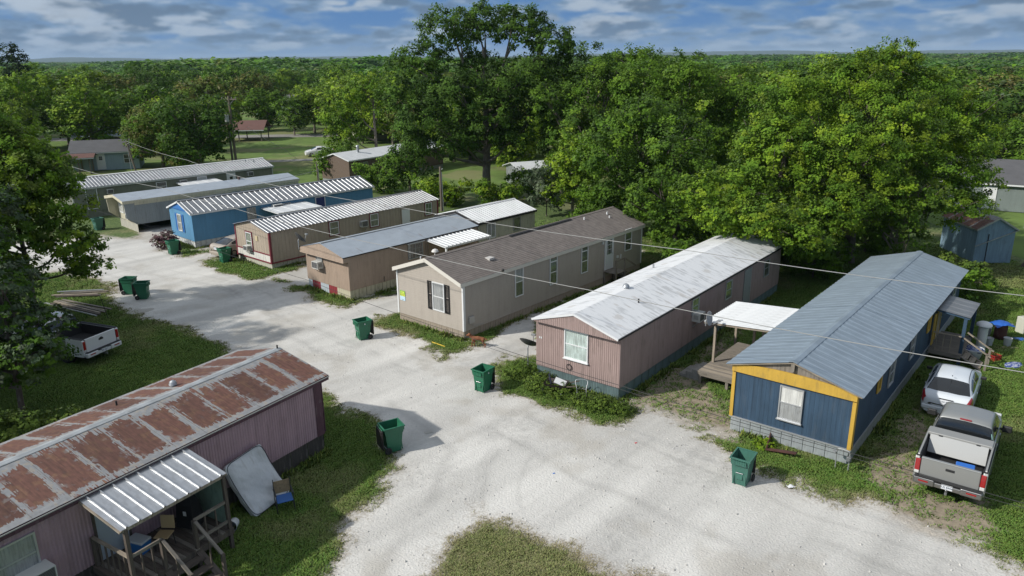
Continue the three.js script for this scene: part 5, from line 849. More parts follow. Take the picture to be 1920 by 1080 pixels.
function pickup(name, label, pos, turn, col, { cap, metal = 0, plateText, group, chrome = MT.steel } = {}) {
  const t = thing(name, label, 'pickup truck', pos, turn, group), pm = paint(col, { metalness: metal, roughness: 0.42 });
  const P = (w, b, d) => [[w * 0.8, 0.36], [w * 0.96, 0.42], [w, 0.7], [w * 1.0, b * 0.8], [w * 0.97, b], [w * 0.85, d - 0.02], [w * 0.4, d], [0, d + 0.01]];
  const S = skinOf([[0.42, P(0.985, 1.3, 1.33)], [-0.4, P(0.99, 1.27, 1.3)], [-1.5, P(0.99, 1.22, 1.27)], [-2.2, P(0.97, 1.12, 1.22)], [-2.75, P(0.9, 1.0, 1.12)], [-2.95, P(0.75, 0.8, 0.9)]]);
  mesh('body', [...patch(S, 0, 5, 20, 0, 7, 16), bx(1.9, 0.85, 0.04, 0, 0.86, 0.43), bx(1.4, 0.5, 0.05, 0, 0.68, -2.93)], pm, t);
  const cab = k => [[0.93, 1.2], [mix(0.93, 0.89, k), mix(1.2, 1.45, k)], [mix(0.93, 0.78, k), mix(1.2, 1.8, k)], [mix(0.8, 0.62, k), mix(1.24, 1.9, k)], [0, mix(1.26, 1.94, k)]];
  const Cb = skinOf([[0.45, cab(0.02)], [0.3, cab(0.72)], [0.12, cab(0.96)], [-0.5, cab(1)], [-1.0, cab(0.97)], [-1.35, cab(0.62)], [-1.85, cab(0)]]);
  mesh('cabin', patch(Cb, 0, 6, 30, 0, 4, 16), pm, t);
  mesh('rear_window', patch(Cb, 0.32, 1.3, 8, 2.25, 4, 6, 0.008), MT.darkGlass, t); mesh('windscreen', patch(Cb, 4.4, 5.7, 8, 2.4, 4, 6, 0.006), MT.darkGlass, t);
  for (const [a, b] of [[1.5, 2.75], [2.95, 4.4]]) for (const g of patch(Cb, a, b, 8, 0.4, 1.95, 5, 0.007)) mesh('side_window', g, MT.darkGlass, t);
  mesh('high_brake_light', rbx(0.36, 0.05, 0.06, 0.015, 0, 1.865, 0.23), lampRed, t);
  // bed
  for (const s of [1, -1]) { const sh = new THREE.Shape(); sh.moveTo(0.46, 0.5); sh.lineTo(1.02, 0.5); sh.absarc(1.47, 0.42, 0.46, 2.97, 0.17, true); sh.lineTo(2.78, 0.52); sh.lineTo(2.84, 0.6); sh.lineTo(2.84, 1.3); sh.lineTo(2.8, 1.36); sh.lineTo(0.46, 1.36); const g = new THREE.ExtrudeGeometry(sh, { depth: 0.09, bevelEnabled: true, bevelThickness: 0.02, bevelSize: 0.015, bevelSegments: 2 }); g.rotateY(-Math.PI / 2); mesh('bed_side', g.translate(s > 0 ? 1.0 : -0.91, 0, 0), pm, t); mesh('bed_rail', bx(0.13, 0.03, 2.36, s * 0.945, 1.385, 1.65), trimBlack, t); mesh('tail_light', rbx(0.15, 0.44, 0.07, 0.03, s * 0.925, 1.08, 2.84), lampRed, t); mesh('reversing_light', rbx(0.14, 0.13, 0.06, 0.025, s * 0.925, 0.82, 2.85), lampClear, t); }
  mesh('tailgate', [rbx(1.68, 0.68, 0.08, 0.03, 0, 1.0, 2.82), rbx(1.68, 0.05, 0.11, 0.02, 0, 1.345, 2.815)], pm, t); mesh('tailgate_handle', [rbx(0.26, 0.09, 0.03, 0.015, 0, 1.14, 2.86)], trimBlack, t);
  mesh('bed_floor', [bx(1.8, 0.05, 2.36, 0, 0.82, 1.62), bx(1.8, 0.5, 0.03, 0, 1.1, 0.5), bx(0.02, 0.48, 2.3, 0.89, 1.09, 1.63), bx(0.02, 0.48, 2.3, -0.89, 1.09, 1.63)], M([0.02, 0.02, 0.021], 0.8), t);
  mesh('rear_bumper', [rbx(0.62, 0.24, 0.2, 0.05, 0.67, 0.6, 2.93), rbx(0.62, 0.24, 0.2, 0.05, -0.67, 0.6, 2.93), rbx(0.8, 0.16, 0.16, 0.03, 0, 0.56, 2.9)], chrome, t); mesh('bumper_step', bx(1.9, 0.03, 0.16, 0, 0.725, 2.93), trimBlack, t);
  for (const s of [1, -1]) mesh('reflector', bx(0.28, 0.05, 0.01, s * 0.68, 0.62, 3.034), lampRed, t);
  plate(t, plateText, 0, 0.6, 2.99); mesh('tow_hitch', [bx(0.07, 0.07, 0.25, 0, 0.42, 3.0), rod([0, 0.44, 3.1], [0, 0.54, 3.1], 0.02), new THREE.SphereGeometry(0.035, 10, 8).translate(0, 0.56, 3.1)], MT.steel, t);
  for (const s of [1, -1]) { const mi = mesh('door_mirror', [rbx(0.3, 0.24, 0.12, 0.05, s * 1.17, 1.32, -1.05), beam([s * 0.95, 1.28, -1.08], [s * 1.1, 1.3, -1.06], 0.06)], trimBlack, t); mesh('headlight', rbx(0.3, 0.3, 0.2, 0.05, s * 0.74, 0.98, -2.75), lampClear, t); for (const z of [0.0, -0.95]) mesh('door_handle', rbx(0.03, 0.04, 0.2, 0.012, s * 1.0, 1.12, z), MT.steel, t); }
  mesh('chassis', [bx(1.5, 0.2, 5.2, 0, 0.42, 0)], MT.dark, t);
  wheels(t, [1.47, -1.9], 0.88, 1.12);
  if (cap) {
    const cm = M([0.36, 0.36, 0.345], 0.45, { metalness: 0.4 });
    for (const s of [1, -1]) { const sh = new THREE.Shape(); sh.moveTo(0.75, 1.4); sh.lineTo(2.78, 1.4); sh.lineTo(2.76, 1.43); sh.lineTo(1.35, 1.58); sh.lineTo(0.8, 1.58); const g = new THREE.ExtrudeGeometry(sh, { depth: 0.05, bevelEnabled: false }); g.rotateY(-Math.PI / 2); mesh('cap_side', g.translate(s > 0 ? 0.97 : -0.92, 0, 0), cm, t); }
    mesh('cap_bar', [rbx(1.88, 0.05, 0.5, 0.02, 0, 1.59, 1.08), bx(1.84, 0.06, 0.05, 0, 1.56, 1.34)], cm, t); mesh('cap_lid', bx(1.7, 0.04, 0.6, 0, 1.3, 1.52, 1.1), M([0.33, 0.335, 0.33], 0.5, { metalness: 0.3 }), t);
    mesh('lid_latch', [bx(0.12, 0.05, 0.05, -0.55, 1.56, 1.385), bx(0.12, 0.05, 0.05, 0.55, 1.56, 1.385)], trimBlack, t);
    for (const s of [1, -1]) mesh('sticker', patch(Cb, 0.5, 0.8, 2, s > 0 ? 2.45 : 2.45, 2.62, 2, 0.014, false).map(g => s > 0 ? g : g.scale(-1, 1, 1)), M([0.3, 0.55, 0.5], 0.6), t);
  }
  return t;
}
{
  const p = fromHome(navyHome, 'x', '', '', [0, 0, 0]); scene.remove(p);
  const place = (h, x, z) => { const v = V3(x, 0, z); h.updateMatrixWorld(); v.applyMatrix4(h.matrixWorld); return [v.x, 0, v.z]; };
  pickup('pickup_truck', 'silver pickup truck with open bed cap parked by the navy home', place(navyHome, 5.24, -2.4), navyHome.rotation.y + 0.03, [0.3, 0.305, 0.295], { cap: true, metal: 0.4, plateText: 'LZJ 8804', chrome: M([0.3, 0.3, 0.3], 0.35, { metalness: 0.8 }) });
  sedan('hatchback_car', 'white sedan parked ahead of the silver pickup', place(navyHome, 4.0, -8.15), navyHome.rotation.y + 0.05, [0.6, 0.64, 0.68], { plateText: 'FDK 4138' });
  const wp = pickup('pickup_truck', 'white pickup truck in the tree shade on the left lawn', [-22.5, 0, -34.9], 1.2, [0.72, 0.73, 0.74], { plateText: 'BKT 2071', chrome: paint([0.7, 0.71, 0.72]) });
  mesh('emblem', [bx(0.09, 0.12, 0.01, 0, 1.17, 2.872), bx(0.14, 0.05, 0.01, 0, 1.2, 2.873)], MT.black, wp);
  sedan('saloon_car', 'tan sedan squeezed between the blue and red trimmed homes', place(redTrimHome, -3.75, -1.2), redTrimHome.rotation.y + 0.1, [0.36, 0.31, 0.25], { plateText: 'CXR 9021' });
  sedan('saloon_car', 'distant white car on the green field beyond the homes', [-28.7, 0, -114], 1.9, [0.75, 0.75, 0.75], {});
  const v = V3(0.42, 0.84 + 0.2, 2.25 - 2.78 + 2.78); // lid of a cool box lying in the silver truck's bed
  const cb = thing('cool_box', 'blue topped cool box in the silver pickup bed', 'cool box', place(navyHome, 5.24 + 0.42, -2.4 + 2.3), navyHome.rotation.y + 0.1); cb.position.y = 0.86; mesh('body', rbx(0.5, 0.26, 0.34, 0.03, 0, 0.13, 0), M([0.6, 0.6, 0.6], 0.5), cb); mesh('lid', rbx(0.54, 0.08, 0.38, 0.03, 0, 0.3, 0), M([0.012, 0.13, 0.5], 0.4), cb);
}
// ---------------------------------------------------------------- bins, porches and yard things
const binG = M(weathered([0.016, 0.135, 0.07], { streak: 0.1, blotch: 0.12, g: 0.12, tile: 1.5, seed: 41 }), 0.5), binPale = M(weathered([0.045, 0.145, 0.11], { streak: 0.1, blotch: 0.1, g: 0.15, tile: 1.5, seed: 42 }), 0.55), lidM = M(weathered([0.016, 0.014, 0.014], { streak: 0.1, g: 0.3, grime: [0.06, 0.045, 0.04], tile: 1, seed: 43 }), 0.6);
function frustum(w0, d0, w1, d1, y0, y1, flip, z0 = 0, z1 = 0) { const a = [[-w0 / 2, y0, d0 / 2 + z0], [w0 / 2, y0, d0 / 2 + z0], [w0 / 2, y0, -d0 / 2 + z0], [-w0 / 2, y0, -d0 / 2 + z0]], b = [[-w1 / 2, y1, d1 / 2 + z1], [w1 / 2, y1, d1 / 2 + z1], [w1 / 2, y1, -d1 / 2 + z1], [-w1 / 2, y1, -d1 / 2 + z1]], pos = [], uv = [], idx = []; for (let i = 0; i < 4; i++) { const j = (i + 1) % 4, k = pos.length / 3; for (const p of [a[i], a[j], b[j], b[i]]) { pos.push(...p); uv.push(p[0] + p[2], p[1]); } if (flip) idx.push(k, k + 2, k + 1, k, k + 3, k + 2); else idx.push(k, k + 1, k + 2, k, k + 2, k + 3); } return raw(pos, idx, uv); }
function bin(label, x, z, turn, m = binG, mark) {                        // local +z is the front, lid hangs behind
  const t = thing('wheelie_bin', label, 'trash bin', [x, 0, z], turn, 'green wheeled trash bins');
  mesh('body', [frustum(0.46, 0.5, 0.56, 0.66, 0.03, 0.78, false), frustum(0.6, 0.7, 0.64, 0.76, 0.78, 1.02, false), frustum(0.56, 0.66, 0.6, 0.7, 0.775, 0.78, false), frustum(0.42, 0.46, 0.58, 0.7, 0.08, 1.02, true), bx(0.44, 0.02, 0.48, 0, 0.07, 0), bx(0.46, 0.02, 0.5, 0, 0.035, 0)], m, t);
  mesh('rim', [bx(0.7, 0.045, 0.05, 0, 1.03, 0.385), bx(0.7, 0.045, 0.05, 0, 1.03, -0.385), bx(0.05, 0.045, 0.72, 0.325, 1.03, 0), bx(0.05, 0.045, 0.72, -0.325, 1.03, 0)], m, t);
  mesh('front_grip', [bx(0.44, 0.15, 0.05, 0, 0.9, 0.4), ...[-0.16, -0.08, 0, 0.08, 0.16].map(q => bx(0.02, 0.15, 0.07, q, 0.9, 0.4))], m, t);
  mesh('lift_pocket', [bx(0.2, 0.34, 0.02, 0, 0.42, 0.292, -0.09), bx(0.04, 0.7, 0.03, -0.2, 0.4, 0.285, -0.09), bx(0.04, 0.7, 0.03, 0.2, 0.4, 0.285, -0.09)], m, t); mesh('lift_bar', rod([-0.12, 0.5, 0.33], [0.12, 0.5, 0.33], 0.016), MT.steel, t);
  mesh('handle', rod([-0.28, 1.0, -0.45], [0.28, 1.0, -0.45], 0.018), m, t);
  mesh('lid', [rbx(0.62, 0.78, 0.035, 0.015, 0, 0.6, -0.455), rbx(0.56, 0.7, 0.05, 0.02, 0, 0.6, -0.475)], lidM, t); mesh('axle', rod([-0.33, 0.14, -0.27], [0.33, 0.14, -0.27], 0.014), MT.steel, t);
  for (const s of [1, -1]) { const w = part('wheel', t, s * 0.31, 0.14, -0.27, Math.PI / 2); mesh('tyre', new THREE.TorusGeometry(0.1, 0.04, 8, 18), MT.rubber, w); mesh('hub', new THREE.CylinderGeometry(0.07, 0.07, 0.04, 12).rotateX(Math.PI / 2), MT.black, w); }
  if (mark) mesh('white_mark', mark.map(([a, b, w, h]) => bx(0.008, h, w, 0.318, 0.88 + b, a)), MT.vinylWhite, t);
  return t;
}
const five3 = []; for (const [ox, d] of [[0.05, '5'], [-0.05, '3']]) { const H = (y) => five3.push([ox, y, 0.07, 0.014]), Vv = (q, y) => five3.push([ox + q, y, 0.014, 0.05]); H(0.05); H(0); H(-0.05); if (d === '5') { Vv(0.03, 0.025); Vv(-0.03, -0.025); } else { Vv(-0.03, 0.025); Vv(-0.03, -0.025); } }
const dial = [[0, 0, 0.05, 0.07], [0, 0, 0.07, 0.02]];
bin('dark green trash bin, left one of the pair on the lawn edge', -23.85, -44.75, 1.5);
bin('dark green trash bin, right one of the pair on the lawn edge', -22.55, -43.75, 1.7, binG, dial);
bin('green trash bin beside the purple bush at the blue home', -25.4, -54.7, -0.75, binG);
bin('green trash bin in front of the tan sedan', -20.62, -52.2, -0.7, binG, dial);
bin('green trash bin alone on the road before the beige home', -7.75, -36.5, -0.95, binG, dial);
bin('bright green trash bin on the road by the pink home', -1.3, -30.05, -0.62, binG, dial);
bin('green trash bin numbered in white beside the mauve home shadow', -4.5, -24.9, 2.1, binG, five3);
bin('faded teal green trash bin in front of the navy home', 7.75, -22.45, -0.6, binPale);
bin('green trash bin half hidden behind the leaning tree on the left', -35.6, -63.4, -0.6, binPale);

// ---- porch of the mauve home
{
  const r = mauveHome, d = fromHome(r, 'porch_deck', 'dark wooden porch with railings and steps at the mauve home', 'porch', [2.35, 0, -7.2]);
  const W = 1.85, D = 3.2, Y = 0.7;
  for (let i = 0; i < 22; i++) mesh('plank', bx(W, 0.035, D / 22 - 0.012, W / 2, Y - 0.018 + (i % 3) * 0.002, -(i + 0.5) * D / 22), [MT.woodDark, MT.woodGrey, MT.woodDark][i % 3], d);
  mesh('joist_frame', [bx(W, 0.16, 0.05, W / 2, Y - 0.12, -0.03), bx(W, 0.16, 0.05, W / 2, Y - 0.12, -D + 0.03), bx(0.05, 0.16, D, W - 0.03, Y - 0.12, -D / 2)], MT.woodDark, d);
  for (const [x, z, h] of [[W - 0.06, -0.1, 2.44], [W - 0.06, -D + 0.1, 2.44], [W - 0.06, -1.0, 1.6], [W - 0.06, -2.0, 1.6], [0.1, -0.1, 1.6], [0.1, -D + 0.1, 0.6]]) mesh('post', bx(0.1, h, 0.1, x, h / 2, z), MT.woodDark, d);
  const rail = (a, b, m = MT.woodGrey) => mesh('rail', beam(a, b, 0.05, 0.09), m, d);
  rail([0.1, 1.6, -0.1], [W - 0.06, 1.6, -0.1], MT.woodWorn); rail([W - 0.06, 1.6, -0.12], [W - 0.06, 1.6, -1.0]); rail([W - 0.06, 1.6, -2.0], [W - 0.06, 1.6, -D + 0.1]); rail([W - 0.06, 0.95, -2.0], [W - 0.06, 0.95, -D + 0.1]);
  for (let i = 1; i < 6; i++) mesh('baluster', bx(0.04, 0.85, 0.04, 0.1 + i * (W - 0.16) / 6, 1.16, -0.1), MT.woodDark, d);
  for (const z of [-0.4, -0.7, -2.35, -2.7]) mesh('baluster', bx(0.04, 0.85, 0.04, W - 0.06, 1.16, z), MT.woodDark, d);
  for (let i = 0; i < 3; i++) mesh('step', bx(0.28, 0.04, 0.95, W + 0.16 + i * 0.28, Y - 0.18 - i * 0.18, -1.5), MT.woodDark, d);
  for (const z of [-1.0, -2.0]) { mesh('stringer', beam([W, Y - 0.1, z], [W + 0.95, 0.02, z], 0.04, 0.2), MT.woodDark, d); rail([W, 1.58, z], [W + 1.05, 0.9, z]); mesh('post', bx(0.09, 0.95, 0.09, W + 1.05, 0.46, z), MT.woodDark, d); mesh('baluster', bx(0.04, 0.85, 0.04, W + 0.5, 0.8, z), MT.woodDark, d); }
  mesh('wind_screen', bx(W - 0.3, 1.75, 0.02, W / 2 - 0.1, Y + 0.88, -D + 0.04), M(weathered([0.3, 0.42, 0.34], { streak: 0.2, blotch: 0.2, tile: 1.5, seed: 51 }), 0.6, { transmission: 0.3 }), d);
  canopy(r, 'porch_canopy', 'shiny ribbed tin canopy over the mauve home porch', [2.40, 4.2, -7.15, -10.4, 2.84, 2.5], M(weathered([0.5, 0.51, 0.52], { streak: 0.06, blotch: 0.25, g: 0.2, grime: [0.25, 0.24, 0.22], tile: 1.2, seed: 52 }), 0.36, { metalness: 0.75 }), { pitch: 0.361, h: 0.045, beamM: MT.woodWorn });
  // tan shell chair
  const c = fromHome(r, 'plastic_chair', 'tan plastic shell chair on the dark porch', 'chair', [3.35, 0.7, -8.75], 0.5);
  mesh('seat', rbx(0.42, 0.04, 0.4, 0.02, 0, 0.44, 0), M([0.42, 0.3, 0.16], 0.6), c); mesh('backrest', rbx(0.4, 0.4, 0.035, 0.017, 0, 0.7, -0.2).rotateX(-0.12), M([0.42, 0.3, 0.16], 0.6), c); for (const [x, z] of [[-0.17, -0.16], [0.17, -0.16], [-0.17, 0.16], [0.17, 0.16]]) mesh('leg', rod([x * 1.15, 0, z * 1.2], [x, 0.43, z], 0.012), MT.black, c);
  const cl = fromHome(r, 'cool_box', 'blue cool box against the mauve home on the porch', 'cool box', [2.83, 0.7, -8.3], 0.2); mesh('body', frustum(0.5, 0.3, 0.56, 0.36, 0, 0.34, false), M([0.02, 0.13, 0.36], 0.5), cl); mesh('lid', rbx(0.58, 0.07, 0.38, 0.02, 0, 0.37, 0), M([0.5, 0.52, 0.54], 0.5), cl);
  const jk = fromHome(r, 'grill', 'black covered grill by the porch screen', 'grill', [3.12, 0.7, -9.75], 0.3); mesh('cover', [frustum(0.62, 0.5, 0.5, 0.4, 0.12, 0.85, false), frustum(0.5, 0.4, 0.3, 0.16, 0.85, 1.15, false), bx(0.3, 0.02, 0.16, 0, 1.15, 0)], M([0.012, 0.012, 0.013], 0.85), jk); mesh('badge', bx(0.1, 0.14, 0.01, 0.05, 0.62, 0.256), MT.vinylWhite, jk); for (const s of [1, -1]) mesh('leg', bx(0.03, 0.14, 0.03, s * 0.25, 0.06, 0), MT.steel, jk);
  // mattress leaning on the wall
  const mt = fromHome(r, 'mattress', 'grey stained mattress leaning on the mauve home wall', 'mattress', [3.50, 0, -12.3], Math.PI / 2 - 0.05);
  const mm = M(weathered([0.58, 0.59, 0.6], { streak: 0.05, blotch: 0.22, g: 0.25, grime: [0.3, 0.27, 0.22], tile: 1.7, seed: 53 }), 0.9, { bumpMap: mottled, bumpScale: 0.06 }), ln = Math.atan2(1.0, 1.62);
  const pad = new THREE.BoxGeometry(1.5, 1.9, 0.26, 30, 38, 6), pq = pad.attributes.position;
  for (let i = 0; i < pq.count; i++) { let x = pq.getX(i) / 0.75, y = pq.getY(i) / 0.95, z = pq.getZ(i) / 0.13; const k = 1 / Math.max(1, Math.pow(Math.abs(x) ** 14 + Math.abs(y) ** 14, 1 / 14)), e = 1 - 0.35 * Math.max(Math.abs(x), Math.abs(y)) ** 10, fold = (fbm(x * 0.8 + 3, y * 2.4 + x * 1.6) - 0.5) * 0.19 + (fbm(x * 3 + 9, y * 5) - 0.5) * 0.03; pq.setXYZ(i, x * k * 0.75 + (fbm(y * 1.5, 4) - 0.5) * 0.08, y * k * 0.95, z * 0.13 * e + fold * (1 - Math.abs(x) ** 6 * 0.5) - 0.1 * (1 - y * y)); }
  pad.computeVertexNormals(); mesh('pad', mergeVertices(pad, 1e-4).rotateZ(0.12).translate(0, 1.02, 0).rotateX(-ln), mm, mt);
  const edge = q => { const pts = []; for (let i = 0; i <= 40; i++) { const a = i / 40 * 2 * Math.PI, s = Math.sin(a), c2 = Math.cos(a), k = 1 / Math.pow(Math.pow(Math.abs(c2), 8) + Math.pow(Math.abs(s), 8), 1 / 8); pts.push(V3(c2 * k * 0.74, s * k * 0.94, q)); } return new THREE.TubeGeometry(new THREE.CatmullRomCurve3(pts.map(p => p.setZ(p.z - 0.1 * (1 - (p.y / 0.95) ** 2))), true), 80, 0.012, 5, true).rotateZ(0.12).translate(0, 1.02, 0).rotateX(-ln); };
  mesh('piping', [edge(0.12), edge(-0.12)], M([0.03, 0.035, 0.045], 0.8), mt);
  // folding camp chair
  const cc = fromHome(r, 'folding_chair', 'folding camp chair with blue seat before the mattress', 'chair', [3.92, 0, -12.55], 1.0), fr = M([0.03, 0.032, 0.035], 0.5);
  mesh('seat', [rbx(0.5, 0.03, 0.46, 0.015, 0, 0.42, 0.02).rotateX(0.06)], M([0.04, 0.12, 0.34], 0.85), cc); mesh('backrest', rbx(0.5, 0.42, 0.03, 0.014, 0, 0.68, -0.24).rotateX(-0.15), M(weathered([0.26, 0.19, 0.11], { tile: 0.8, blotch: 0.3, seed: 54 }), 0.85), cc);
  for (const s of [1, -1]) { mesh('leg', [rod([s * 0.27, 0, 0.26], [s * 0.27, 0.62, 0.2], 0.012), rod([s * 0.27, 0, -0.26], [s * 0.26, 0.95, -0.32], 0.012)], fr, cc); mesh('arm_rest', rbx(0.05, 0.03, 0.5, 0.012, s * 0.27, 0.63, -0.04), fr, cc); mesh('cross_brace', [rod([s * 0.27, 0.06, 0.26], [s * 0.27, 0.4, -0.28], 0.01), rod([s * 0.27, 0.06, -0.26], [s * 0.27, 0.4, 0.24], 0.01)], fr, cc); }
  const bk = fromHome(r, 'bucket', 'white bucket tipped over beside the porch corner', 'bucket', [3.38, 0.17, -10.95], 0.6); mesh('pail', lathe([[0.001, -0.2], [0.14, -0.2], [0.17, 0.2], [0.18, 0.2], [0.18, 0.18], [0.165, 0.19], [0.135, -0.18], [0.001, -0.18]], 22).rotateX(1.35), MT.vinylWhite, bk); mesh('lining', new THREE.CylinderGeometry(0.155, 0.135, 0.3, 18, 1, true).translate(0, 0.03, 0).rotateX(1.35), M([0.03, 0.03, 0.07], 0.7, { side: THREE.DoubleSide }), bk);
}
// ---- left side deck and canopy of the navy home
{
  const r = navyHome, d = fromHome(r, 'side_deck', 'weathered plank deck on the left of the navy home', 'deck', [-2.26, 0, -3.2]);
  const W = 2.85, D = 4.4; for (let i = 0; i < 33; i++) mesh('plank', bx(W - (i < 6 ? 0.1 * (6 - i) * 0 : 0), 0.035, D / 33 - 0.012, -W / 2, 0.58 + (i % 4) * 0.002, -(i + 0.5) * D / 33), i < 8 && i % 3 ? MT.woodWorn : MT.woodGrey, d);
  mesh('plywood', bx(1.25, 0.02, 1.2, -0.72, 0.614, -0.75), MT.woodPale, d);
  mesh('rim_joist', [bx(W, 0.17, 0.05, -W / 2, 0.48, -0.03), bx(0.05, 0.17, D, -W + 0.03, 0.48, -D / 2), bx(W, 0.17, 0.05, -W / 2, 0.48, -D + 0.03)], MT.woodGrey, d);
  for (const [x, z] of [[-W + 0.1, -0.1], [-0.25, -0.1], [-W + 0.1, -D + 0.1], [-W + 0.1, -D / 2], [-1.5, -0.1]]) mesh('pier', bx(0.12, 0.42, 0.12, x, 0.2, z), MT.woodGrey, d);
  const st = fromHome(r, 'deck_steps', 'grey block steps at the corner of the plank deck', 'steps', [-5.15, 0, -3.9]); for (let i = 0; i < 3; i++) mesh('step', bx(0.32, 0.16 * (3 - i), 1.1, -0.18 - i * 0.3, 0.08 * (3 - i), -0.1), M(weathered([0.24, 0.23, 0.21], { tile: 1, blotch: 0.3, seed: 55 }), 0.9), st);
  canopy(r, 'carport_canopy', 'white corrugated canopy on posts between the pink and navy homes', [-2.3, -5.5, -4.4, -8.0, 2.72, 2.48], whiteRoof[0], { pitch: 0.385, ripple: true, h: 0.035, posts: [[-5.0, -4.55, 0.6], [-5.35, -7.85, 0], [-4.0, -7.85, 0.0], [-3.9, -6.4, 0.6]], postM: MT.woodWorn, beamM: MT.woodWorn });
  const v = V3(-5.3, 2.38, -4.15); v.applyMatrix4(r.matrixWorld); satDish([v.x, v.y, v.z], 0.9, 'grey satellite dish clamped to the white corrugated canopy', { mast: 0.25, tilt: 80, r: 0.3, m: dishPale });
}
// ---- right side porch of the navy home and the things around it
{
  const r = navyHome, d = fromHome(r, 'side_porch', 'small blue posted porch on the shaded side of the navy home', 'porch', [2.28, 0, -12.2]);
  const W = 1.35, D = 3.1; for (let i = 0; i < 20; i++) mesh('plank', bx(W, 0.035, D / 20 - 0.012, W / 2, 0.58, -(i + 0.5) * D / 20), MT.woodGrey, d);
  mesh('rim_joist', [bx(W, 0.16, 0.05, W / 2, 0.48, -0.03), bx(0.05, 0.16, D, W - 0.03, 0.48, -D / 2)], MT.woodGrey, d);
  for (const [x, z, m] of [[W - 0.07, -0.3, navy], [W - 0.07, -D + 0.1, navy]]) mesh('post', bx(0.14, 2.25, 0.14, x, 1.12, z), m, d);
  mesh('rail', [beam([0.1, 1.45, -0.1], [W - 0.1, 1.45, -0.1], 0.04, 0.08)], MT.woodWorn, d); for (const x of [0.25, 0.55, 0.85]) mesh('baluster', bx(0.035, 0.85, 0.035, x, 1.02, -0.1), MT.woodWorn, d); mesh('porch_screen', bx(0.05, 1.5, 0.35, 0.06, 1.5, -0.3), yellow, d);
  for (let i = 0; i < 3; i++) mesh('step', bx(0.26, 0.04, 0.85, W + 0.15 + i * 0.27, 0.42 - i * 0.16, -0.62), MT.woodWorn, d);
  for (const z of [-0.15, -1.08]) { mesh('stringer', beam([W, 0.5, z], [W + 0.85, 0.02, z], 0.04, 0.18), MT.woodGrey, d); mesh('hand_rail', beam([W, 1.4, z], [W + 1.15, 0.72, z], 0.05, 0.09), MT.woodWorn, d); mesh('newel', bx(0.09, 0.85, 0.09, W + 1.0, 0.42, z), MT.woodGrey, d); }
  canopy(r, 'porch_canopy', 'pale tin canopy over the navy home side porch', [2.26, 3.72, -12.55, -15.3, 2.5, 2.32], galvRoof[2], { pitch: 0.7, h: 0.012, beamM: navy });
  const at = (n, l, c, p, t = 0) => thing(n, l, c, p, t);
  const pail = (label, x, z, s = 1) => { const b = at('bucket', label, 'bucket', [x, 0, z]); mesh('pail', lathe([[0.001, 0.01], [0.13, 0.01], [0.155, 0.36], [0.165, 0.36], [0.165, 0.33], [0.15, 0.34], [0.125, 0.03], [0.001, 0.03]].map(([a, q]) => [a * s, q * s]), 20), M(weathered([0.5, 0.51, 0.52], { blotch: 0.15, g: 0.3, tile: 0.8, seed: 56 }), 0.5), b); mesh('bail', tube([[-0.16 * s, 0.33 * s, 0], [-0.1 * s, 0.24 * s, 0.14 * s], [0.1 * s, 0.24 * s, 0.14 * s], [0.16 * s, 0.33 * s, 0]], 0.006, 14, 5), MT.steel, b); b.userData.group = 'paint buckets in the yard'; return b; };
  pail('white bucket at the back, left of the rusty barrel', 24.4, -36.1, 1.15); pail('white bucket in the middle between porch and rusty barrel', 23.6, -34.65, 1.2); pail('white bucket on a scrap board right of the barrel', 24.5, -34.6, 1.2);
  const ba = at('steel_drum', 'dark red steel drum topped with a blue tarp', 'drum', [24.75, 0, -35.6]); mesh('shell', [lathe([[0.001, 0], [0.29, 0], [0.29, 0.28], [0.302, 0.3], [0.29, 0.32], [0.29, 0.56], [0.302, 0.58], [0.29, 0.6], [0.29, 0.87], [0.27, 0.87], [0.27, 0.84], [0.001, 0.84]], 24)], M(weathered([0.085, 0.03, 0.024], { blotch: 0.4, g: 0.4, tile: 1, seed: 57 }), 0.8), ba);
  const tarp = new THREE.PlaneGeometry(0.95, 0.8, 14, 12).rotateX(-Math.PI / 2), tp = tarp.attributes.position; for (let i = 0; i < tp.count; i++) { const x = tp.getX(i), z = tp.getZ(i), q = Math.hypot(x, z); tp.setY(i, 0.06 * vn(x * 9 + 4, z * 9) - Math.max(0, q - 0.27) * 0.55); } tarp.computeVertexNormals();
  const tarpM = M([0.015, 0.1, 0.42], 0.5, { side: THREE.DoubleSide }), th = at('tarpaulin', 'crumpled blue tarp lying on the red drum', 'tarp', [24.75, 0.89, -35.6]); mesh('sheet', tarp, tarpM, th); mesh('silver_hem', new THREE.BoxGeometry(0.16, 0.03, 0.1).translate(0.46, -0.1, 0.05), MT.galv, th);
  const tub = at('wash_tub', 'round white tub full of blue cloth by the porch steps', 'tub', [21.9, 0, -33.1]); mesh('tub_wall', lathe([[0.001, 0.01], [0.3, 0.01], [0.42, 0.5], [0.46, 0.5], [0.46, 0.47], [0.43, 0.48], [0.29, 0.04], [0.001, 0.04]], 28), MT.vinylWhite, tub);
  const heap = (g, s, k) => { const p = g.attributes.position; for (let i = 0; i < p.count; i++) { const x = p.getX(i), y = p.getY(i), z = p.getZ(i), f = 0.7 + 0.6 * vn3(x * k + s, y * k, z * k); p.setXYZ(i, x * f, y * f, z * f); } g.computeVertexNormals(); return g; };
  const clothBlue = M(colTex(128, 0.4, (u, v) => mixc([0.03, 0.06, 0.24], [0.35, 0.38, 0.46], step(0.52, 0.58, fbm(u * 6, v * 6, 4, 6)))), 0.9);
  mesh('laundry', heap(new THREE.SphereGeometry(0.42, 22, 14).scale(1, 0.35, 1), 3, 7).translate(0, 0.42, 0), clothBlue, at('laundry', 'blue patterned cloth heaped in the white tub', 'laundry', [21.9, 0.02, -33.1]));
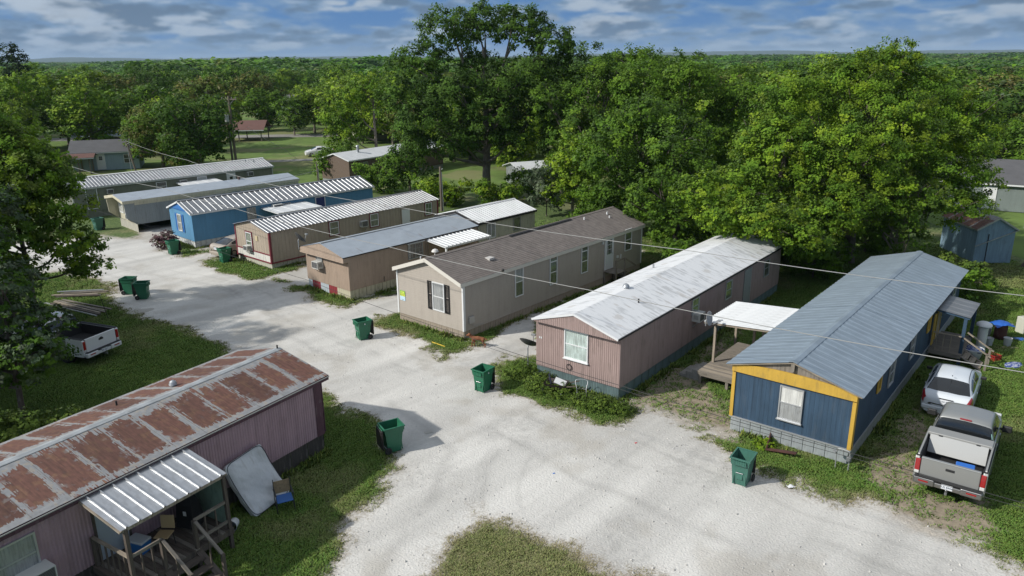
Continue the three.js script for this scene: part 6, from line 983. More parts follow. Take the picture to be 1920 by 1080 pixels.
  mesh('cloth', heap(new THREE.SphereGeometry(0.4, 24, 12).scale(1.2, 0.22, 0.7), 8, 6).translate(0, 0.05, 0), clothBlue, at('cloth_heap', 'blue patterned cloth dropped on the grass behind the sedan', 'cloth', [23.2, 0, -32.1], 0.4));
  mesh('rag', heap(new THREE.SphereGeometry(0.3, 20, 10).scale(1.2, 0.15, 0.8), 5, 6).translate(0, 0.02, 0), tarpM, at('blue_rag', 'dull blue rag on the bare earth at the right edge', 'rag', [25.7, 0, -35.5]));
  const cr = at('milk_crate', 'red plastic crate on the grass near the tub', 'crate', [22.75, 0, -32.85], 0.3), crm = M([0.4, 0.03, 0.025], 0.5), cg = []; for (const y of [0.03, 0.15, 0.27]) cg.push(bx(0.44, 0.03, 0.02, 0, y, 0.21), bx(0.44, 0.03, 0.02, 0, y, -0.21), bx(0.02, 0.03, 0.4, 0.21, y, 0), bx(0.02, 0.03, 0.4, -0.21, y, 0)); for (let i = 0; i < 6; i++) { const q = -0.19 + i * 0.076; cg.push(bx(0.02, 0.28, 0.016, q, 0.15, 0.212), bx(0.02, 0.28, 0.016, q, 0.15, -0.212), bx(0.016, 0.28, 0.02, 0.212, 0.15, q), bx(0.016, 0.28, 0.02, -0.212, 0.15, q)); } mesh('lattice', cg, crm, cr); mesh('base', bx(0.42, 0.02, 0.42, 0, 0.015, 0), crm, cr);
  mesh('board', bx(0.7, 0.03, 0.22, 0, 0.015, 0), MT.woodPale, at('scrap_board', 'pale scrap board under the right hand bucket', 'board', [24.5, 0, -34.35], -0.1));
  const wh = at('white_cabinet', 'off white metal cabinet at the right edge behind the drum', 'cabinet', [26.45, 0, -36.4], 0.2); mesh('case', rbx(0.5, 0.85, 0.5, 0.03, 0, 0.44, 0), M([0.5, 0.5, 0.42], 0.6), wh); mesh('door', bx(0.44, 0.7, 0.02, 0, 0.46, 0.255), M([0.55, 0.55, 0.47], 0.6), wh);
  const v = V3(4.05, 0, -15.1); v.applyMatrix4(r.matrixWorld); const wt = at('water_heater', 'white water heater tank with a domed top beside the porch', 'water heater', [v.x, 0, v.z]); mesh('tank', lathe([[0.001, 0.05], [0.26, 0.05], [0.27, 0.1], [0.27, 1.55], [0.24, 1.62], [0.001, 1.66]], 24), M([0.6, 0.6, 0.58], 0.45), wt); mesh('dome', lathe([[0.45, 1.7], [0.42, 1.82], [0.25, 1.92], [0.001, 1.95]], 24), MT.vinylWhite, wt); mesh('pipe', [rod([0.12, 1.6, 0], [0.12, 1.85, 0], 0.02)], MT.steel, wt); wt.scale.setScalar(0.78);
}
// ---- canopies of the other homes
canopy(tanHome, 'porch_canopy', 'small white ribbed canopy between the tan and beige homes', [2.25, 4.1, -6.2, -10.4, 2.62, 2.42], whiteRoof[1], { pitch: 0.35, h: 0.05, posts: [[4.0, -6.3, 0], [4.0, -10.3, 0]], beamM: MT.vinylWhite, postM: MT.vinylWhite });
canopy(blueHome, 'porch_canopy', 'white porch roof between the blue and red trimmed homes', [2.1, 4.9, -5.7, -9.7, 2.35, 2.28], whiteRoof[0], { pitch: 1.0, h: 0.02, posts: [[4.8, -5.9, 0], [4.8, -9.5, 0]], beamM: MT.vinylWhite, postM: MT.vinylWhite });
canopy(oliveHome, 'porch_canopy', 'white porch roof beside the olive home door', [2.2, 4.3, -9.4, -13.4, 2.3, 2.2], whiteRoof[1], { pitch: 1.0, h: 0.02, posts: [[4.2, -9.6, 0], [4.2, -13.2, 0]], beamM: MT.vinylWhite, postM: MT.vinylWhite });
// ---- dishes
{ const v = V3(-2.25, 2.55, 0.42); tanHome.updateMatrixWorld(); v.applyMatrix4(tanHome.matrixWorld); satDish([v.x, v.y, v.z], 2.3, 'black satellite dish at the roof corner of the tan home', { mast: 0.55, tilt: 52, r: 0.4 }); }
satDish([0.7, 0, -32.1], 2.6, 'black satellite dish on a pole at the pink home corner', { mast: 1.15, tilt: 35, r: 0.46 });
// ---- yard things
{
  const g = fromHome(navyHome, 'gas_meter', 'grey gas meter pipes at the front corner of the navy home', 'gas meter', [1.9, 0, 0.42]);
  mesh('pipework', [tube([[0, -0.05, 0], [0, 0.7, 0], [0.03, 0.76, 0], [0.4, 0.74, 0], [0.42, 0.68, 0], [0.42, -0.05, 0]], 0.022, 50, 7), rod([0.2, 0.75, 0], [0.2, 0.55, 0], 0.02)], MT.dullAlu, g); mesh('meter', [rbx(0.16, 0.2, 0.14, 0.04, 0.42, 0.5, 0.05), new THREE.CylinderGeometry(0.06, 0.06, 0.05, 14).rotateX(Math.PI / 2).translate(0.42, 0.52, 0.13)], M([0.14, 0.15, 0.15], 0.6), g); mesh('regulator', new THREE.CylinderGeometry(0.07, 0.07, 0.05, 14).translate(-0.07, 0.62, 0), MT.dullAlu, g);
  const rf = fromHome(navyHome, 'rusty_frame', 'rusty steel angle frame lying before the navy home skirting', 'scrap metal', [-0.35, 0, 0.75]); const rm = M(weathered([0.075, 0.03, 0.024], { blotch: 0.4, g: 0.3, tile: 1, seed: 61 }), 0.9);
  mesh('side_beam', [beam([-0.05, 0.1, 0.05], [-0.25, 0.26, -0.85], 0.04, 0.22)], rm, rf); mesh('front_beam', [beam([-0.1, 0.1, 0.05], [0.95, 0.2, -0.12], 0.04, 0.22)], rm, rf);
  const pp = thing('paper_scrap', 'crumpled white paper on the gravel edge', 'litter', [9.3, 0.012, -22.1], 0.3); const pg = new THREE.PlaneGeometry(0.26, 0.18, 8, 6).rotateX(-Math.PI / 2), q = pg.attributes.position; for (let i = 0; i < q.count; i++) q.setY(i, 0.05 * vn(q.getX(i) * 18 + 3, q.getZ(i) * 18)); pg.computeVertexNormals(); mesh('sheet', pg, M([0.75, 0.75, 0.76], 0.9, { side: THREE.DoubleSide }), pp);
  mesh('pole', rod([-4.1, 0.03, -35.8], [-3.4, 0.03, -35.15], 0.035, 0.035, 10), M([0.62, 0.42, 0.03], 0.6), tag(thing('yellow_pole', 'yellow pole lying on the grass edge before the beige home', 'pole'), null));
  for (const [l, x, z, c, s] of [['red scrap of litter on the pale gravel', 4.6, -25.2, [0.5, 0.03, 0.04], 0.09], ['small blue litter scrap on the middle of the road', 1.4, -23.1, [0.08, 0.2, 0.5], 0.08], ['flattened grey cardboard on the gravel near the numbered bin', -3.3, -26.2, [0.34, 0.33, 0.3], 0.3]]) { const o = thing('litter_scrap', l, 'litter', [x, 0.012, z], 0.5); mesh('scrap', new THREE.BoxGeometry(s, 0.015, s * 0.6), M(c, 0.8), o); }
  // tub of scrap and bent chair frame in the weeds before the pink home
  const wb = fromHome(pinkHome, 'scrap_barrow', 'dark wheelbarrow tray of scrap in the weeds before the pink home', 'wheelbarrow', [-0.35, 0, 1.0], 0.3), wm = M([0.03, 0.02, 0.02], 0.7);
  mesh('tray', [frustum(0.5, 0.4, 1.0, 0.7, 0.3, 0.55, false, 0, 0), frustum(0.46, 0.36, 0.96, 0.66, 0.32, 0.55, true), bx(0.48, 0.02, 0.38, 0, 0.31, 0)], wm, wb); mesh('handle', [beam([-0.2, 0.3, 0.15], [0.95, 0.62, 0.3], 0.04), beam([-0.2, 0.3, -0.15], [0.95, 0.62, -0.3], 0.04)], MT.woodDark, wb); mesh('leg', [rod([0.25, 0.32, 0.2], [0.3, 0, 0.24], 0.02), rod([0.25, 0.32, -0.2], [0.3, 0, -0.24], 0.02)], MT.dullAlu, wb); mesh('wheel', new THREE.TorusGeometry(0.14, 0.045, 8, 18).translate(-0.5, 0.18, 0), MT.rubber, wb);
  const sc = fromHome(pinkHome, 'scrap_sheet', 'white scrap panel sticking out of the barrow', 'scrap', [-0.3, 0.42, 0.95], 0.3); mesh('tin', bx(0.5, 0.03, 0.35, 0.1, 0.15, 0, 0.3, 0, -0.35), MT.vinylWhite, sc); mesh('rod', bx(0.05, 0.5, 0.08, -0.35, 0.2, 0, 0, 0, 0.2), M([0.03, 0.035, 0.06], 0.6), sc);
  const cf = fromHome(pinkHome, 'chair_frame', 'bare metal chair frame leaning in the weeds at the pink home', 'chair frame', [0.6, 0, 0.75], 0.5); mesh('side_tube', [tube([[0, 0, 0.3], [-0.05, 0.45, 0.1], [-0.12, 0.75, -0.1], [0.1, 0.8, -0.12], [0.38, 0.75, -0.1], [0.35, 0.45, 0.1], [0.4, 0, 0.3]], 0.012, 40)], MT.alu, cf); mesh('cross_tube', [tube([[-0.05, 0.45, 0.1], [0.15, 0.3, -0.25], [0.35, 0.45, 0.1]], 0.011), rod([0, 0.02, -0.3], [0.05, 0.5, 0.05], 0.011)], MT.alu, cf);
  const hp = fromHome(vinylHome, 'wire_hoop', 'thin rusty wire hoop in the grass at the beige home', 'wire', [1.5, 0, 0.25]); mesh('hoop', tube([[-0.12, 0, 0], [-0.12, 0.35, 0], [0, 0.45, 0], [0.12, 0.35, 0], [0.12, 0, 0]], 0.01, 30), M([0.12, 0.06, 0.03], 0.8), hp);
  // for rent sign
  const c = document.createElement('canvas'); c.width = 128; c.height = 192; const x = c.getContext('2d'); x.fillStyle = '#bcd6e6'; x.fillRect(0, 0, 128, 192); x.fillStyle = '#7fae4a'; x.fillRect(0, 0, 128, 110); x.fillStyle = '#e6ea58'; x.font = 'bold 46px sans-serif'; x.textAlign = 'center'; x.fillText('FOR', 64, 50); x.fillStyle = '#e6ea58'; x.fillRect(6, 58, 116, 46); x.fillStyle = '#2f5a2a'; x.fillText('RENT', 64, 98); x.fillStyle = '#40505c'; x.fillRect(40, 168, 50, 6);
  const tx = new THREE.CanvasTexture(c); tx.colorSpace = THREE.SRGBColorSpace; const s = fromHome(vinylHome, 'rental_sign', 'for rent sign on the front of the beige home', 'sign', [-2.1, 1.5, 0.03]); mesh('board', new THREE.BoxGeometry(0.42, 0.56, 0.012), M(tx, 0.6), s); for (const k of [0.24, -0.24]) mesh('screw', new THREE.CylinderGeometry(0.012, 0.012, 0.01, 8).rotateX(Math.PI / 2).translate(0, k, 0.01), MT.steel, s);
  // lumber
  const rng = rngOf(61), pile = (label, px, pz, turn, n, L) => { const t = thing('lumber_pile', label, 'lumber', [px, 0, pz], turn); for (let i = 0; i < n; i++) mesh('board', beam([-L / 2 + rng() * 0.6, 0.04 + (i >> 2) * 0.06, (i % 4) * 0.27 - 0.4 + rng() * 0.1], [L / 2 - rng() * 0.9, 0.05 + (i >> 2) * 0.06, (i % 4) * 0.27 - 0.4 + (rng() - 0.5) * 0.4], 0.05, 0.13), [MT.woodGrey, MT.woodWorn, MT.woodDark, MT.dullAlu, MT.woodGrey][i % 5], t); };
  pile('brown boards heaped at the edge of the left lawn', -26.7, -44.6, 0.12, 9, 3.6); pile('long grey boards and pipes strewn beside the white pickup', -25.6, -42.1, -0.5, 8, 5.2);
  mesh('stake', rod([0, 0, 0], [-0.25, 1.35, 0], 0.016), MT.black, thing('stake', 'thin dark stake standing in the left lawn', 'stake', [-22.8, 0, -40]));
  mesh('slab', heapStone(new THREE.SphereGeometry(0.8, 18, 10).scale(1, 0.06, 0.6)), M([0.4, 0.38, 0.34], 0.95), thing('stone_slab', 'pale flat stone in the left lawn', 'stone', [-21.6, 0, -41.3], 0.5));
}
function heapStone(g) { const p = g.attributes.position; for (let i = 0; i < p.count; i++) { const x = p.getX(i), z = p.getZ(i), f = 0.75 + 0.5 * vn(x * 3 + 5, z * 3); p.setXYZ(i, x * f, p.getY(i), z * f); } g.computeVertexNormals(); return g; }
{ // dog: one skin over a jointed skeleton
  const J = { rump: [0, 0.5, -0.3, 0.1], back: [0, 0.53, 0, 0.115], chest: [0, 0.5, 0.26, 0.14], neck: [0.02, 0.62, 0.42, 0.085], head: [0.05, 0.74, 0.52, 0.085], muzzle: [0.1, 0.7, 0.67, 0.04] };
  const B = [['rump', 'back'], ['back', 'chest'], ['chest', 'neck'], ['neck', 'head'], ['head', 'muzzle']].map(([a, b]) => [J[a], J[b]]);
  for (const s of [1, -1]) { const f = s > 0 ? 0.06 : -0.04; B.push([[s * 0.07, 0.46, 0.28, 0.07], [s * 0.08, 0.26, 0.28 + f, 0.04]], [[s * 0.08, 0.26, 0.28 + f, 0.036], [s * 0.08, 0.03, 0.3 + f, 0.026]], [[s * 0.08, 0.03, 0.3 + f, 0.028], [s * 0.08, 0.02, 0.35 + f, 0.026]], [[s * 0.07, 0.46, -0.3, 0.09], [s * 0.08, 0.3, -0.24 - f, 0.055]], [[s * 0.08, 0.3, -0.24 - f, 0.045], [s * 0.08, 0.18, -0.4 - f, 0.03]], [[s * 0.08, 0.18, -0.4 - f, 0.028], [s * 0.08, 0.03, -0.36 - f, 0.025]], [[s * 0.08, 0.03, -0.36 - f, 0.027], [s * 0.08, 0.02, -0.31 - f, 0.025]], [[0.05 + s * 0.06, 0.8, 0.49, 0.026], [0.05 + s * 0.1, 0.74, 0.5, 0.016]]); }
  B.push([[0, 0.53, -0.36, 0.035], [0.02, 0.5, -0.5, 0.022]], [[0.02, 0.5, -0.5, 0.022], [0.04, 0.4, -0.6, 0.012]]);
  const res = 64, mc = new MarchingCubes(res, MT.black, false, false, 60000), S = 0.72, o = [0, 0.45, 0.02]; mc.isolation = 0;
  for (let k = 0; k < res; k++) for (let j = 0; j < res; j++) for (let i = 0; i < res; i++) {
    const p = [(i / res * 2 - 1) * S + o[0], (j / res * 2 - 1) * S + o[1], (k / res * 2 - 1) * S + o[2]]; let d = 9; if (Math.abs(p[0]) > 0.3 || p[1] < -0.03 || p[1] > 0.95) { mc.field[k * res * res + j * res + i] = -1; continue; }
    for (const [a, b] of B) { const ab = [b[0] - a[0], b[1] - a[1], b[2] - a[2]], ap = [p[0] - a[0], p[1] - a[1], p[2] - a[2]], t = clamp((ab[0] * ap[0] + ab[1] * ap[1] + ab[2] * ap[2]) / (ab[0] ** 2 + ab[1] ** 2 + ab[2] ** 2)), q = Math.hypot(ap[0] - ab[0] * t, ap[1] - ab[1] * t, ap[2] - ab[2] * t) - mix(a[3], b[3], t), h = clamp(0.5 + 0.5 * (d - q) / 0.035); d = mix(d, q, h) - 0.035 * h * (1 - h); }
    mc.field[k * res * res + j * res + i] = -d;
  }
  mc.update(); const n = mc.count, g = new THREE.BufferGeometry(); const P = mc.positionArray.slice(0, n * 3), Nn = mc.normalArray.slice(0, n * 3);
  for (let i = 0; i < n * 3; i++) P[i] = P[i] * S + o[i % 3];
  g.setAttribute('position', new THREE.Float32BufferAttribute(P, 3)); g.setAttribute('normal', new THREE.Float32BufferAttribute(Nn, 3)); const uv = []; for (let i = 0; i < n; i++) uv.push(P[i * 3 + 2], P[i * 3 + 1]); g.setAttribute('uv', new THREE.Float32BufferAttribute(uv, 2));
  const d = thing('dog', 'reddish brown dog standing on the grass at the beige home corner', 'dog', [-1.72, 0, -35.2], -1.75); mesh('body', g, M(colTex(128, 0.5, (u, v) => mulc([0.19, 0.072, 0.03], 0.8 + 0.5 * fbm(u * 30, v * 12, 3, 30))), 0.85), d);
  d.scale.setScalar(0.86); for (const s of [1, -1]) mesh('eye', new THREE.SphereGeometry(0.012, 8, 6).translate(0.05 + s * 0.045 + 0.02, 0.765, 0.595), MT.black, d); mesh('nose', new THREE.SphereGeometry(0.018, 8, 6).translate(0.105, 0.715, 0.705), MT.black, d);
}
// ---------------------------------------------------------------- woods, houses and poles beyond the park
{
  // six kinds of wood tree, built once and repeated
  const kinds = [['oak', DARK.concat(GREEN), 12, 10], ['oak', GREEN, 10.5, 10], ['maple', SPRING, 9.5, 9.5], ['elm', SPRING.concat(OLIVE), 11, 10], ['pecan', RUST.concat(OLIVE), 10, 9], ['ash', GREEN.concat(SPRING), 12.5, 9], ['oak', DARK, 11.5, 11]];
  const lab = ['dark and mid green tree in the woods behind the homes', 'mid green rounded tree in the woods behind the homes', 'bright spring green tree in the woods behind the homes', 'olive green loose tree in the woods behind the homes', 'brownish budding tree in the woods behind the homes', 'tall fresh green tree in the woods behind the homes', 'dark green spreading tree in the woods behind the homes'];
  const nm = ['dark_oak', 'green_oak', 'maple_tree', 'elm_tree', 'budding_pecan', 'ash_tree', 'spreading_oak'];
  const rng = rngOf(900), grp = 'trees of the woods beyond the mobile homes', protos = [];
  // clear ground: [x, z, radius]
  const clear = [[-33, -116, 13], [-41, -126, 6], [-36, -138, 4], [-24, -112, 8], [-49, -139, 7], [-13, -95, 9], [-22, -88, 7], [-55, -106, 8], [-22, -143, 6], [47, -71, 10], [38, -58, 9], [50, -84, 6], [-2.6, -77, 6], [2, -84, 5], [-32, -126, 5], [-60, -100, 6]];
  const roofs = [[-78, -172], [-58, -205], [-16, -190], [88, -150], [112, -190]];
  const spots = []; let guard = 0;
  const bands = [[82, 120, 80], [120, 190, 118], [190, 330, 112]];
  for (const [d0, d1, n] of bands) { let k = 0; guard = 0; while (k < n && guard++ < 9000) { const d = Math.sqrt(mix(d0 * d0, d1 * d1, rng())), a = (rng() - 0.5) * 1.42, x = Math.sin(a) * d, z = -Math.cos(a) * d; if (z > -70 && x < 36) continue; if (z > -92 && x < -2) continue; const gap = x / z; if (gap > 0.235 && gap < 0.405 && z > -114) continue; if (gap > 0.24 && gap < 0.35 && z > -136) continue; if (gap > 0.32 && gap < 0.39 && z > -146) continue; if (gap > 0.44 && gap < 0.6 && z > -108) continue; if (gap < -0.58 && z > -75) continue; if (roofs.some(([hx_, hz_]) => z > hz_ - 9 && z < hz_ + 34 && Math.abs(x - hx_ * z / hz_) < 7.5)) continue; if (clear.some(([cx, cz, r]) => Math.hypot(x - cx, z - cz) < r + 3)) continue; const min = d < 120 ? 6.2 : d < 190 ? 7.5 : 10; if (spots.some(s => Math.hypot(x - s[0], z - s[1]) < min)) continue; spots.push([x, z, d]); k++; } }
  const near = [[31, -63], [37, -80], [44, -88], [30, -77], [22, -84], [36, -97], [54, -78], [57, -92], [12, -88], [-8, -106], [-19.5, -126], [-25.5, -131], [-14, -112], [-31, -150], [-39, -152], [-27, -160]]; for (const [x, z] of near) spots.push([x, z, Math.hypot(x, z)]);
  spots.forEach(([x, z, d], i) => {
    const k = Math.floor(rng() * kinds.length), [, tones, h, w] = kinds[k], sc = 0.6 + 0.6 * rng();
    let t;
    if (!protos[k]) t = protos[k] = tree(nm[k], lab[k], [x, z], lobes(300 + k, h, w, 0.12, 13), { seed: 300 + k, tones, leaf: 0.42, dens: 19, tuft: 0.62, group: grp, thin: 0.16 });
    else t = dup(protos[k], [x, 0, z], rng() * 6.28);
    t.userData.label = lab[k].replace(' in the woods behind the homes', '') + ', ' + ['near', 'middle', 'far'][d < 120 ? 0 : d < 190 ? 1 : 2] + ' rank of the woods, ' + (x / -z < -0.33 ? 'left end' : x / -z < -0.08 ? 'left of the tallest tree' : x / -z < 0.3 ? 'right of the tallest tree' : 'right end'); t.position.set(x, 0, z); t.rotation.y = rng() * 6.28; t.scale.set(sc * (0.9 + 0.3 * rng()), sc * (0.82 + 0.25 * rng()), sc * (0.9 + 0.3 * rng()));
  });
  // two pines above the skyline on the left
  for (const [x, z, h, l] of [[-128, -190, 19, 'tall dark pine at the left edge of the skyline'], [-118, -186, 18.5, 'tall dark pine just right of the skyline edge pine']]) tree('pine_tree', l, [x, z], [[0, h * 0.9, 0, 2.4, 1.6, 2.4], [1.6, h * 0.8, 0, 2.2, 1.2, 2.2], [-1.8, h * 0.78, 0.4, 2.2, 1.2, 2.2], [0.6, h * 0.68, 0, 2.4, 1.1, 2.4], [-0.8, h * 0.6, 0, 2, 1, 2]], { seed: 400 + h * 2, tones: [[0.03, 0.06, 0.018], [0.025, 0.05, 0.016]], leaf: 0.5, dens: 22, tuft: 0.6, r: 0.25, leafMat: needleMat, fork: 0.7 });
  // the far wood that reads as one mass
  const far = [], fg = crownGeo(lobes(500, 8.5, 12, 0.05, 8), { seed: 500, leaf: 1.0, dens: 15, tuft: 0.95, tones: [[0.7, 1, 0.6], [0.85, 1.1, 0.7], [1, 1.2, 0.8]] }), fc = [];
  for (let i = 0; i < 9000; i++) { const d = 320 * Math.pow(22, rng()), a = (rng() - 0.5) * 1.5, x = Math.sin(a) * d, z = -Math.cos(a) * d, s = 0.55 + 0.6 * rng() + 0.7 * step(0.5, 0.75, fbm(x * 0.012 + 4, z * 0.004)), wide = 1 + d / 1400; if (d < 330 && rng() < 0.5) continue; far.push(new THREE.Matrix4().compose(V3(x, 0, z), new THREE.Quaternion().setFromAxisAngle(V3(0, 1, 0), rng() * 6.28), V3(s * wide * 1.3, s, s * wide * 1.3))); const t = [GREEN, DARK, OLIVE, SPRING, DARK, GREEN, RUST][Math.floor(rng() * 7)]; fc.push(mulc(t[Math.floor(rng() * t.length)], 0.88)); }
  const im = new THREE.InstancedMesh(fg, leafMat, far.length); im.name = 'distant_forest'; im.castShadow = im.receiveShadow = true; far.forEach((m, i) => { im.setMatrixAt(i, m); im.setColorAt(i, rgb(...fc[i])); }); tag(im, 'far green woods stretching to the horizon', 'forest', null, 'stuff'); scene.add(im);
  // low hills on the horizon
  const hp = [], hi = [], hu = []; const NB = 160; for (let i = 0; i <= NB; i++) { const a = mix(-0.85, 0.85, i / NB), d = 8200, hgt = 10 + 44 * fbm(i * 0.09 + 3, 2) + 14 * fbm(i * 0.5, 7); for (const [q, y] of [[d - 1500, -2], [d, hgt], [d + 2600, -2]]) { hp.push(Math.sin(a) * q, y, -Math.cos(a) * q); hu.push(i, y); } } for (let i = 0; i < NB; i++) for (let k = 0; k < 2; k++) { const a = i * 3 + k; hi.push(a, a + 3, a + 1, a + 1, a + 3, a + 4); }
  tag(mesh('hills', raw(hp, hi, hu), M([0.03, 0.055, 0.03], 1)), 'low wooded hills along the horizon', 'hills', null, 'structure');
}
{ // white roofed home behind the trees
  const r = home({ label: 'brown mobile home with bright white roof behind the trees', x: -18.6, z: -86.5, theta: 0.6, w: 4.6, L: 17, hs: 0.4, he: 2.8, hr: 3.45, of: 0.2, os: 0.2, siding: 'groove', wallMat: M([0.14, 0.1, 0.075], 0.8) }), rf = fallback(r, whiteRoof[1]); skirting(r, MT.dullAlu, { panel: 2, prof: PR.flat });
  window_(r.wallPart('r', 2.6, 1.7, 0.02), 0.8, 1.3, { frame: MT.dullAlu, back: MT.roomShadeGreen }); ventPipe(rf, 0.6, -3.2, 3.3, 0.16, 0.7, MT.galv, 0.22); eaves(r, MT.vinylWhite, rf, 0.12);
}
function house(name, label, [x, z], turn, { w, L, he, hr, wallM, roofM, hip, open, wins = [] }) {       // gabled along x
  const t = thing(name, label, open ? 'carport' : 'house', [x, 0, z], turn), o = 0.35, sl = Math.hypot(w / 2 + o, (hr - he) * (w / 2 + o) / (w / 2)), ang = Math.atan2(hr - he, w / 2);
  if (!open) { for (const s of [1, -1]) { const g = ribWall(L, 0, he, PR.flat); const m = mesh('wall', g, wallM, t); m.rotation.y = s > 0 ? 0 : Math.PI; m.position.set(-s * L / 2, 0, s * w / 2); const e = ribWall(w, 0, u => he + (hip ? 0 : (hr - he) * (1 - Math.abs(u - w / 2) / (w / 2))), PR.flat), q = mesh('wall', e, wallM, t); q.rotation.y = s * Math.PI / 2; q.position.set(s * L / 2, 0, s * w / 2); } }
  else for (const sx of [1, 0, -1]) for (const sz of [1, -1]) mesh('post', bx(0.16, he, 0.16, sx * (L / 2 - 0.3), he / 2, sz * (w / 2 - 0.2)), MT.woodGrey, t);
  const rf = part('roof', t);
  if (hip) { const a = L / 2 + o, b = w / 2 + o, c = Math.max(0, L / 2 - w / 2), y = he - 0.1, P = [[-a, y, b], [a, y, b], [a, y, -b], [-a, y, -b], [-c, hr, 0], [c, hr, 0]]; const f = ids => { const pos = [], uv = []; ids.forEach(i => { pos.push(...P[i]); uv.push(P[i][0], P[i][2]); }); return raw(pos, ids.length === 4 ? [0, 1, 2, 0, 2, 3] : [0, 1, 2], uv); }; for (const ids of [[0, 1, 5, 4], [1, 2, 5], [2, 3, 4, 5], [3, 0, 4]]) mesh('roof_slope', f(ids), roofM, rf); mesh('eave_board', [bx(2 * a, 0.16, 0.04, 0, y - 0.09, b - 0.03), bx(2 * a, 0.16, 0.04, 0, y - 0.09, -b + 0.03), bx(0.04, 0.16, 2 * b - 0.08, a - 0.03, y - 0.09, 0), bx(0.04, 0.16, 2 * b - 0.08, -a + 0.03, y - 0.09, 0)], MT.vinylWhite, rf); }
  else for (const s of [1, -1]) { mesh('roof_slope', bx(L + 2 * o, 0.06, sl, 0, 0, s * sl / 2).rotateX(s * ang).translate(0, hr + 0.02, 0), roofM, rf); mesh('eave_board', bx(L + 2 * o, 0.16, 0.04, 0, he - o * Math.tan(ang) - 0.04, s * (w / 2 + o - 0.02)), MT.vinylWhite, rf); }
  for (const [u, y, ww, hh, kind] of wins) { const p = part('x', t, u, y, w / 2 + 0.02); if (kind === 'door') door_(p, ww, hh, MT.vinylWhite, { lite: [0.4, 0.5, 1.5], liteBars: [2, 2] }); else window_(p, ww, hh, {}); }
  return t;
}
const slate = M(weathered([0.09, 0.09, 0.095], { streak: 0.05, blotch: 0.15, g: 0.1, tile: 4, seed: 71 }), 0.9), brickRoof = M(weathered([0.125, 0.062, 0.05], { streak: 0.06, blotch: 0.12, g: 0.1, tile: 4, seed: 72 }), 0.85), paleBlue = M(weathered([0.3, 0.38, 0.42], { streak: 0.1, g: 0.1, tile: 4, seed: 73 }), 0.8), greyGreen = M(weathered([0.17, 0.2, 0.19], { streak: 0.06, g: 0.1, tile: 4, seed: 74 }), 0.8);
house('bungalow', 'grey green bungalow with dark roof and white door at the right edge', [48.4, -70.5], -0.55, { w: 8, L: 14, he: 2.6, hr: 4.2, wallM: greyGreen, roofM: slate, wins: [[-2.6, 0.1, 0.95, 2.0, 'door'], [2.5, 1.5, 1.4, 1.2]] });
house('cottage', 'pale blue cottage with grey roof behind the olive home', [-55, -103.5], 0.35, { w: 6, L: 8, he: 2.5, hr: 3.7, wallM: paleBlue, roofM: slate, wins: [[2.6, 1.4, 0.9, 1.2], [-0.6, 0.1, 0.9, 2, 'door']] });
house('red_roof_lean_to', 'small rust red roofed porch of the pale blue cottage', [-56.2, -98.4], 0.35, { w: 2.6, L: 3.2, he: 2.1, hr: 2.4, open: true, roofM: brickRoof });
house('carport', 'open carport with brick red metal roof by the far street', [-48.8, -139], 0.1, { w: 6.5, L: 8.4, he: 2.1, hr: 3.4, open: true, hip: false, roofM: brickRoof });
house('villa', 'far house with steep terracotta hip roof behind the lean tree', [-22.6, -142], 0.5, { w: 10, L: 12, he: 3, hr: 6.2, hip: true, wallM: creamWall, roofM: brickRoof, wins: [[-3, 1.5, 1.4, 1.3], [2, 1.5, 1.4, 1.3]] });
house('barn', 'long dark metal barn among trees behind the cottage', [-62, -126], 0.2, { w: 8, L: 16, he: 2.6, hr: 4.0, wallM: M([0.06, 0.055, 0.05], 0.9), roofM: blueTin[1], wins: [] });
house('white_shed', 'white roofed shed glimpsed under the tallest tree', [3, -86.5], 0.4, { w: 4, L: 6, he: 2.0, hr: 2.5, wallM: MT.galv, roofM: whiteRoof[0] });
house('trailer_home', 'pale long house glimpsed through the right hand woods', [20, -92], -0.2, { w: 5, L: 16, he: 2.8, hr: 3.5, wallM: creamWall, roofM: whiteRoof[1], wins: [[-4, 1.6, 1, 1], [3, 1.6, 1, 1]] });
house('far_house', 'distant low house with white roof in the left woods', [-78, -172], 0.3, { w: 9, L: 15, he: 3, hr: 4.6, wallM: creamWall, roofM: whiteRoof[0], wins: [[-4, 1.6, 1.4, 1.2], [3, 1.6, 1.4, 1.2]] });
house('far_house', 'distant grey roofed house in a clearing left of centre', [-58, -205], -0.2, { w: 9, L: 16, he: 3.2, hr: 5.0, wallM: paleBlue, roofM: slate, wins: [[-4, 1.6, 1.4, 1.2], [3, 1.6, 1.4, 1.2]] });
house('far_house', 'distant pale roofed house left of the tallest tree', [-16, -190], 0.2, { w: 9, L: 15, he: 3.2, hr: 4.8, wallM: creamWall, roofM: whiteRoof[1], wins: [[-4, 1.6, 1.4, 1.2], [3, 1.6, 1.4, 1.2]] });
house('far_house', 'distant brick red roofed house in the right woods', [88, -150], -0.5, { w: 9, L: 15, he: 3, hr: 4.8, wallM: creamWall, roofM: brickRoof, wins: [[-4, 1.6, 1.4, 1.2], [3, 1.6, 1.4, 1.2]] });
house('far_house', 'distant white roofed house at the far right of the woods', [112, -190], -0.3, { w: 10, L: 18, he: 3.2, hr: 4.8, wallM: greyGreen, roofM: whiteRoof[0], wins: [[-4, 1.6, 1.4, 1.2], [3, 1.6, 1.4, 1.2]] });
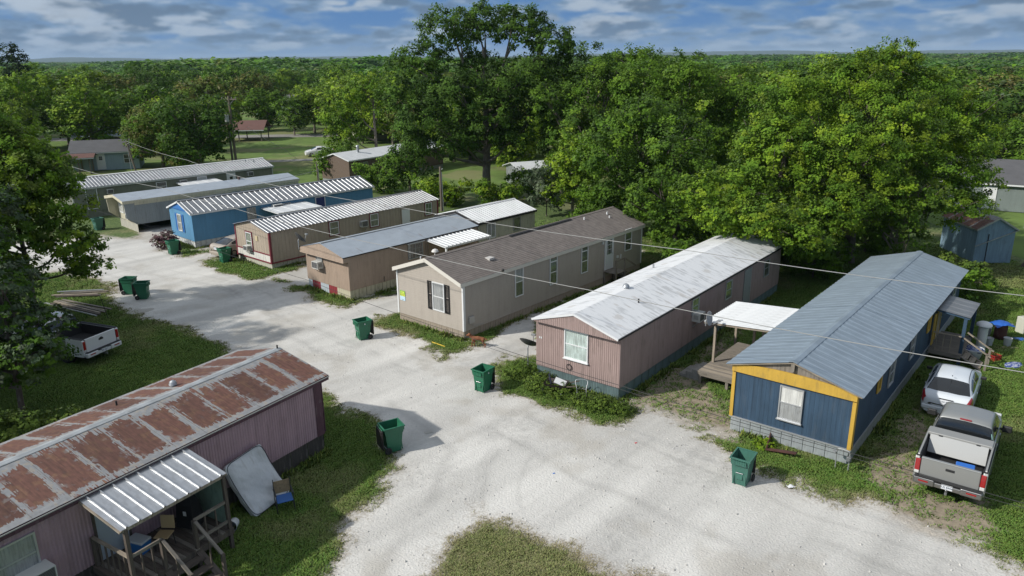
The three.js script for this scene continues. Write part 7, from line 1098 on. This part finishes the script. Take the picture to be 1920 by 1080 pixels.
{ // pale blue shed, right
  const r = home({ name: 'garden_shed', label: 'pale blue tin shed with rusted roof under the right hand trees', x: 34.4, z: -49.9, theta: 0.05, w: 2.5, L: 4.6, hs: 0.02, he: 2.45, hr: 3.2, of: 0.15, os: 0.15, siding: 'wave', wallMat: M(weathered([0.2, 0.3, 0.38], { streak: 0.2, g: 0.2, tile: 3, seed: 75 }), 0.6) }); r.userData.category = 'shed'; fallback(r, rusty, { bays: 1.06 }); eaves(r, MT.galv, r.children.find(c => c.name === 'roof'), 0.1); mesh('brace', [beam([-1.3, 1.2, 0.05], [1.35, 2.3, 0.05], 0.05, 0.1)], MT.galv, r); mesh('door_rail', bx(0.05, 2.0, 0.04, -0.5, 1.05, 0.04), MT.black, r);
  const t = thing('leaning_trunk', 'bare dark tree trunk leaning right of the pale blue shed', 'tree trunk', [34.9, 0, -49.0], 0); mesh('trunk', limb([[0, -0.1, 0], [0.6, 1.2, 0.1], [1.6, 2.7, 0.2], [3.2, 4.6, 0.3]], 0.28, 0.16, 12, 9), barkDark, t);
  const f = thing('wire_gate', 'grey wire fence panel at the right edge beyond the shed', 'fence', [42.3, 0, -60.5], -0.4), fg = []; for (let i = 0; i <= 8; i++) fg.push(rod([i * 0.3, 0, 0], [i * 0.3, 1.3, 0], 0.012)); mesh('upright_bars', fg, MT.galv, f); for (const y of [0.1, 0.7, 1.3]) mesh('rail', rod([0, y, 0], [2.4, y, 0], 0.022), MT.galv, f);
}
{ // street and field beyond
  const as = M(weathered([0.24, 0.23, 0.21], { blotch: 0.1, tile: 6, seed: 76 }), 0.95); const strip = (name, label, a, b, w) => { const dx = b[0] - a[0], dz = b[1] - a[1], l = Math.hypot(dx, dz), nx = -dz / l * w / 2, nz = dx / l * w / 2; tag(mesh(name, raw([a[0] + nx, 0.0, a[1] + nz, b[0] + nx, 0.0, b[1] + nz, b[0] - nx, 0.0, b[1] - nz, a[0] - nx, 0.0, a[1] - nz], [0, 2, 1, 0, 3, 2], [0, 0, l, 0, l, w, 0, w]).translate(0, -0.03, 0), as), label, 'road', null, 'structure'); };
  strip('street', 'pale street beyond the field', [-110, -141], [20, -150], 6); strip('driveway', 'pale driveway on the far field', [-36, -108], [-20, -112], 2.4);
}
{ // poles and wires
  const wood = M(woodTex([0.17, 0.14, 0.11], 20), 0.95), tp = thing('utility_pole', 'wooden utility pole with crossarm and transformer behind the olive home', 'utility pole', [-35.4, 0, -97.2]); mesh('pole', new THREE.CylinderGeometry(0.13, 0.18, 9.6, 12).translate(0, 4.8, 0), wood, tp); const ca = part('crossarm', tp, 0, 9.2, 0, -0.25); mesh('beam', bx(2.2, 0.14, 0.12), wood, ca); mesh('brace', [beam([-0.7, -0.05, 0.02], [0, -0.75, 0.08], 0.04), beam([0.7, -0.05, 0.02], [0, -0.75, 0.08], 0.04)], MT.dullAlu, ca); for (const x of [-0.95, -0.4, 0.4, 0.95]) mesh('insulator', lathe([[0.001, 0.07], [0.04, 0.07], [0.06, 0.14], [0.03, 0.18], [0.05, 0.24], [0.001, 0.27]], 10).translate(x, 0, 0), M([0.3, 0.28, 0.26], 0.3), ca); mesh('transformer', [lathe([[0.001, 0], [0.26, 0], [0.28, 0.05], [0.28, 0.8], [0.24, 0.9], [0.001, 0.92]], 18).translate(-0.5, 6.4, 0.1), rod([-0.5, 7.3, 0.1], [-0.5, 7.6, 0.1], 0.03)], M([0.5, 0.51, 0.5], 0.5), tp);
  const pole = (label, x, z, h, r = 0.11, lean = 0) => { const t = thing('utility_pole', label, 'utility pole', [x, 0, z]); mesh('pole', rod([0, -0.1, 0], [lean, h, 0], r * 1.25, r, 12), wood, t); mesh('service_head', [rod([lean, h - 0.3, 0], [lean + 0.25, h - 0.15, 0.1], 0.03), rod([lean + 0.18, 0, 0.06], [lean + 0.12 + lean * 0.1, h - 0.5, 0.06], 0.035)], MT.galv, t); return t; };
  pole('short grey service pole behind the red trimmed home end', -6.6, -70.2, 4.2); pole('thin service pole behind the blue home', -22.3, -86.5, 2.5, 0.08); pole('plain wooden pole just left of the transformer pole', -36.0, -97.6, 6.4, 0.1); pole('leaning dark pole before the pale blue cottage', -42.0, -84.9, 5.3, 0.09, -0.9); pole('slim pale pole at the right behind the bungalow', 57, -92, 7.2, 0.1, 0.5); pole('steel service pole in shade behind the pink and navy homes', 15.6, -48.8, 4.2, 0.05);
  const wire = (label, pts, r = 0.014, m = MT.wire) => { const o = thing('overhead_wire', label, 'wire', pts[0], 0, 'overhead wires'); const L = pts.map(p => [p[0] - pts[0][0], p[1] - pts[0][1], p[2] - pts[0][2]]); const all = []; for (let i = 0; i + 1 < L.length; i++) for (let k = 0; k < 12; k++) { const t = k / 12, s = -4 * t * (1 - t) * 0.02 * Math.hypot(L[i + 1][0] - L[i][0], L[i + 1][2] - L[i][2]) * 0.35; all.push([mix(L[i][0], L[i + 1][0], t), mix(L[i][1], L[i + 1][1], t) + s, mix(L[i][2], L[i + 1][2], t)]); } all.push(L.at(-1)); mesh('cable', tube(all, r, all.length * 2, 5), m, o); };
wire('upper overhead wire passing over the shingle roof to the right edge', [[-44.45, 5.10, -87.91], [-29.66, 5.20, -69.09], [-17.04, 5.30, -53.64], [-6.64, 5.40, -44.20], [8.17, 5.50, -32.66], [18.83, 5.60, -25.15]], 0.016, MT.wire);
  wire('middle overhead wire crossing the coated white and navy roofs', [[-38.75, 5.40, -65.39], [-24.26, 5.40, -52.08], [-16.57, 5.40, -44.36], [-6.13, 5.40, -34.74], [3.04, 5.40, -27.19], [14.63, 5.40, -18.93]], 0.014, MT.wire);
  wire('lowest dark overhead wire along the fronts of the homes', [[-35.48, 5.00, -55.35], [-19.33, 5.00, -40.59], [-8.55, 5.00, -30.28], [-1.44, 5.00, -23.36], [3.00, 5.00, -19.48], [8.28, 5.00, -15.26], [11.05, 5.00, -13.10]], 0.008, MT.wireDark);
  wire('thin dark wire close beneath the lowest overhead wire', [[-1.43, 4.96, -23.17], [2.99, 4.90, -19.45], [8.29, 4.90, -15.24], [11.05, 4.90, -13.07]], 0.006, MT.wireDark);
  wire('wire above the field right of the transformer pole', [[-23.46, 8.20, -68.07], [-25.02, 4.60, -83.21], [-24.06, 3.00, -85.60]], 0.016, MT.wire);
  wire('wire from the service pole over the blue home', [[-18.04, 3.90, -71.27], [-21.29, 4.20, -61.16], [-23.46, 4.40, -51.96]], 0.014, MT.wire);
}
scene.fog = new THREE.FogExp2(new THREE.Color(0.4, 0.52, 0.66), 0.00007);
renderer.render(scene, camera);
